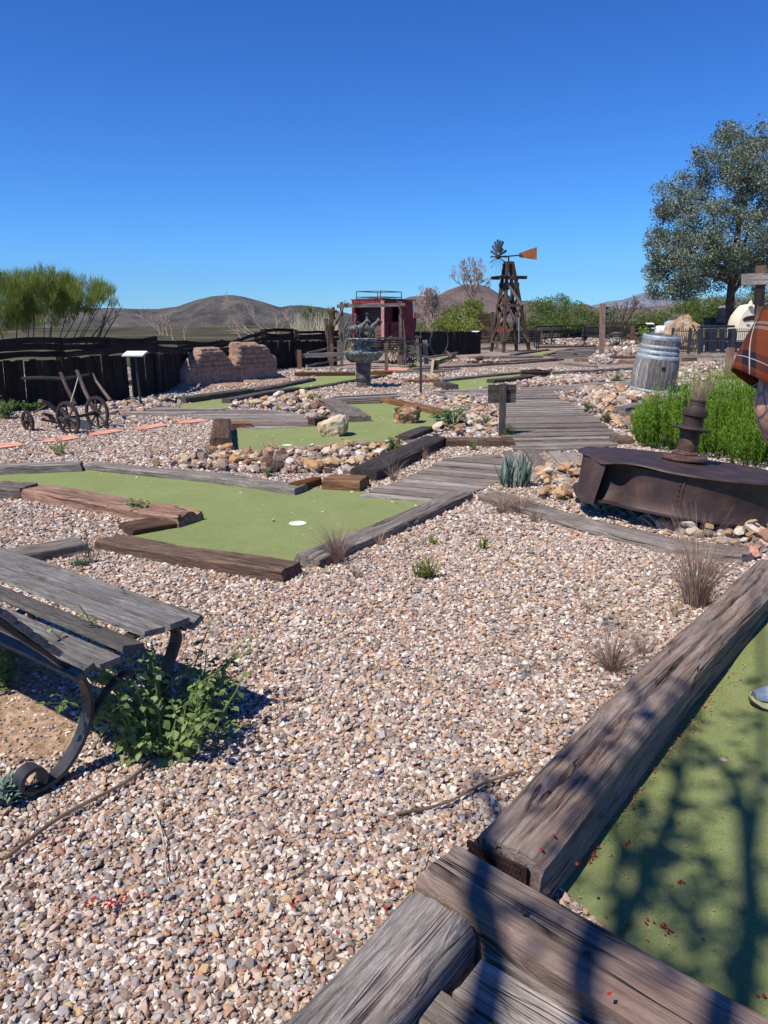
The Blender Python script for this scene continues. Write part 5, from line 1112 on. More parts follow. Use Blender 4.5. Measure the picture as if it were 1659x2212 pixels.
wheel('wheel', c1_, R1_, Vector((.52, .85, .04)), M['rust'], M['w_dark'], parent=cart, spokes=8, rim=.036, hubr=.042, sw=.026, hubl=.14); wheel('wheel', c2_, R1_*1.02, Vector((.50, .86, -.02)), M['rust'], M['w_dark'], parent=cart, spokes=8, rim=.036, hubr=.042, sw=.026, hubl=.14)
mb = MB(); mb.tube([c1_, c2_], .022, 8); mb.build('axle', M['w_dark'], cart)
gb = G(*cW(195, 1110)); R2_ = (wpt(0, 785, gb.y) - wpt(0, 1110, gb.y)).z/2; c3_ = wpt(195, 945, gb.y)
wheel('wagon_wheel', c3_, R2_, Vector((.6, .8, .04)), M['rust'], M['w_dark'], 'small dark spoked cart wheel at the left end of the wreck', spokes=6, rim=.034, hubr=.035, sw=.024, hubl=.12)
ym = gb.y + .15; s = thing('farm_implement', tuple(G(*cW(700, 1080))), 'broken grey wooden plough beams lying between the cart wheels', 'farm implement')
for pts_, w0 in ([(380, 625), (500, 660), (640, 780), (830, 930)], .07), ([(430, 830), (540, 850), (600, 930)], .06), ([(400, 915), (620, 960), (760, 965)], .05), ([(700, 740), (790, 860), (830, 920)], .06), ([(280, 810), (470, 705)], .03), ([(700, 930), (960, 990), (1180, 1080)], .12):
    mb = MB(); P_ = [wpt(x, y, ym + .12*i) for i, (x, y) in enumerate(pts_)]
    for a_, b_ in zip(P_[:-1], P_[1:]): mb.beam(a_, b_, w0, w0*.6, seg=3, rough=.008)
    mb.build('beam', M['w_drift'], s)
mb = MB(); mb.add([wpt(480, 710, ym), wpt(520, 880, ym), wpt(370, 890, ym + .3), wpt(300, 800, ym + .3)], [(0, 1, 2, 3)]); q_ = mb
mb = MB(); mb.prism([wpt(930, 920, ym + .1), wpt(1130, 950, ym + .1), wpt(1180, 1075, ym - .05), wpt(1000, 1060, ym - .05)], (0, .03, .01)); mb.build('blade', M['irongrey'], s)
for k, (pa, pb, lab) in enumerate([((705, 185), (935, 690), 'left of two grey poles leaning behind the cart wheels'), ((955, 150), (1225, 760), 'right of two grey poles leaning behind the cart wheels')]):
    mb = MB(); P_ = [wpt(*pa, yw1 + 1.0), wpt((pa[0]*.55 + pb[0]*.45), (pa[1]*.5 + pb[1]*.5), yw1 + .9), wpt(*pb, yw1 + .75)]; mb.tube(P_, [.024, .026, .028], 8, rough=.3); tag(mb.build('wooden_pole', M['w_drift']), lab, 'pole')
mb = MB(); P_ = [wpt(975, 270, yw1 + .6), wpt(930, 430, yw1 + .4), wpt(860, 655, yw1 + .1)]; mb.tube(P_, .006, 5); tag(mb.build('rope', M['l_reed']), 'thin pale rope hanging from the right leaning pole to the cart wheel', 'rope')
mb = MB(); P_ = [wpt(1210, 200, yw1 + 1.6), wpt(1260, 320, yw1 + 1.55), wpt(1480, 620, yw1 + 1.3)]; mb.tube(P_, [.012, .02, .028], 7, rough=.3); tag(mb.build('branch', M['w_drift']), 'forked grey branch leaning on the charred fence', 'branch')
mb = MB(); P_ = [wpt(100, 275, yw1 + 1.5), wpt(420, 265, yw1 + 1.55), wpt(750, 285, yw1 + 1.65), wpt(1000, 240, yw1 + 1.9), wpt(1160, 205, yw1 + 2.0)]; mb.tube(P_, [.03, .028, .026, .022, .016], 7, rough=.5); tag(mb.build('branch', M['w_dark']), 'long gnarled brown branch fixed along the charred fence', 'branch')  # dark wood tone puts the fence's shade into the branch colour
# ---- fountain
cG = crop(1320/1.8228, 1120/1.8228, 300/1580/1.8228)
g = G(787, 838); g.y += .2; FY = g.y
def fp(x, y, dy=0): return V(*cG(x, y), FY + dy)
fc = fp(600, 2140).x; px_ = (fp(700, 0) - fp(600, 0)).x/100
F = thing('fountain', (fc, FY, 0), 'bronze fountain with two mounted riders above rocky basins on a round dark pedestal', 'fountain')
def zy(y): return max(0, fp(600, y).z)
def FM(x): return Matrix.Translation((fp(x, 2000).x, FY, 0))
mb = MB(); mb.lathe([(210*px_, 0), (205*px_, .02), (165*px_, .035), (150*px_, .04)], 40, FM(595)); mb.build('foot', M['pedes'], F)
mb = MB(); mb.lathe([(150*px_, .03), (150*px_, zy(2010)), (148*px_, zy(1998))], 96, FM(590), fn=lambda r, z, a: (r*(1 - .06*(max(0, sin(a*14))**.5 if .06 < z < zy(2030) else 0)), z)); mb.build('fluted_drum', M['pedes'], F, smooth=30)
mb = MB(); mb.lathe([(148*px_, zy(2000)), (163*px_, zy(1995)), (163*px_, zy(1975)), (155*px_, zy(1970))], 48, FM(590)); mb.build('ring', M['irongrey'], F)
mb = MB(); mb.lathe([(153*px_, zy(1970) + (zy(1600) - zy(1970))*i/14) for i in range(15)], 56, FM(585), fn=lambda r, z, a: (r + .008*max(0, nz((cos(a)*2.2, sin(a)*2.2, z*5)) - .05)*3, z)); mb.build('column', M['pedes'], F, smooth=True)
def rocky(prof, n, M_, amp, ns, sd=0): 
    mb = MB(); mb.lathe(prof, n, M_, fn=lambda r, z, a: (r*(1 + amp*nz((cos(a)*ns + sd, sin(a)*ns, z*7))) + .01*nz((cos(a)*ns*5, sin(a)*ns*5, z*30)), z + .03*nz((cos(a)*3 + sd, sin(a)*3, 2)))); return mb
rocky([(.05, zy(1640)), (150*px_, zy(1620)), (200*px_, zy(1590)), (300*px_, zy(1545)), (390*px_, zy(1480)), (430*px_, zy(1400)), (425*px_, zy(1380)), (400*px_, zy(1395)), (330*px_, zy(1440)), (.05, zy(1450))], 90, FM(600), .07, 2.6).build('lower_basin', M['verdl'], F, smooth=40)
rocky([(150*px_, zy(1440)), (175*px_, zy(1380)), (160*px_, zy(1300)), (175*px_, zy(1220)), (230*px_, zy(1180)), (300*px_, zy(1160)), (320*px_, zy(1125)), (300*px_, zy(1110)), (.05, zy(1125))], 80, FM(560), .16, 3.5, 4).build('upper_basin', M['verdl'], F, smooth=40)
for x0 in (600, 705):
    mb = MB(); P_ = [fp(x0 + 28*cos(t)*1.1, 1250 - 100*sin(t)*1.0, -.22) for t in [pi*1.0 + k*pi/8 for k in range(-1, 10)]]; mb.tube([fp(x0 - 18, 1170, -.22), fp(x0 - 24, 1250, -.23), fp(x0 - 5, 1340, -.23), fp(x0 + 14, 1350, -.23), fp(x0 + 22, 1260, -.22), fp(x0 + 8, 1170, -.22)][: 4 if x0 < 650 else 6], [.02]*(4 if x0 < 650 else 6), 7); mb.build('horseshoe', M['verd'], F)
def skin(name, nodes, edges, mat, parent, sub=1, loc=None):
    """nodes: dict name -> (pos, radius)"""
    ks = list(nodes); me = bpy.data.meshes.new(name); org = ORG[parent.name] if parent is not None else Vector(loc)
    me.from_pydata([tuple(Vector(nodes[k][0]) - org) for k in ks], [(ks.index(a), ks.index(b_)) for a, b_ in edges], [])
    o = bpy.data.objects.new(name, me); col.objects.link(o)
    if parent is not None: o.parent = parent
    else: o.location = org
    ORG[o.name] = Vector(org)
    md = o.modifiers.new('skin', 'SKIN'); md.use_smooth_shade = True; md.use_x_symmetry = False
    sv = me.skin_vertices[0] if me.skin_vertices else None
    if sv is None:
        import bmesh
        bm = bmesh.new(); bm.from_mesh(me); bm.verts.layers.skin.verify(); bm.to_mesh(me); bm.free(); sv = me.skin_vertices[0]
    for i, k in enumerate(ks):
        r = nodes[k][1]; sv.data[i].radius = (r, r) if not hasattr(r, '__len__') else r
        sv.data[i].use_root = (i == 0)
    ss = o.modifiers.new('sub', 'SUBSURF'); ss.levels = sub; ss.render_levels = sub
    me.materials.append(mat); return o
def horse(parent, P, k, mat):
    """P(x, y, z): horse coordinates (forward, side, up) to world; k scale"""
    N = {'belly': (P(0, 0, .62), .155), 'rump': (P(-.30, 0, .66), .15), 'chest': (P(.30, 0, .64), .15), 'neck': (P(.45, 0, .82), .10), 'neck2': (P(.56, 0, .98), .075), 'poll': (P(.63, 0, 1.08), .06), 'nose': (P(.76, 0, .98), .045), 'muz': (P(.84, 0, .91), .035), 'ear': (P(.61, .03, 1.17), .018),
         'tail': (P(-.44, 0, .66), .04), 'tail2': (P(-.52, 0, .48), .045), 'tail3': (P(-.53, 0, .28), .025)}
    E = [('belly', 'rump'), ('belly', 'chest'), ('chest', 'neck'), ('neck', 'neck2'), ('neck2', 'poll'), ('poll', 'nose'), ('nose', 'muz'), ('poll', 'ear'), ('rump', 'tail'), ('tail', 'tail2'), ('tail2', 'tail3')]
    for s_, fx, hx in ((1, .12, -.1), (-1, -.06, .08)):
        for nm, pts_, rt in (('f', [(.30, .50, .075), (.31 + fx, .33, .05), (.29 + fx*.8, .16, .035), (.30 + fx*.8, .03, .04)], 'chest'), ('h', [(-.30, .52, .085), (-.25 + hx, .38, .055), (-.36 + hx, .24, .042), (-.33 + hx, .03, .04)], 'rump')):
            prev = rt
            for j, (x, z, r) in enumerate(pts_): key = f'{nm}{s_}{j}'; N[key] = (P(x, s_*.10, z), r); E.append((prev, key)); prev = key
    for q in N: N[q] = (N[q][0], N[q][1]*k*1.12)
    return skin('horse_figure', N, E, mat, parent)
def rider(parent, P, k, mat, hat):
    N = {'hip': (P(0, 0, .80), .09), 'waist': (P(0, 0, .92), .085), 'chest': (P(.01, 0, 1.06), .105), 'neck': (P(.02, 0, 1.19), .045), 'head': (P(.03, 0, 1.27), .068), 'top': (P(.03, 0, 1.34), .05)}
    E = [('hip', 'waist'), ('waist', 'chest'), ('chest', 'neck'), ('neck', 'head'), ('head', 'top')]
    for s_ in (1, -1):
        for nm, rt, L_ in (('l', 'hip', [(.08, .17, .72, .07), (.16, .19, .52, .055), (.10, .19, .32, .042), (.20, .19, .28, .03)]), ('a', 'chest', [(0, .14, 1.10, .05), (.02, .19, .94, .04), (.18, .10, .92, .032), (.24, .06, .94, .03)])):
            prev = rt
            for j, (x, y, z, r) in enumerate(L_): key = f'{nm}{s_}{j}'; N[key] = (P(x, s_*y, z), r); E.append((prev, key)); prev = key
    for q in N: N[q] = (N[q][0], N[q][1]*k)
    o = skin('rider_figure', N, E, mat, parent)
    if hat:
        c = P(.03, 0, 1.355); mb = MB(); mb.lathe([(.001, .0), (.11*k, .004), (.11*k, .012), (.055*k, .014), (.05*k, .06*k), (.001, .07*k)], 20, Matrix.Translation(c)); mb.build('hat', mat, o)
    else:
        c = P(-.02, 0, 1.30); mb = MB(); mb.lathe([(.001, -.12*k), (.07*k, -.08*k), (.09*k, 0), (.07*k, .07*k), (.001, .09*k)], 14, Matrix.Translation(c)); mb.build('hair', mat, o)
zt = zy(1135)
k1 = 480*px_/1.25
def mkP(x0, dy, yaw, k, zb):
    c = Vector((fp(x0, 1000).x, FY + dy, zb)); f = Vector((cos(yaw), sin(yaw), 0)); s_ = Vector((-sin(yaw), cos(yaw), 0)); return lambda x, y, z: c + f*(x*k) + s_*(y*k) + Vector((0, 0, z*k))
for x0, dy, yaw, kk, hat in ((430, -.12, -.3, .415, False), (650, .06, .05, .415, True)):
    P_ = mkP(x0, dy, yaw, kk, zt - .03); h_ = horse(F, P_, kk, M['verd']); ORG[h_.name] = ORG[F.name]; rider(F, P_, kk, M['verd'], hat)
# ---- red coach
th = radians(36); Nn = V(*cC(848, 900), 26.0); Nx, Ny = Nn.x, 26.0
rd = Vector((-cos(th), sin(th), 0)); sd_ = Vector((sin(th), cos(th), 0)); CW, CL_ = 1.22, 1.75
zT = V(*cC(850, 278), 26).z; zB = V(*cC(850, 728), 26).z
def cpt(a, b_, z, off=0):            # a across the rear, b along the side
    return Vector((Nx, Ny, z)) + rd*a + sd_*b_
coach = thing('stagecoach', tuple(cpt(CW/2, CL_/2, 0)), 'faded red stagecoach body with yellow spoked wheels and a roof rack behind the fountain', 'stagecoach')
def bar(mb, a0, b0, z0, a1, b1, z1, w_=.07, h_=.07): mb.beam(cpt(a0, b0, z0), cpt(a1, b1, z1), w_, h_)
mb = MB(); bar(mb, 0, 0, zB, .0, 0, zT, .10, .09); mb.build('corner_post', M['pink'], coach)
mb = MB(); bar(mb, CW, 0, zB, CW, 0, zT, .09, .09); bar(mb, CW + .02, 0, zT - .06, 0, 0, zT - .06, .09, .1); bar(mb, CW, 0, zB + .02, 0, 0, zB + .02, .08, .1); mb.build('rear_frame', M['red'], coach)
mb = MB(); mb.prism([cpt(.03, .05, zB + .01), cpt(CW - .03, .05, zB + .01), cpt(CW - .03, .4, zB + .01), cpt(.03, .4, zB + .01)], (0, 0, .04))
for k in range(7): z0 = zB + .08 + k*.17; bar(mb, .04, .42 + random.uniform(-.02, .02), z0, CW - .04, .42, z0 + random.uniform(-.02, .02), .03, .16)
mb.build('inner_planks', M['w_brown'], coach)
mb = MB(); bar(mb, .05, .40, zB + .86, CW - .05, .40, zB + .86, .05, .05); bar(mb, .3, .3, zB + .1, CW - .1, .3, zB + .3, .03, .04); mb.build('cross_board', M['w_drift'], coach)
# side with door and windows
mb = MB()
def panel(mb, b0, b1, z0, z1, a=0.0, t=.04): mb.prism([cpt(a, b0, z0), cpt(a, b1, z0), cpt(a, b1, z1), cpt(a, b0, z1)], rd*t)
zw0, zw1 = zB + .62, zT - .16
panel(mb, .06, .38, zB, zw0); panel(mb, .06, .16, zw0 + .001, zT - .12); panel(mb, .36, .5, zw0 + .001, zT - .12); panel(mb, .40, .98, zB - .02, zw0 - .002, a=-.01); panel(mb, .96, 1.1, zw0 + .001, zT - .12); panel(mb, .99, CL_, zB, zw0); panel(mb, 1.1, CL_, zw0 + .003, zT - .12, a=.002)
panel(mb, .02, CL_, zT - .118, zT - .01); mb.build('side_panel', M['red'], coach)
mb = MB()
for q in ((.40, zB - .02, .40, zw0), (.97, zB - .02, .97, zw0), (.40, zw0 - .04, .97, zw0 - .04), (.40, zB + .3, .97, zB + .3), (.40, zB, .97, zB), (.17, zw0, .36, zw0), (.17, zw0, .17, zT - .14), (.36, zw0, .36, zT - .14), (.5, zw0, .5, zT - .14), (.96, zw0, .96, zT - .14)): bar(mb, -.022, q[0], q[1], -.022, q[2], q[3], .025, .04)
mb.build('door_trim', M['red'], coach)
mb = MB(); panel(mb, .03, CL_, zB + .02, zT - .1, a=CW - .05, t=.04); mb.prism([cpt(.06, CL_ - .05, zB), cpt(CW - .06, CL_ - .05, zB), cpt(CW - .06, CL_ - .05, zT - .05), cpt(.06, CL_ - .05, zT - .05)], sd_*.04); panel(mb, .03, CL_, zB - .03, zB - .005, a=.02, t=CW - .04); mb.build('far_side', M['red'], coach)
mb = MB(); mb.prism([cpt(-.05, -.06, zT), cpt(CW + .06, -.06, zT), cpt(CW + .06, CL_ + .03, zT), cpt(-.05, CL_ + .03, zT)], (0, 0, .035)); mb.build('roof', M['red'], coach)
mb = MB()
for k in range(5): bar(mb, .1 + k*.25, .0, zT + .045, .1 + k*.25, 1.3, zT + .045, .1, .02)
mb.build('roof_boards', M['w_dark'], coach)
mb = MB(); zr = zT + .28; q = [(.12, .05), (CW - .1, .05), (CW - .1, 1.25), (.12, 1.25)]
for i in range(4):
    a_, b_ = q[i], q[(i + 1) % 4]
    for z in (zr, zT + .10): mb.tube([cpt(*a_, z), cpt(*b_, z)], .014, 6)
    mb.tube([cpt(*a_, zT + .03), cpt(*a_, zr)], .016, 6)
mb.build('roof_rack', M['iron'], coach)
mb = MB(); mb.prism([cpt(.1, CL_, zB + .15), cpt(.1, CL_ + .35, zB + .3), cpt(.1, CL_ + .42, zB + .75), cpt(.1, CL_ + .2, zB + .72), cpt(.1, CL_ + .18, zT - .15), cpt(.1, CL_, zT - .1)], rd*(CW - .2)); mb.build('driver_boot', M['red'], coach)
mb = MB(); bar(mb, .1, CL_ + .28, zB + .85, .1, CL_ + .56, zB + .80, .06, .16); bar(mb, .1, CL_ + .56, zB + .80, CW - .1, CL_ + .56, zB + .80, .06, .16); mb.build('driver_seat', M['pink'], coach)
mb = MB(); mb.tube(arcpts([cpt(.05, CL_, zT - .02), cpt(.03, CL_ + .22, zT + .02), cpt(.03, CL_ + .25, zT - .2)], 5), .012, 6); mb.build('lamp_bracket', M['iron'], coach)
mb = MB(); bar(mb, .03, CL_ + .02, zT - .2, .03, CL_ + .14, zT - .2, .1, .16); mb.build('lamp', M['white'], coach)
mb = MB(); bar(mb, .2, -.1, .46, .2, CL_ + .4, .46, .08, .1); bar(mb, CW - .2, -.1, .46, CW - .2, CL_ + .4, .46, .08, .1); bar(mb, -.2, .25, .45, CW + .2, .25, .45, .08, .08); bar(mb, -.2, 1.5, .38, CW + .2, 1.5, .38, .08, .08); bar(mb, .2, .25, .5, .2, .25, zB, .08, .08); bar(mb, .2, 1.4, .5, .2, 1.4, zB, .08, .08); bar(mb, CW - .2, .25, .5, CW - .2, .25, zB, .08, .08); mb.build('undercarriage', M['w_dark'], coach)
for a_, b_, R_ in ((-.2, .32, .46), (CW + .22, .25, .46), (-.2, 1.5, .38), (CW + .2, 1.5, .38)):
    c = cpt(a_, b_, R_); wheel('wheel', c, R_, rd, M['w_drift'], M['yellow'], parent=coach, spokes=12, rim=.055, hubr=.085, hubl=.24, sw=.04)
# mannequin in the window
g = cpt(.35, .72, zB + .1); N = {'hip': (g, .13), 'ch': (g + Vector((0, 0, .38)), .14), 'nk': (g + Vector((0, 0, .52)), .05), 'hd': (g + Vector((0, 0, .64)), .075), 'sh': (g + Vector((-.02, -.14, .42)), .05), 'el': (g + Vector((.05, -.2, .2)), .045), 'ha': (g + Vector((.15, -.2, .3)), .035), 's2': (g + Vector((.1, .12, .42)), .05), 'e2': (g + Vector((.12, .16, .2)), .045)}
mq = skin('mannequin', N, [('hip', 'ch'), ('ch', 'nk'), ('nk', 'hd'), ('ch', 'sh'), ('sh', 'el'), ('el', 'ha'), ('ch', 's2'), ('s2', 'e2')], M['w_drift'], None, loc=g); tag(mq, 'grey draped mannequin sitting inside the coach window', 'mannequin')
# ---- timber gallows frame
yG = 24.0
fr = thing('gallows_frame', tuple(V(*cC(400, 985), yG)), 'grey timber goalpost frame with a long cross beam in front of the coach', 'frame')
def vbar(mb, c_, p, q, y, w_, y2=None, d=None, **k): mb.beam(V(*c_(*p), y), V(*c_(*q), y if y2 is None else y2), w_, w_ if d is None else d, seg=6, rough=.012, **k)
for p, q in (((402, 985), (400, 305)), ((1042, 990), (1040, 292))): mb = MB(); vbar(mb, cC, p, q, yG, .095); mb.build('post', M['w_grey'], fr)
mb = MB(); vbar(mb, cC, (352, 348), (1092, 330), yG - .1, .11, d=.1); mb.build('cross_beam', M['w_grey'], fr)
for lab, pts_, rr in (('curved bare branch with a hooked tip hung on the left post of the timber frame', [(330, 560), (330, 520), (365, 480), (400, 400), (430, 340), (465, 315), (495, 314)], [.05, .045, .035, .03, .025, .018, .008]),
                  ('knotty short branch leaning against the left post of the timber frame', [(425, 700), (430, 600), (455, 540), (487, 475)], [.03, .04, .03, .025]),
                  ('curled brown branch hung on the right post of the timber frame', [(1010, 265), (1018, 330), (1048, 400), (1050, 440), (1040, 470)], [.012, .02, .035, .04, .02]),
                  ('thin pale pole leaning beside the right post of the timber frame', [(1075, 500), (1090, 730), (1100, 990)], [.014, .03, .04])):
    mb = MB(); mb.tube(arcpts([V(*cC(*p), yG - .25) for p in pts_], 4), list(np.interp(np.linspace(0, 1, (len(pts_) - 1)*4 + 1), np.linspace(0, 1, len(pts_)), rr)), 8, rough=.25); tag(mb.build('branch', M['w_drift']), lab, 'branch')
mb = MB(); c = V(*cC(438, 298), yG - .2); mb.tube([c + Vector((cos(a)*.032, 0, sin(a)*.032)) for a in np.linspace(0, 2*pi, 17)], .007, 5, cap=False); mb.tube([c - Vector((0, 0, .03)), V(*cC(420, 345), yG - .2)], .012, 5); tag(mb.build('iron_ring', M['iron']), 'small iron ring bolt on top of the timber frame', 'ring')
# burnt cactus stumps
mb = MB(); P_ = arcpts([V(*cC(*p), 25.2) for p in [(290, 990), (290, 760), (285, 600), (300, 500), (300, 420), (318, 358)]], 5); mb.tube(P_, list(np.interp(np.linspace(0, 1, len(P_)), [0, .3, .6, .75, .85, 1], [.10, .10, .11, .08, .075, .035])), 12, rough=.35)
mb.tube([V(*cC(*p), 25.15) for p in [(305, 400), (330, 398), (354, 398)]], [.03, .035, .03], 8); mb.tube([V(*cC(*p), 25.15) for p in [(305, 560), (330, 548), (350, 520), (372, 480)]], [.07, .05, .04, .035], 8, rough=.3)
tag(mb.build('dead_saguaro', M['w_tower']), 'dark charred dead cactus trunk with a hat shaped top left of the timber frame', 'cactus')
mb = MB(); P_ = arcpts([V(*cC(*p), 24.8) for p in [(285, 990), (270, 880), (258, 750), (240, 620), (232, 480)]], 5); mb.tube(P_, list(np.interp(np.linspace(0, 1, len(P_)), [0, 1], [.05, .05])), 10, rough=.7); tag(mb.build('cholla_skeleton', M['w_drift']), 'leaning knobbly cholla skeleton beside the charred cactus trunk', 'cactus')
# ---- split rail fence
sf = thing('rail_fence', tuple(V(*cB(1328, 1112), 22.5)), 'split rail fence of grey posts and rails round the fountain corner of the coach yard', 'fence')
for c_, p, q, y, w_ in ((cB, (1330, 1112), (1320, 905), 22.6, .12), (cC, (300, 1000), (292, 755), 23.2, .1), (cC, (890, 1042), (884, 748), 21.6, .10), (cC, (1325, 978), (1308, 715), 24.6, .14), (cC, (1100, 990), (1095, 740), 24.6, .08), (cC, (1235, 950), (1225, 700), 25.0, .09), (cC, (1148, 962), (1146, 905), 24.4, .13), (cC, (1020, 990), (1018, 790), 23.6, .05)):
    mb = MB(); vbar(mb, c_, p, q, y, w_); mb.build('post', M['w_brown'] if w_ in (.10,) else M['w_post'] if w_ == .12 else M['w_grey'], sf)
for p, q, y, y2, w_ in (((-25, 888), (420, 872), 22.7, 23.0, .12), ((30, 860), (300, 800), 22.8, 25, .05), ((20, 1000), (380, 930), 22.6, 25, .06), ((300, 802), (410, 795), 23.5, 23.6, .04), ((330, 930), (420, 912), 23.5, 23.6, .05),
                    ((1062, 742), (1345, 772), 24.2, 24.5, .10), ((1060, 862), (1360, 905), 24.2, 24.5, .07), ((1200, 680), (1275, 680), 25, 25, .07), ((1345, 905), (1659, 860), 24.8, 30, .06), ((1390, 905), (1659, 850), 26, 31, .05), ((1450, 950), (1640, 880), 26, 31, .06), ((1545, 845), (1600, 905), 27, 26.6, .07)):
    mb = MB(); vbar(mb, cC, p, q, y, w_, y2=y2); mb.build('rail', M['w_drift'] if y > 24.9 else M['w_grey'], sf)
# ---- slatted benches further off
def farbench(name, g, yaw, label, L=1.35, k=1.0, back_view=True):
    s = thing(name, tuple(g), label, 'bench', 'slatted benches further down the course'); X = Vector((cos(yaw), sin(yaw), 0)); Y = Vector((-sin(yaw), cos(yaw), 0))
    def p(a, b_, z): return Vector(g) + X*(a*k) + Y*(b_*k) + Vector((0, 0, z*k))
    for i in range(6): mb = MB(); z = .5 + i*.075; mb.beam(p(-L/2, -.02 - i*.03, z), p(L/2, -.02 - i*.03, z), .02, .055*k); mb.build('back_slat', M['w_dark'], s)
    for i in range(5): mb = MB(); mb.beam(p(-L/2, .05 + i*.09, .42), p(L/2, .05 + i*.09, .42), .07*k, .02); mb.build('seat_slat', M['w_dark'], s)
    for e in (-L/2 + .04, L/2 - .04):
        mb = MB(); mb.tube(arcpts([p(e, -.2, .92), p(e, -.02, .45), p(e, .02, .25), p(e, -.12, .0)], 4), .022, 6); mb.tube(arcpts([p(e, .0, .42), p(e, .45, .42), p(e, .38, .2), p(e, .5, 0)], 4), .022, 6); mb.tube(arcpts([p(e, .02, .66), p(e, .3, .68), p(e, .44, .6), p(e, .44, .42)], 4), .018, 6); mb.build('side_frame', M['irongrey'], s)
    return s
farbench('park_bench', V(*cC(880, 990), 23.9), 0.05, 'dark slatted bench in front of the coach wheel', L=1.25, k=.93)
farbench('park_bench', V(*cD(1215, 1340), 36.5), 0.02, 'dark slatted bench seen through the legs of the windmill', L=1.9, k=1.05)
farbench('park_bench', V(*cE(745, 850), 43), -.12, 'black slatted bench seen from behind at the right, beside the wooden post', L=1.9, k=1.12)
farbench('park_bench', V(*cE(950, 885), 40), 1.2, 'black slatted bench seen from the end near the white boulder', L=1.6, k=1.1)
# ---- iron hoop
c = V(*cD(358, 1225), 29.5); hoop = wheel('iron_hoop', c, .56, Vector((.75, -.66, 0)), M['irongrey'], M['irongrey'], 'tall thin iron wagon tyre standing against the charred fence', spokes=0, rim=.035, hubr=.001, hubl=.001)
# plank wall
s = thing('plank_shed', tuple(V(*cD(870, 1250), 37.5)), 'low dark plank wall with a thick charred post left of the windmill', 'shed')
mb = MB()
for i in range(9): mb.beam(V(*cD(770 + 8*random.random(), 1235 - i*36 + (i > 6)*0), 37.5), V(*cD(945, 1228 - i*36), 37.5), .04, .14, seg=4, rough=.02)
mb.build('planks', M['w_tower'], s); mb = MB(); vbar(mb, cD, (945, 1240), (938, 905), 37.3, .16); mb.build('post', M['w_dark'], s); mb = MB(); vbar(mb, cD, (918, 905), (965, 903), 37.3, .06); mb.build('cap', M['hoop'], s)
# ---- windmill
WY = 34.8
wm = thing('windmill', tuple(V(*cD(1130, 1345), WY + .6)), 'timber windmill tower with metal blades and an orange rusted tail vane', 'windmill')
tw = radians(17); ex = Vector((cos(tw), sin(tw), 0)); ey = Vector((-sin(tw), cos(tw), 0)); WS = 1.27; k_ = V(*cD(1130, 1340), WY)
c0 = Vector((V(*cD(1085, 1340), WY).x, WY, 0)) + ey*WS/2; c0 = Vector((V(*cD(1130, 1340), WY + .6).x, WY + .6, 0)); zt_ = V(*cD(1110, 385), WY + .6).z; topc = Vector((V(*cD(1115, 385), WY + .6).x, WY + .6, 0))
def wp(i, z):   # leg corner i at height z
    t = z/zt_; c = c0.lerp(topc, t); h = (WS*(1 - t) + .26*t)/2; sx, sy = ((-1, -1), (1, -1), (1, 1), (-1, 1))[i]
    return c + ex*(sx*h) + ey*(sy*h) + Vector((0, 0, z))
for i in range(4): mb = MB(); mb.beam(wp(i, 0), wp(i, zt_), .12, .12, up=ey, seg=6, rough=.008); mb.build('leg', M['w_tower'], wm)
def zat(y): return V(*cD(1110, y), WY).z
zl = [zat(1240), zat(835), zat(598)]
for z in zl:
    for i in range(4): mb = MB(); o_ = (wp(i, z) - c0).normalized()*.0; a_, b_ = wp(i, z), wp((i + 1) % 4, z); dd = (b_ - a_).normalized(); out_ = Vector((dd.y, -dd.x, 0))*.06; mb.beam(a_ - dd*.08 + out_, b_ + dd*.08 + out_, .05, .11, seg=3, rough=.006); mb.build('girt', M['w_tower'], wm)
for za, zb in ((zl[0], zl[1]), (zl[1], zl[2])):
    for i in range(4):
        for s_, (p, q) in enumerate(((wp(i, za), wp((i + 1) % 4, zb)), (wp((i + 1) % 4, za), wp(i, zb)))):
            dd = (wp((i + 1) % 4, za) - wp(i, za)).normalized(); out_ = Vector((dd.y, -dd.x, 0))*(.055 + .05*s_); mb = MB(); mb.beam(p + out_, q + out_, .10, .04, up=out_.cross(q - p).normalized() if 0 else out_.normalized(), seg=3, rough=.006); mb.build('cross_brace', M['w_grey'] if (s_ == 1 and i == 0) else M['w_tower'], wm)
mb = MB(); mb.beam(topc + Vector((0, 0, zt_ - .02)), topc + Vector((0, 0, zt_ + .1)), .36, .36, up=ey); mb.build('cap_block', M['w_tower'], wm)
zp = zat(515); cpz = c0.lerp(topc, zp/zt_)
mb = MB(); 
for e in (-1, 1):
    for k in range(5): mb.beam(cpz + ex*(e*(.22 + k*.1)) - ey*.5 + Vector((0, 0, zp)), cpz + ex*(e*(.22 + k*.1)) + ey*.5 + Vector((0, 0, zp)), .09, .03)
    mb.beam(cpz + ex*(e*.25) - ey*.42 + Vector((0, 0, zp - .07)), cpz + ex*(e*.66) - ey*.42 + Vector((0, 0, zp - .07)), .05, .1); mb.beam(cpz + ex*(e*.25) + ey*.42 + Vector((0, 0, zp - .07)), cpz + ex*(e*.66) + ey*.42 + Vector((0, 0, zp - .07)), .05, .1)
mb.beam(cpz - ex*.3 - ey*.28 + Vector((0, 0, zp - .06)), cpz + ex*.3 - ey*.28 + Vector((0, 0, zp - .06)), .06, .15)
mb.build('platform', M['w_tower'], wm)
mast = topc + Vector((0, 0, zt_ + .1)); yM = WY + .6
bm0 = V(*cD(997, 312), yM - .15); bm1 = V(*cD(1235, 290), yM + .1); mid = V(*cD(1112, 302), yM)
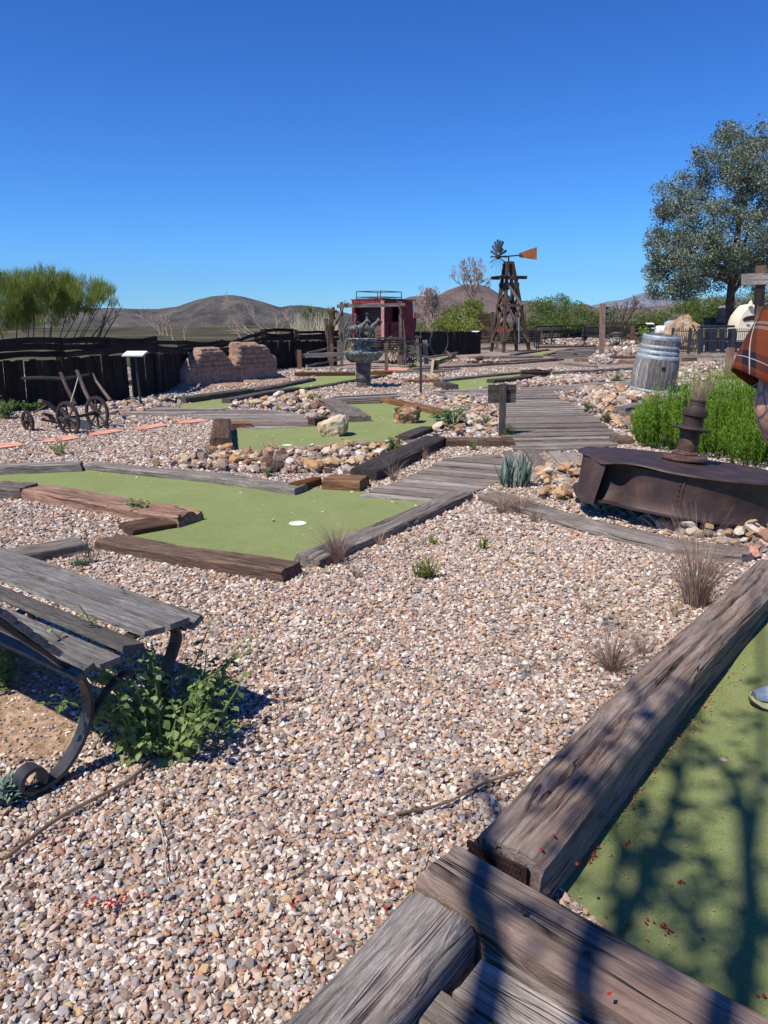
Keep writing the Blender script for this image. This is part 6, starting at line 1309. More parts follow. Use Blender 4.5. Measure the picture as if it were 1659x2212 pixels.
mb = MB(); mb.tube([mast - Vector((0, 0, .1)), mid], .035, 8); mb.tube([mast + Vector((0, 0, .2)), V(*cD(1075, 308), yM)], .014, 6); mb.tube([mast + Vector((0, 0, .2)), V(*cD(1142, 300), yM)], .014, 6); mb.build('mast', M['irongrey'], wm)
mb = MB(); mb.tube([bm0, bm1], .03, 8); mb.build('boom', M['irongrey'], wm)
ax = Vector((.93, .37, 0)).normalized(); hub = bm0 + Vector((0, 0, .02))
mb = MB(); q = Vector((0, 0, 1)).rotation_difference(ax).to_matrix().to_4x4(); mb.lathe([(.001, -.08), (.1, -.08), (.12, 0), (.1, .08), (.001, .08)], 16, Matrix.Translation(hub) @ q); mb.build('hub', M['iron'], wm)
s1 = Vector((-ax.y, ax.x, 0)); RR = .72
for k in range(18):
    a = 2*pi*k/18 + .06; r = s1*cos(a) + Vector((0, 0, 1))*sin(a); t = ax.cross(r); mb = MB(); tw_ = t*.85 + ax*.5; r0, r1 = .17, RR*(1 if k % 5 else .93)
    if k in (7, 15): r1 = .5
    vs = [hub + r*r0 - tw_*.03, hub + r*r0 + tw_*.03, hub + r*r1 + tw_*.055, hub + r*r1 + r*.01, hub + r*r1 - tw_*.055]; mb.prism(vs, ax*.008); mb.build('blade', M['irongrey'], wm)
mb = MB(); mb.prism([V(*cD(1228, 266), yM + .1), V(*cD(1422, 200), yM + .22), V(*cD(1420, 342), yM + .22), V(*cD(1228, 312), yM + .1)], (0, .012, 0)); mb.build('tail_vane', M['rustorange'], wm)
mb = MB(); vbar(mb, cD, (1228, 287), (1262, 284), yM + .08, .05); mb.build('vane_bracket', M['rust2'], wm)
mb = MB(); mb.tube([V(*cD(1226, 1240), WY - .1), V(*cD(1226, 960), WY - .1)], .02, 6); mb.build('pipe', M['hoop'], wm)
mb = MB(); mb.prism([V(*cD(985, 1070), WY + .9), V(*cD(1105, 1040), WY + .9), V(*cD(1100, 1125), WY + .9), V(*cD(985, 1130), WY + .9)], (0, .02, 0)); mb.build('rust_panel', M['brickred'], wm)
# ---- far post and rail fence on the right
rf = thing('rail_fence', tuple(V(*cE(70, 845), 45)), 'long brown post and rail fence with wire across the far right of the course', 'fence')
for u, vb, vt, y, w_, mt in ((70, 845, 662, 45, .5/1.6, 'w_tower'), (568, 806, 645, 50, .28, 'w_tower'), (1075, 806, 642, 50, .3, 'w_post'), (10, 890, 655, 42, .1, 'irongrey'), (200, 850, 655, 45, .1, 'irongrey')): mb = MB(); vbar(mb, cE, (u, vb), (u, vt), y, w_*.8); mb.build('post', M[mt], rf)
for p, q, y, y2, w_ in (((-430, 668), (20, 655), 44, 42, .08), ((20, 655), (570, 640), 42, 50, .09), ((570, 640), (1080, 634), 50, 50, .1), ((-300, 712), (568, 690), 44, 50, .18), ((568, 695), (1075, 680), 50, 50, .2), ((70, 715), (568, 712), 45, 50, .08), ((70, 780), (568, 762), 45, 50, .16), ((860, 790), (1075, 768), 50, 50, .2), ((1075, 635), (1420, 628), 50, 52, .14), ((1080, 660), (1480, 655), 50, 53, .16), ((1080, 745), (1490, 738), 50, 53, .2)):
    mb = MB(); vbar(mb, cE, p, q, y, w_, y2=y2, d=.08, tint=.4); mb.build('rail', M['w_tower'], rf)
fence('grey_board_fence', [(1212, 727, 700, 698), (1300, 722, 697, 696), (1400, 716, 694, 692), (1450, 712, 692, 690), (1560, 708, 686, 684)], 'distant low fence of upright weathered boards behind the rail fence', tops=False, pw=.35)
# ---- tall wooden post with small boards
g = V(*cE(748, 908), 31.5); s = thing('wooden_post', tuple(g), 'tall square brown post with two small boards, in front of the black bench', 'post')
mb = MB(); mb.beam(Vector((g.x, 31.5, 0)), V(*cE(757, 403), 31.5), .19, .16, up=(0, 1, 0), seg=8, rough=.006); mb.build('post', M['w_post'], s)
for p, q in (((770, 462), (822, 440)), ((770, 530), (820, 505))): mb = MB(); mb.prism([V(*cE(p[0], p[1] - 25), 31.7), V(*cE(q[0], q[1] - 5), 31.9), V(*cE(q[0], q[1] + 15), 31.9), V(*cE(p[0], p[1] + 15), 31.7)], (0, .04, 0)); mb.build('board', M['w_dark'], s)
# ---- right side: tall post with beam, leaning short post
s = thing('gate_post', tuple(V(1634, 742, 16)), 'tall reddish post with a heavy split cross beam at the right edge behind the person', 'post')
mb = MB(); vbar(mb, cF, (1545, 1100), (1580, 125), 16, .14); mb.build('post', M['w_post'], s); mb = MB(); mb.beam(V(*cF(1388, 278), 15.85), V(*cF(1900, 262), 15.85), .16, .21, seg=14, rough=.02); mb.build('cross_beam', M['w_deck'], s)
mb = MB(); mb.beam(V(*cF(1500, 385), 15.9), V(*cF(1600, 385), 15.9), .2, .05); mb.build('strap', M['iron'], s)
mb = MB(); vbar(mb, cF, (1222, 1320), (1258, 1018), 15.2, .13, d=.09); tag(mb.build('short_post', M['w_post']), 'short leaning brown post between the barrel and the person', 'post')
mb = MB(); vbar(mb, cF, (1655, 600), (1655, 410), 16.5, .2); 
# ---- iron railing
ir = thing('iron_railing', tuple(V(*cF(610, 1085), 33)), 'black iron picket railing in front of the huge tan boulder', 'fence')
A_, B_ = Vector((V(*cF(600, 1085), 33).x, 33, 0)), Vector((V(*cF(1700, 1085), 32).x, 32, 0)); n = 56; hR = V(*cF(800, 812), 33).z
mb = MB()
for k in range(n + 1): p = A_.lerp(B_, k/n); mb.tube([p, p + Vector((0, 0, hR*.97))], .013, 5); mb.tube([p + Vector((0, 0, hR*.97)), p + Vector((0, 0, hR*1.03))], [.022, .002], 5)
mb.build('bars', M['iron'], ir)
for z in (.12, .55, .9): mb = MB(); mb.beam(A_ + Vector((0, 0, z*hR)), B_ + Vector((0, 0, z*hR)), .025, .035); mb.build('rail', M['iron'], ir)
for k in (0, 10, 16, 34, 50): mb = MB(); p = A_.lerp(B_, k/n); mb.beam(p, p + Vector((0, 0, hR*1.02)), .08, .08); mb.build('post', M['iron'], ir)
mb = MB(); vbar(mb, cF, (835, 770), (905, 905), 34, .1, d=.05); tag(mb.build('rusty_bar', M['rust2']), 'rusty bar leaning behind the iron railing by the boulder', 'bar')
# dark blue shelter table behind the railing
s = thing('blue_bench_shelter', tuple(V(*cF(1050, 1080), 35)), 'dark navy painted frame table behind the iron railing', 'table')
mb = MB(); mb.prism([V(*cF(910, 808), 34.6), V(*cF(1300, 800), 34.6), V(*cF(1290, 790), 36), V(*cF(925, 797), 36)], (0, 0, .06)); mb.build('top', M['bluep'], s)
for x, y in ((925, 34.7), (1055, 34.7), (1160, 34.7), (1290, 34.7), (1000, 35.8), (1250, 35.8)): mb = MB(); vbar(mb, cF, (x, 1080), (x, 815), y, .24 if x == 1055 else .16); mb.build('leg', M['bluep'], s)
mb = MB(); vbar(mb, cF, (925, 935), (1290, 930), 34.9, .14); vbar(mb, cF, (1060, 1000), (1400, 990), 34.9, .3); mb.build('shelf', M['bluep'], s)
# cream stucco shape
s = thing('cream_stucco_sculpture', tuple(V(*cF(1440, 930), 38)), 'cream stucco bell shaped form with a dark slit and a spike, behind the railing', 'sculpture')
ol = [(1318, 1040), (1325, 900), (1330, 780), (1345, 700), (1370, 640), (1400, 600), (1430, 570), (1455, 555), (1512, 545), (1560, 560), (1610, 640), (1640, 760), (1650, 1040)]
mb = MB(); P_ = [V(*cF(*p), 38) for p in ol]; n = len(P_)
rings = []
for t, kk in ((0, .93), (.25, 1), (.9, 1), (1.3, .9), (1.5, .7)):
    cen = Vector((V(*cF(1485, 800), 38).x, 38, P_[0].z + 1.2)); rings.append([Vector((cen.x + (p.x - cen.x)*kk, 38 + t, (p.z - P_[0].z)*kk + P_[0].z)) for p in P_])
vs = [q for r in rings for q in r]; mb.add(vs, [tuple(range(n))] + [(j*n + i, (j + 1)*n + i, (j + 1)*n + (i + 1) % n, j*n + (i + 1) % n) for j in range(4) for i in range(n)]); mb.build('body', M['cream'], s, smooth=30)
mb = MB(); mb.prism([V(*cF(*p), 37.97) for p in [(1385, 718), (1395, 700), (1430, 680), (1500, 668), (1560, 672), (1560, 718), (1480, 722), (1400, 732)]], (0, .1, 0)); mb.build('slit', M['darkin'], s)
mb = MB(); c = V(*cF(1468, 562), 37.95); mb.lathe([(.001, 0), (.13, .05), (.10, .16), (.001, .34)], 8, Matrix.Translation(c - Vector((0, 0, .06)))); mb.build('spike', M['cream'], s)
mb = MB(); mb.prism([V(*cF(*p), 37.97) for p in [(1425, 765), (1462, 765), (1460, 782), (1430, 778)]], (0, .05, 0)); mb.build('patch', M['w_drift'], s)
# red cabin
s = thing('cabin', tuple(V(*cF(1300, 800), 50)), 'small red and pale timber cabin behind the juniper trunk', 'building')
mb = MB(); mb.prism([V(*cF(*p), 50) for p in [(1290, 800), (1480, 800), (1480, 588), (1290, 585)]], (0, 2.5, 0)); mb.build('wall', M['w_post'], s)
mb = MB(); mb.prism([V(*cF(*p), 49.9) for p in [(1312, 672), (1405, 672), (1405, 588), (1312, 588)]], (0, .06, 0)); mb.build('door', M['brickred'], s)
mb = MB(); mb.prism([V(*cF(*p), 49.6) for p in [(1280, 585), (1500, 590), (1380, 560), (1300, 556)]], (0, 3.2, 0)); mb.build('roof', M['w_slat'], s)
mb = MB()
for k in range(5): vbar(mb, cF, (1285, 700 + k*20), (1490, 702 + k*20), 49.8, .3, d=.2)
mb.build('siding', M['w_red'], s)
s = thing('stone_stack', tuple(V(*cF(1150, 760), 47)), 'grey roofed shed with stacked slabs left of the juniper trunk', 'building')
mb = MB()
for k in range(6): vbar(mb, cF, (1112 + k*6, 715 - k*16), (1215, 712 - k*16), 47, .5, d=.38)
mb.build('stacked_slabs', M['w_grey'], s); mb = MB(); mb.prism([V(*cF(*p), 47.5) for p in [(1030, 775), (1220, 775), (1220, 700), (1030, 690)]], (0, 1, 0)); mb.build('wall', M['w_dark'], s)
# white tank & blue thing
g = V(*cF(530, 900), 41); mb = MB(); mb.lathe([(.001, -.5), (.22, -.48), (.28, -.4), (.28, .4), (.22, .48), (.001, .5)], 24, Matrix.Translation((g.x, 41, V(*cF(530, 840), 41).z)) @ Matrix.Rotation(pi/2, 4, 'Y')); tag(mb.build('water_tank', M['white'], smooth=30), 'white rounded tank lying left of the iron railing', 'tank')
mb = MB(); q = V(*cF(620, 790), 44); mb.lathe([(.45, -.3), (.5, 0), (.45, .22), (.25, .32), (.001, .35)], 20, Matrix.Translation(q)); tag(mb.build('plastic_drum', M['lightblue'], smooth=30), 'pale blue plastic drum behind the white tank', 'drum')
mb = MB(); vbar(mb, cF, (612, 780), (618, 680), 44, .3); vbar(mb, cF, (618, 682), (750, 676), 44, .2); tag(mb.build('gateway', M['w_grey']), 'pale timber gate frame left of the huge boulder', 'frame')
# ================================================================ TREES
def branching(mb, p, d, L, r, depth, spread=.5, up=.15, segs=3, shrink=.72, kids=(2, 3), tips=None, wob=.25, minr=.004):
    P = [Vector(p)]; dd = Vector(d).normalized(); q = Vector(p)
    for i in range(segs):
        dd = (dd + Vector((random.uniform(-1, 1), random.uniform(-1, 1), random.uniform(-.6, .9) + up))*wob*.5).normalized(); q = q + dd*L/segs; P.append(q)
    mb.tube(P, list(np.linspace(r, max(minr, r*.62), len(P))), 6 if r > .03 else 4, cap=False)
    if depth <= 0:
        if tips is not None: tips.append((q, dd))
        return
    for _ in range(random.randint(*kids)):
        a = Vector((random.uniform(-1, 1), random.uniform(-1, 1), random.uniform(-.5, 1))); nd = (dd + a.normalized()*spread + Vector((0, 0, up))).normalized()
        branching(mb, P[random.choice([-1, -1, -2])], nd, L*shrink*random.uniform(.75, 1.1), max(minr, r*.6), depth - 1, spread, up, segs, shrink, kids, tips, wob, minr)
def clump(mb, c, R, n, s, flat=.8, tb=0, upb=.3):
    for _ in range(n):
        z = random.uniform(-1, 1); a = random.uniform(0, 2*pi); rr = sqrt(1 - z*z); k = random.uniform(.55, 1)
        d = Vector((cos(a)*rr, sin(a)*rr, z*flat)); p = c + d*R*k; t = (d + Vector((random.uniform(-.8, .8), random.uniform(-.8, .8), random.uniform(-.4, .8) + upb))).normalized()
        sd = t.cross(Vector((random.uniform(-1, 1), random.uniform(-1, 1), random.uniform(-1, 1)))).normalized(); L = s*random.uniform(.6, 1.3); w_ = L*.36
        mb.add([p - sd*w_, p + t*L*.55 - sd*w_*.7 + sd*w_*1.9, p + t*L, p + t*L*.5 - sd*w_*1.1], [(0, 1, 2), (0, 2, 3)], tint=min(1, max(0, random.gauss(.5 + tb, .22))))
VOID = -.14
def crownfrom(mb, lobes, dens, cr, n, s, flat=.8, upb=.3, shell=.55, bias=None):
    """lobes: centre, (rx, ry, rz)"""
    for c, r in lobes:
        vol = r[0]*r[1] + r[1]*r[2] + r[0]*r[2]
        for _ in range(int(dens*vol)):
            z = random.uniform(-1, 1); a = random.uniform(0, 2*pi); rr = sqrt(1 - z*z); k = random.uniform(shell, 1.02)
            d = Vector((cos(a)*rr*r[0], sin(a)*rr*r[1], z*r[2]))*k
            if noise.noise((c + d)*.9/cr*.5) < VOID: continue
            clump(mb, c + d, cr*random.uniform(.6, 1.25), n, s, flat, tb=random.uniform(-.2, .2), upb=upb)
# big juniper at the right
JY = 45.0; base = V(1580, 748, JY); base.z = 0
ju = thing('juniper_tree', tuple(base), 'big grey green juniper tree with a dark trunk at the right', 'tree')
mb = MB(); fork = V(1578, 640, JY); topt = V(1600, 420, JY)
mb.tube(arcpts([base, V(1578, 700, JY), fork, V(1590, 540, JY), topt, V(1600, 330, JY)], 4), list(np.interp(np.linspace(0, 1, 21), [0, .2, .5, 1], [.31, .25, .21, .05])), 14, rough=.25)
for q, r in (((1500, 600), .16), ((1460, 540), .14), ((1440, 620), .12), ((1660, 560), .16), ((1530, 440), .12), ((1650, 420), .1), ((1700, 500), .12)):
    e = V(*q, JY + random.uniform(-1.5, 1.5)); s0 = V(1577, 655 - random.uniform(0, 70), JY); mb.tube(arcpts([s0, s0.lerp(e, .5) + Vector((0, 0, .3)), e], 4), list(np.linspace(r, .03, 9)), 7, rough=.2)
mb.build('trunk', M['bark'], ju, smooth=True)
kp = 46/FPX
def L(u, v, ru, rv, dy=0, ry=None): 
    c = V(u, v, JY + dy); return (c, (ru*kp, (ry or ru)*kp*.9, rv*kp))
lobes = [L(1455, 600, 58, 42), L(1500, 560, 60, 45, -1.5), L(1445, 535, 45, 42), L(1432, 575, 38, 30, 1), L(1418, 512, 24, 26), L(1470, 470, 42, 45), L(1445, 430, 34, 40), L(1490, 410, 38, 36, 1), L(1520, 480, 60, 55, -1), L(1570, 420, 55, 60), L(1545, 350, 40, 45), L(1580, 320, 42, 45, 1), L(1570, 290, 14, 22), L(1630, 300, 24, 36), L(1640, 345, 40, 45), L(1610, 370, 50, 50, -1.5),
         L(1640, 430, 60, 60), L(1690, 400, 60, 60, 1), L(1600, 510, 60, 55, -2), L(1560, 560, 60, 40, -1), L(1640, 540, 60, 45, 1), L(1700, 540, 60, 50), L(1530, 600, 45, 32, 1), L(1470, 625, 46, 20), L(1420, 630, 22, 14), L(1600, 590, 50, 30, 2), L(1650, 590, 40, 20, -1), L(1720, 470, 60, 60), L(1525, 300+30, 22, 26), L(1408, 528, 12, 12)]
mb = MB(); crownfrom(mb, lobes, 30, .38, 34, .105, flat=.8, upb=.45, shell=.55); print('juniper', len(mb.f)); mb.build('crown', M['l_juni'], ju)
# left desert broom bush beyond the fence
def broom(name, stems, label, mat='l_broom', dens=70, sl=.35, grp=None, cat='bush', mstem='bark', wst=.012, leafw=.006, extra=()):
    g0_ = stems[0][0]; t = thing(name, tuple(g0_), label, cat, grp); mb = MB(); fo = MB()
    for g, tip, n in stems:
        g = Vector(g); tip = Vector(tip); mid = g.lerp(tip, .5) + Vector((random.uniform(-.1, .1), random.uniform(-.1, .1), .1)); mb.tube([g, mid, tip], [wst*1.6, wst, wst*.4], 5, rough=.2)
        for j in range(n):
            t0 = random.uniform(.35, .95); p = g.lerp(mid, t0*2) if t0 < .5 else mid.lerp(tip, t0*2 - 1); L_ = (tip - g).length
            e = p + Vector((random.uniform(-.2, .2), random.uniform(-.2, .2), random.uniform(.08, .32)))*L_*.62*(1.15 - t0*.6); mb.tube([p, p.lerp(e, .5) + Vector((0, 0, .02)), e], [wst*.5, wst*.35, wst*.2], 4, cap=False)
            for k in range(dens):
                t1 = random.uniform(.25, 1.05); b_ = p.lerp(e, t1); d = Vector((random.uniform(-.45, .45), random.uniform(-.45, .45), 1)).normalized(); LL = sl*random.uniform(.4, 1); s_ = Vector((random.uniform(-1, 1), random.uniform(-1, 1), 0)).normalized()*leafw
                fo.add([b_ - s_, b_ + s_, b_ + d*LL], [(0, 1, 2)], tint=min(1, max(0, .25 + t1*.4 + random.uniform(-.25, .3))))
    for c, n_ in extra: strands(fo, c, (.10, .10, .10), n_, .20, .0055)
    mb.build('stems', M[mstem], t); fo.build('foliage', M[mat], t); return t
YB = 17.5; stems = []
tips = [(-60, 640), (-20, 610), (20, 605), (80, 597), (130, 605), (165, 620), (210, 615), (226, 620), (236, 630), (115, 640), (60, 650), (140, 640), (175, 650)]
for u, v in tips:
    bu = 60 + (u - 60)*.62; yy = YB + random.uniform(-.8, .8); g = V(bu, 745, yy); stems.append((g, V(u, v + 6, yy + random.uniform(-.4, .4)), 9))
def strands(fo, c, r, n, L_, w_, upb=1.0):
    for _ in range(n):
        z = random.uniform(-1, 1); a = random.uniform(0, 2*pi); rr = sqrt(1 - z*z); k = random.random()**.4
        p = c + Vector((cos(a)*rr*r[0], sin(a)*rr*r[1], z*r[2]))*k; out = Vector((cos(a)*rr, sin(a)*rr, 0)); d = (out*.45 + Vector((random.uniform(-.35, .35), random.uniform(-.35, .35), upb))).normalized(); s_ = Vector((random.uniform(-1, 1), random.uniform(-1, 1), 0)).normalized()*w_; L2 = L_*random.uniform(.4, 1.1)
        fo.add([p - s_, p + s_, p + d*L2], [(0, 1, 2)], tint=min(1, max(0, .4 + z*.3*k + random.gauss(0, .2))))
broom_extra = []
for u, v, ru, rv in [(-50, 640, 36, 38), (-10, 628, 34, 36), (25, 618, 30, 26), (50, 640, 34, 34), (62, 612, 26, 24), (90, 608, 28, 26), (105, 635, 34, 32), (132, 616, 28, 28), (150, 640, 30, 30), (165, 622, 18, 22), (192, 640, 20, 24), (206, 628, 16, 20), (224, 622, 13, 14), (222, 645, 14, 16), (20, 655, 40, 26), (85, 655, 36, 22), (0, 690, 50, 26), (60, 690, 40, 24), (110, 685, 22, 22), (-50, 700, 40, 26), (150, 668, 20, 16), (180, 660, 18, 14), (250, 650, 6, 8), (140, 665, 30, 16), (235, 634, 8, 10), (-60, 670, 40, 30)]:
    c = V(u, v, YB + random.uniform(-.6, .6)); kq = YB/FPX
    for _ in range(int(ru*rv/24)):
        a = random.uniform(0, 6.28); rr = sqrt(random.random()); broom_extra.append((c + Vector((cos(a)*rr*ru*kq, random.uniform(-.4, .4), sin(a)*rr*rv*kq)), 40))
broom('desert_broom', stems, 'large green desert broom bush rising behind the charred fence at the left', dens=14, sl=.22, leafw=.006, extra=broom_extra, wst=.008)
stems = [(V(190 + random.uniform(-15, 25), 745, YB), V(u, v, YB), 2) for u, v in ((250, 655), (265, 660), (258, 680), (222, 690), (240, 640))]
broom('desert_broom', stems, 'thin nearly bare broom stems right of the large bush behind the left fence', dens=14, sl=.15, mat='l_olive', leafw=.005)
# pale reeds and bare sticks behind the fence
mb = MB(); 
for _ in range(420):
    u = random.uniform(632, 728); b_ = V(u, 725, 29 + random.uniform(-1, 1)); h = V(u, random.uniform(668, 700), 29).z - b_.z; blades(mb, b_, 1, h*1.1, .35, .03, r0=.1, seg=3)
tag(mb.build('reed_clump', M['l_reed']), 'pale dry reeds behind the charred fence left of the coach', 'reeds')
stems = [(V(random.uniform(640, 720), 725, 30), V(random.uniform(640, 722), random.uniform(672, 690), 30), 4) for _ in range(9)]
broom('green_scrub', stems, 'green scrub mixed behind the pale reeds', dens=40, sl=.3, mat='l_broom', leafw=.014)
for lab, pts_ in (('white dead branches behind the fence dip above the adobe wall', [((595, 725), (508, 688)), ((600, 725), (540, 690)), ((545, 726), (510, 705)), ((560, 726), (515, 712)), ((520, 730), (505, 708)), ((600, 722), (632, 676)), ((590, 722), (598, 690)), ((640, 716), (618, 690))]),
               ('white dead twigs behind the far left fence boards', [((352, 724), (318, 690)), ((345, 724), (338, 692)), ((352, 726), (350, 688)), ((362, 726), (358, 695)), ((374, 735), (370, 715)), ((400, 736), (396, 715))])):
    mb = MB()
    for p, q in pts_:
        a_, b_ = V(*p, 24), V(*q, 24.3); branching(mb, a_, b_ - a_, (b_ - a_).length*.6, .013, 3, .45, .1, minr=.005)
    tag(mb.build('dead_branches', M['barkpale']), lab, 'branches')
# bare trees behind the coach and windmill
def rtree(name, base, tips, r, label, depth, k=.5, spread=.55, minr=.008, mat='barkpale', wob=.35):
    mb = MB()
    for q in tips: d = q - base; branching(mb, base, d, d.length*k, r, depth, spread, .06, 4, .70, (2, 3), None, wob, minr)
    return tag(mb.build(name, M[mat], loc=base), label, 'tree')
YT = 48
rtree('bare_tree', V(*cD(720, 790), YT), [V(*cD(*q), YT + random.uniform(-1, 1)) for q in [(690, 210), (600, 300), (480, 250), (800, 330), (880, 480), (560, 480), (760, 420)]], .055, 'tall leafless pale tree left of the windmill', 6, .34, spread=.8)
rtree('bare_tree', V(*cD(250, 1090), 40), [V(*cD(*q), 40) for q in [(60, 660), (180, 740), (290, 600), (420, 560), (520, 640), (470, 800), (100, 900), (330, 760), (600, 720)]], .04, 'low leafless pale tree just right of the coach', 6, .32, spread=.75)
# mesquite thickets
def thicket(name, lob, label, mat, dens, cr, n, s, y, cat='shrub', grp=None, flat=.8, upb=.2, trunk=True):
    cs = [(V(u, v, y + dy), (ru*y/FPX, ru*y/FPX*.9, rv*y/FPX)) for u, v, ru, rv, dy in lob]; b_ = Vector((cs[0][0].x, cs[0][0].y, gh(cs[0][0].x, y))); t = thing(name, tuple(b_), label, cat, grp)
    mb = MB(); crownfrom(mb, cs, dens, cr, n, s, flat, upb, .45); print(name, len(mb.f)); mb.build('foliage', M[mat], t)
    mb = MB()
    for c, r in cs: mb.tube([Vector((c.x*.9 + b_.x*.1, c.y, gh(c.x, y) - .1)), c.lerp(Vector((c.x, c.y, 0)), .4), c + Vector((0, 0, r[2]*.4))], [.09, .06, .02], 5, rough=.2)
    mb.build('stems', M['bark'], t)
thicket('mesquite', [(1135, 680, 26, 22, 0), (1165, 672, 28, 22, 1), (1200, 668, 34, 28, 0), (1240, 678, 32, 24, 1), (1270, 690, 26, 18, 0), (1150, 700, 40, 14, -1), (1220, 702, 44, 14, -1)], 'broad green mesquite thicket right of the windmill', 'l_mesq', 20, .5, 52, .10, 56)
thicket('mesquite', [(1190, 652, 14, 12, 0), (1210, 648, 16, 12, 0), (1222, 655, 14, 12, 0), (1180, 665, 14, 12, 0)], 'feathery treetop standing above the mesquite thicket', 'l_mesq', 14, .35, 40, .09, 60)
thicket('mesquite', [(1480, 672, 46, 24, 0), (1520, 665, 44, 26, 1), (1555, 675, 36, 24, 0), (1440, 688, 34, 16, 1), (1400, 695, 34, 13, 0), (1560, 650, 30, 18, 2), (1500, 692, 60, 12, -1)], 'dense green mesquite hedge behind the huge boulder', 'l_mesq', 20, .45, 52, .10, 52)
thicket('mesquite', [(1610, 655, 34, 26, 0), (1650, 645, 34, 30, 1), (1690, 650, 34, 34, 0), (1600, 690, 30, 14, 0)], 'green mesquite right of the juniper trunk', 'l_mesq', 18, .45, 50, .10, 60)
thicket('olive_scrub', [(1290, 695, 22, 14, 0), (1325, 685, 26, 18, 0), (1360, 680, 26, 20, 1), (1390, 682, 22, 20, 0), (1345, 700, 50, 10, -1), (1415, 690, 22, 14, 1)], 'grey green scrub trees behind the far rail fence', 'l_olive', 13, .5, 36, .10, 62)
thicket('olive_scrub', [(1310, 672, 9, 9, 0), (1320, 678, 9, 8, 0), (1306, 688, 10, 8, 0)], 'small grey green tree just behind the tall wooden post', 'l_olive', 13, .35, 34, .09, 58)
thicket('broom_bush', [(950, 705, 18, 12, 0), (975, 698, 26, 18, 0), (1010, 678, 30, 24, 0), (1040, 688, 24, 22, 1), (1000, 705, 44, 12, -1), (1025, 662, 16, 12, 0)], 'bright green bush behind the fence left of the windmill', 'l_broom', 26, .34, 56, .10, 39, upb=1.1)
thicket('broom_bush', [(1395, 722, 16, 8, 0), (1375, 728, 12, 7, 0), (1425, 720, 16, 8, 0)], 'low bright green bush beside the white lectern sign', 'l_green', 22, .22, 26, .11, 42, upb=.9)
thicket('broom_bush', [(905, 712, 12, 8, 0), (918, 716, 8, 6, 0)], 'small pale green bush behind the fence right of the coach', 'l_mesq', 18, .3, 12, .2, 42)
rtree('bare_tree', V(1345, 700, 58), [V(*q, 58) for q in [(1328, 650), (1352, 640), (1385, 650), (1378, 636), (1365, 660), (1340, 660), (1395, 660)]], .045, 'dead bare treetop above the grey green scrub', 4, .40, minr=.010, mat='twig')
# the tree whose shade falls on the right foreground: it stands left of the photographer, out of view
sh = []
def Sp(u, v, h): return G(u, v) + SUN*(h*1.2/SUN.z)
tb = Vector((-2.2, -2.4, 0)); tr = thing('shade_tree', tuple(tb), 'slender open shade tree standing behind and left of the viewer', 'tree'); mb = MB(); fo = MB()
top = Vector((-2.1, -2.1, 3.3)); mb.tube(arcpts([tb, Vector((-2.3, -2.3, 1.6)), top], 4), list(np.linspace(.09, .06, 9)), 8)
def limb(pts_, r0, r1): P_ = arcpts(pts_, 5); mb.tube(P_, list(np.linspace(r0, r1, len(P_))), 6)
limb([top, Sp(1075, 2210, 3.6), Sp(1085, 2010, 3.9), Sp(1100, 1880, 4.0), Sp(1075, 1770, 4.1), Sp(1050, 1700, 4.2)], .05, .018)
limb([top, Sp(1300, 2200, 3.7), Sp(1400, 1900, 4.1), Sp(1470, 1700, 4.3), Sp(1480, 1560, 4.4)], .045, .015)
limb([top, Sp(1600, 2200, 3.9), Sp(1620, 1900, 4.2), Sp(1590, 1700, 4.4), Sp(1500, 1600, 4.4)], .045, .015)
limb([Sp(1300, 2200, 3.7), Sp(1330, 2060, 3.8), Sp(1340, 1800, 4.0)], .03, .012)
limb([Sp(1400, 1900, 4.1), Sp(1300, 1750, 4.1), Sp(1250, 1660, 4.1)], .02, .01); limb([Sp(1470, 1700, 4.3), Sp(1400, 1560, 4.4), Sp(1330, 1480, 4.5)], .02, .01)
limb([Sp(1620, 1900, 4.2), Sp(1650, 1600, 4.5), Sp(1640, 1300, 4.8)], .02, .008)
mb.build('trunk', M['bark'], tr)
for u, v, R_, n in [(1090, 1850, .05, 40), (1060, 1760, .05, 36), (1130, 1990, .06, 40), (1045, 1700, .04, 26), (1320, 1720, .12, 130), (1390, 1800, .13, 150), (1370, 1900, .11, 110), (1450, 1850, .12, 120), (1300, 1960, .10, 80), (1450, 2010, .12, 110), (1560, 1990, .13, 120), (1640, 1960, .12, 140), (1640, 2060, .12, 150), (1540, 2110, .1, 80),
                   (1400, 1640, .07, 60), (1480, 1560, .06, 50), (1560, 1640, .09, 80), (1640, 1710, .07, 60), (1655, 1480, .05, 40), (1150, 1455, .035, 26), (1185, 1440, .03, 18), (1330, 1360, .035, 26), (1300, 1345, .03, 18), (1320, 1560, .045, 30), (1460, 1455, .04, 30), (1240, 1610, .05, 36), (1200, 1700, .05, 36), (1340, 1490, .05, 34), (1420, 1430, .035, 24), (1600, 1560, .05, 40), (1520, 1730, .08, 60), (1250, 1800, .06, 46), (1180, 2090, .07, 50), (1290, 2110, .06, 46), (1400, 2150, .08, 70), (1500, 1900, .07, 46)]:
    c = Sp(u, v, 4.1 + random.uniform(-.3, .4)); clump(fo, c, R_*1.1, int(n*.42), .05, 1, upb=0)
fo.build('foliage', M['l_weed'], tr)
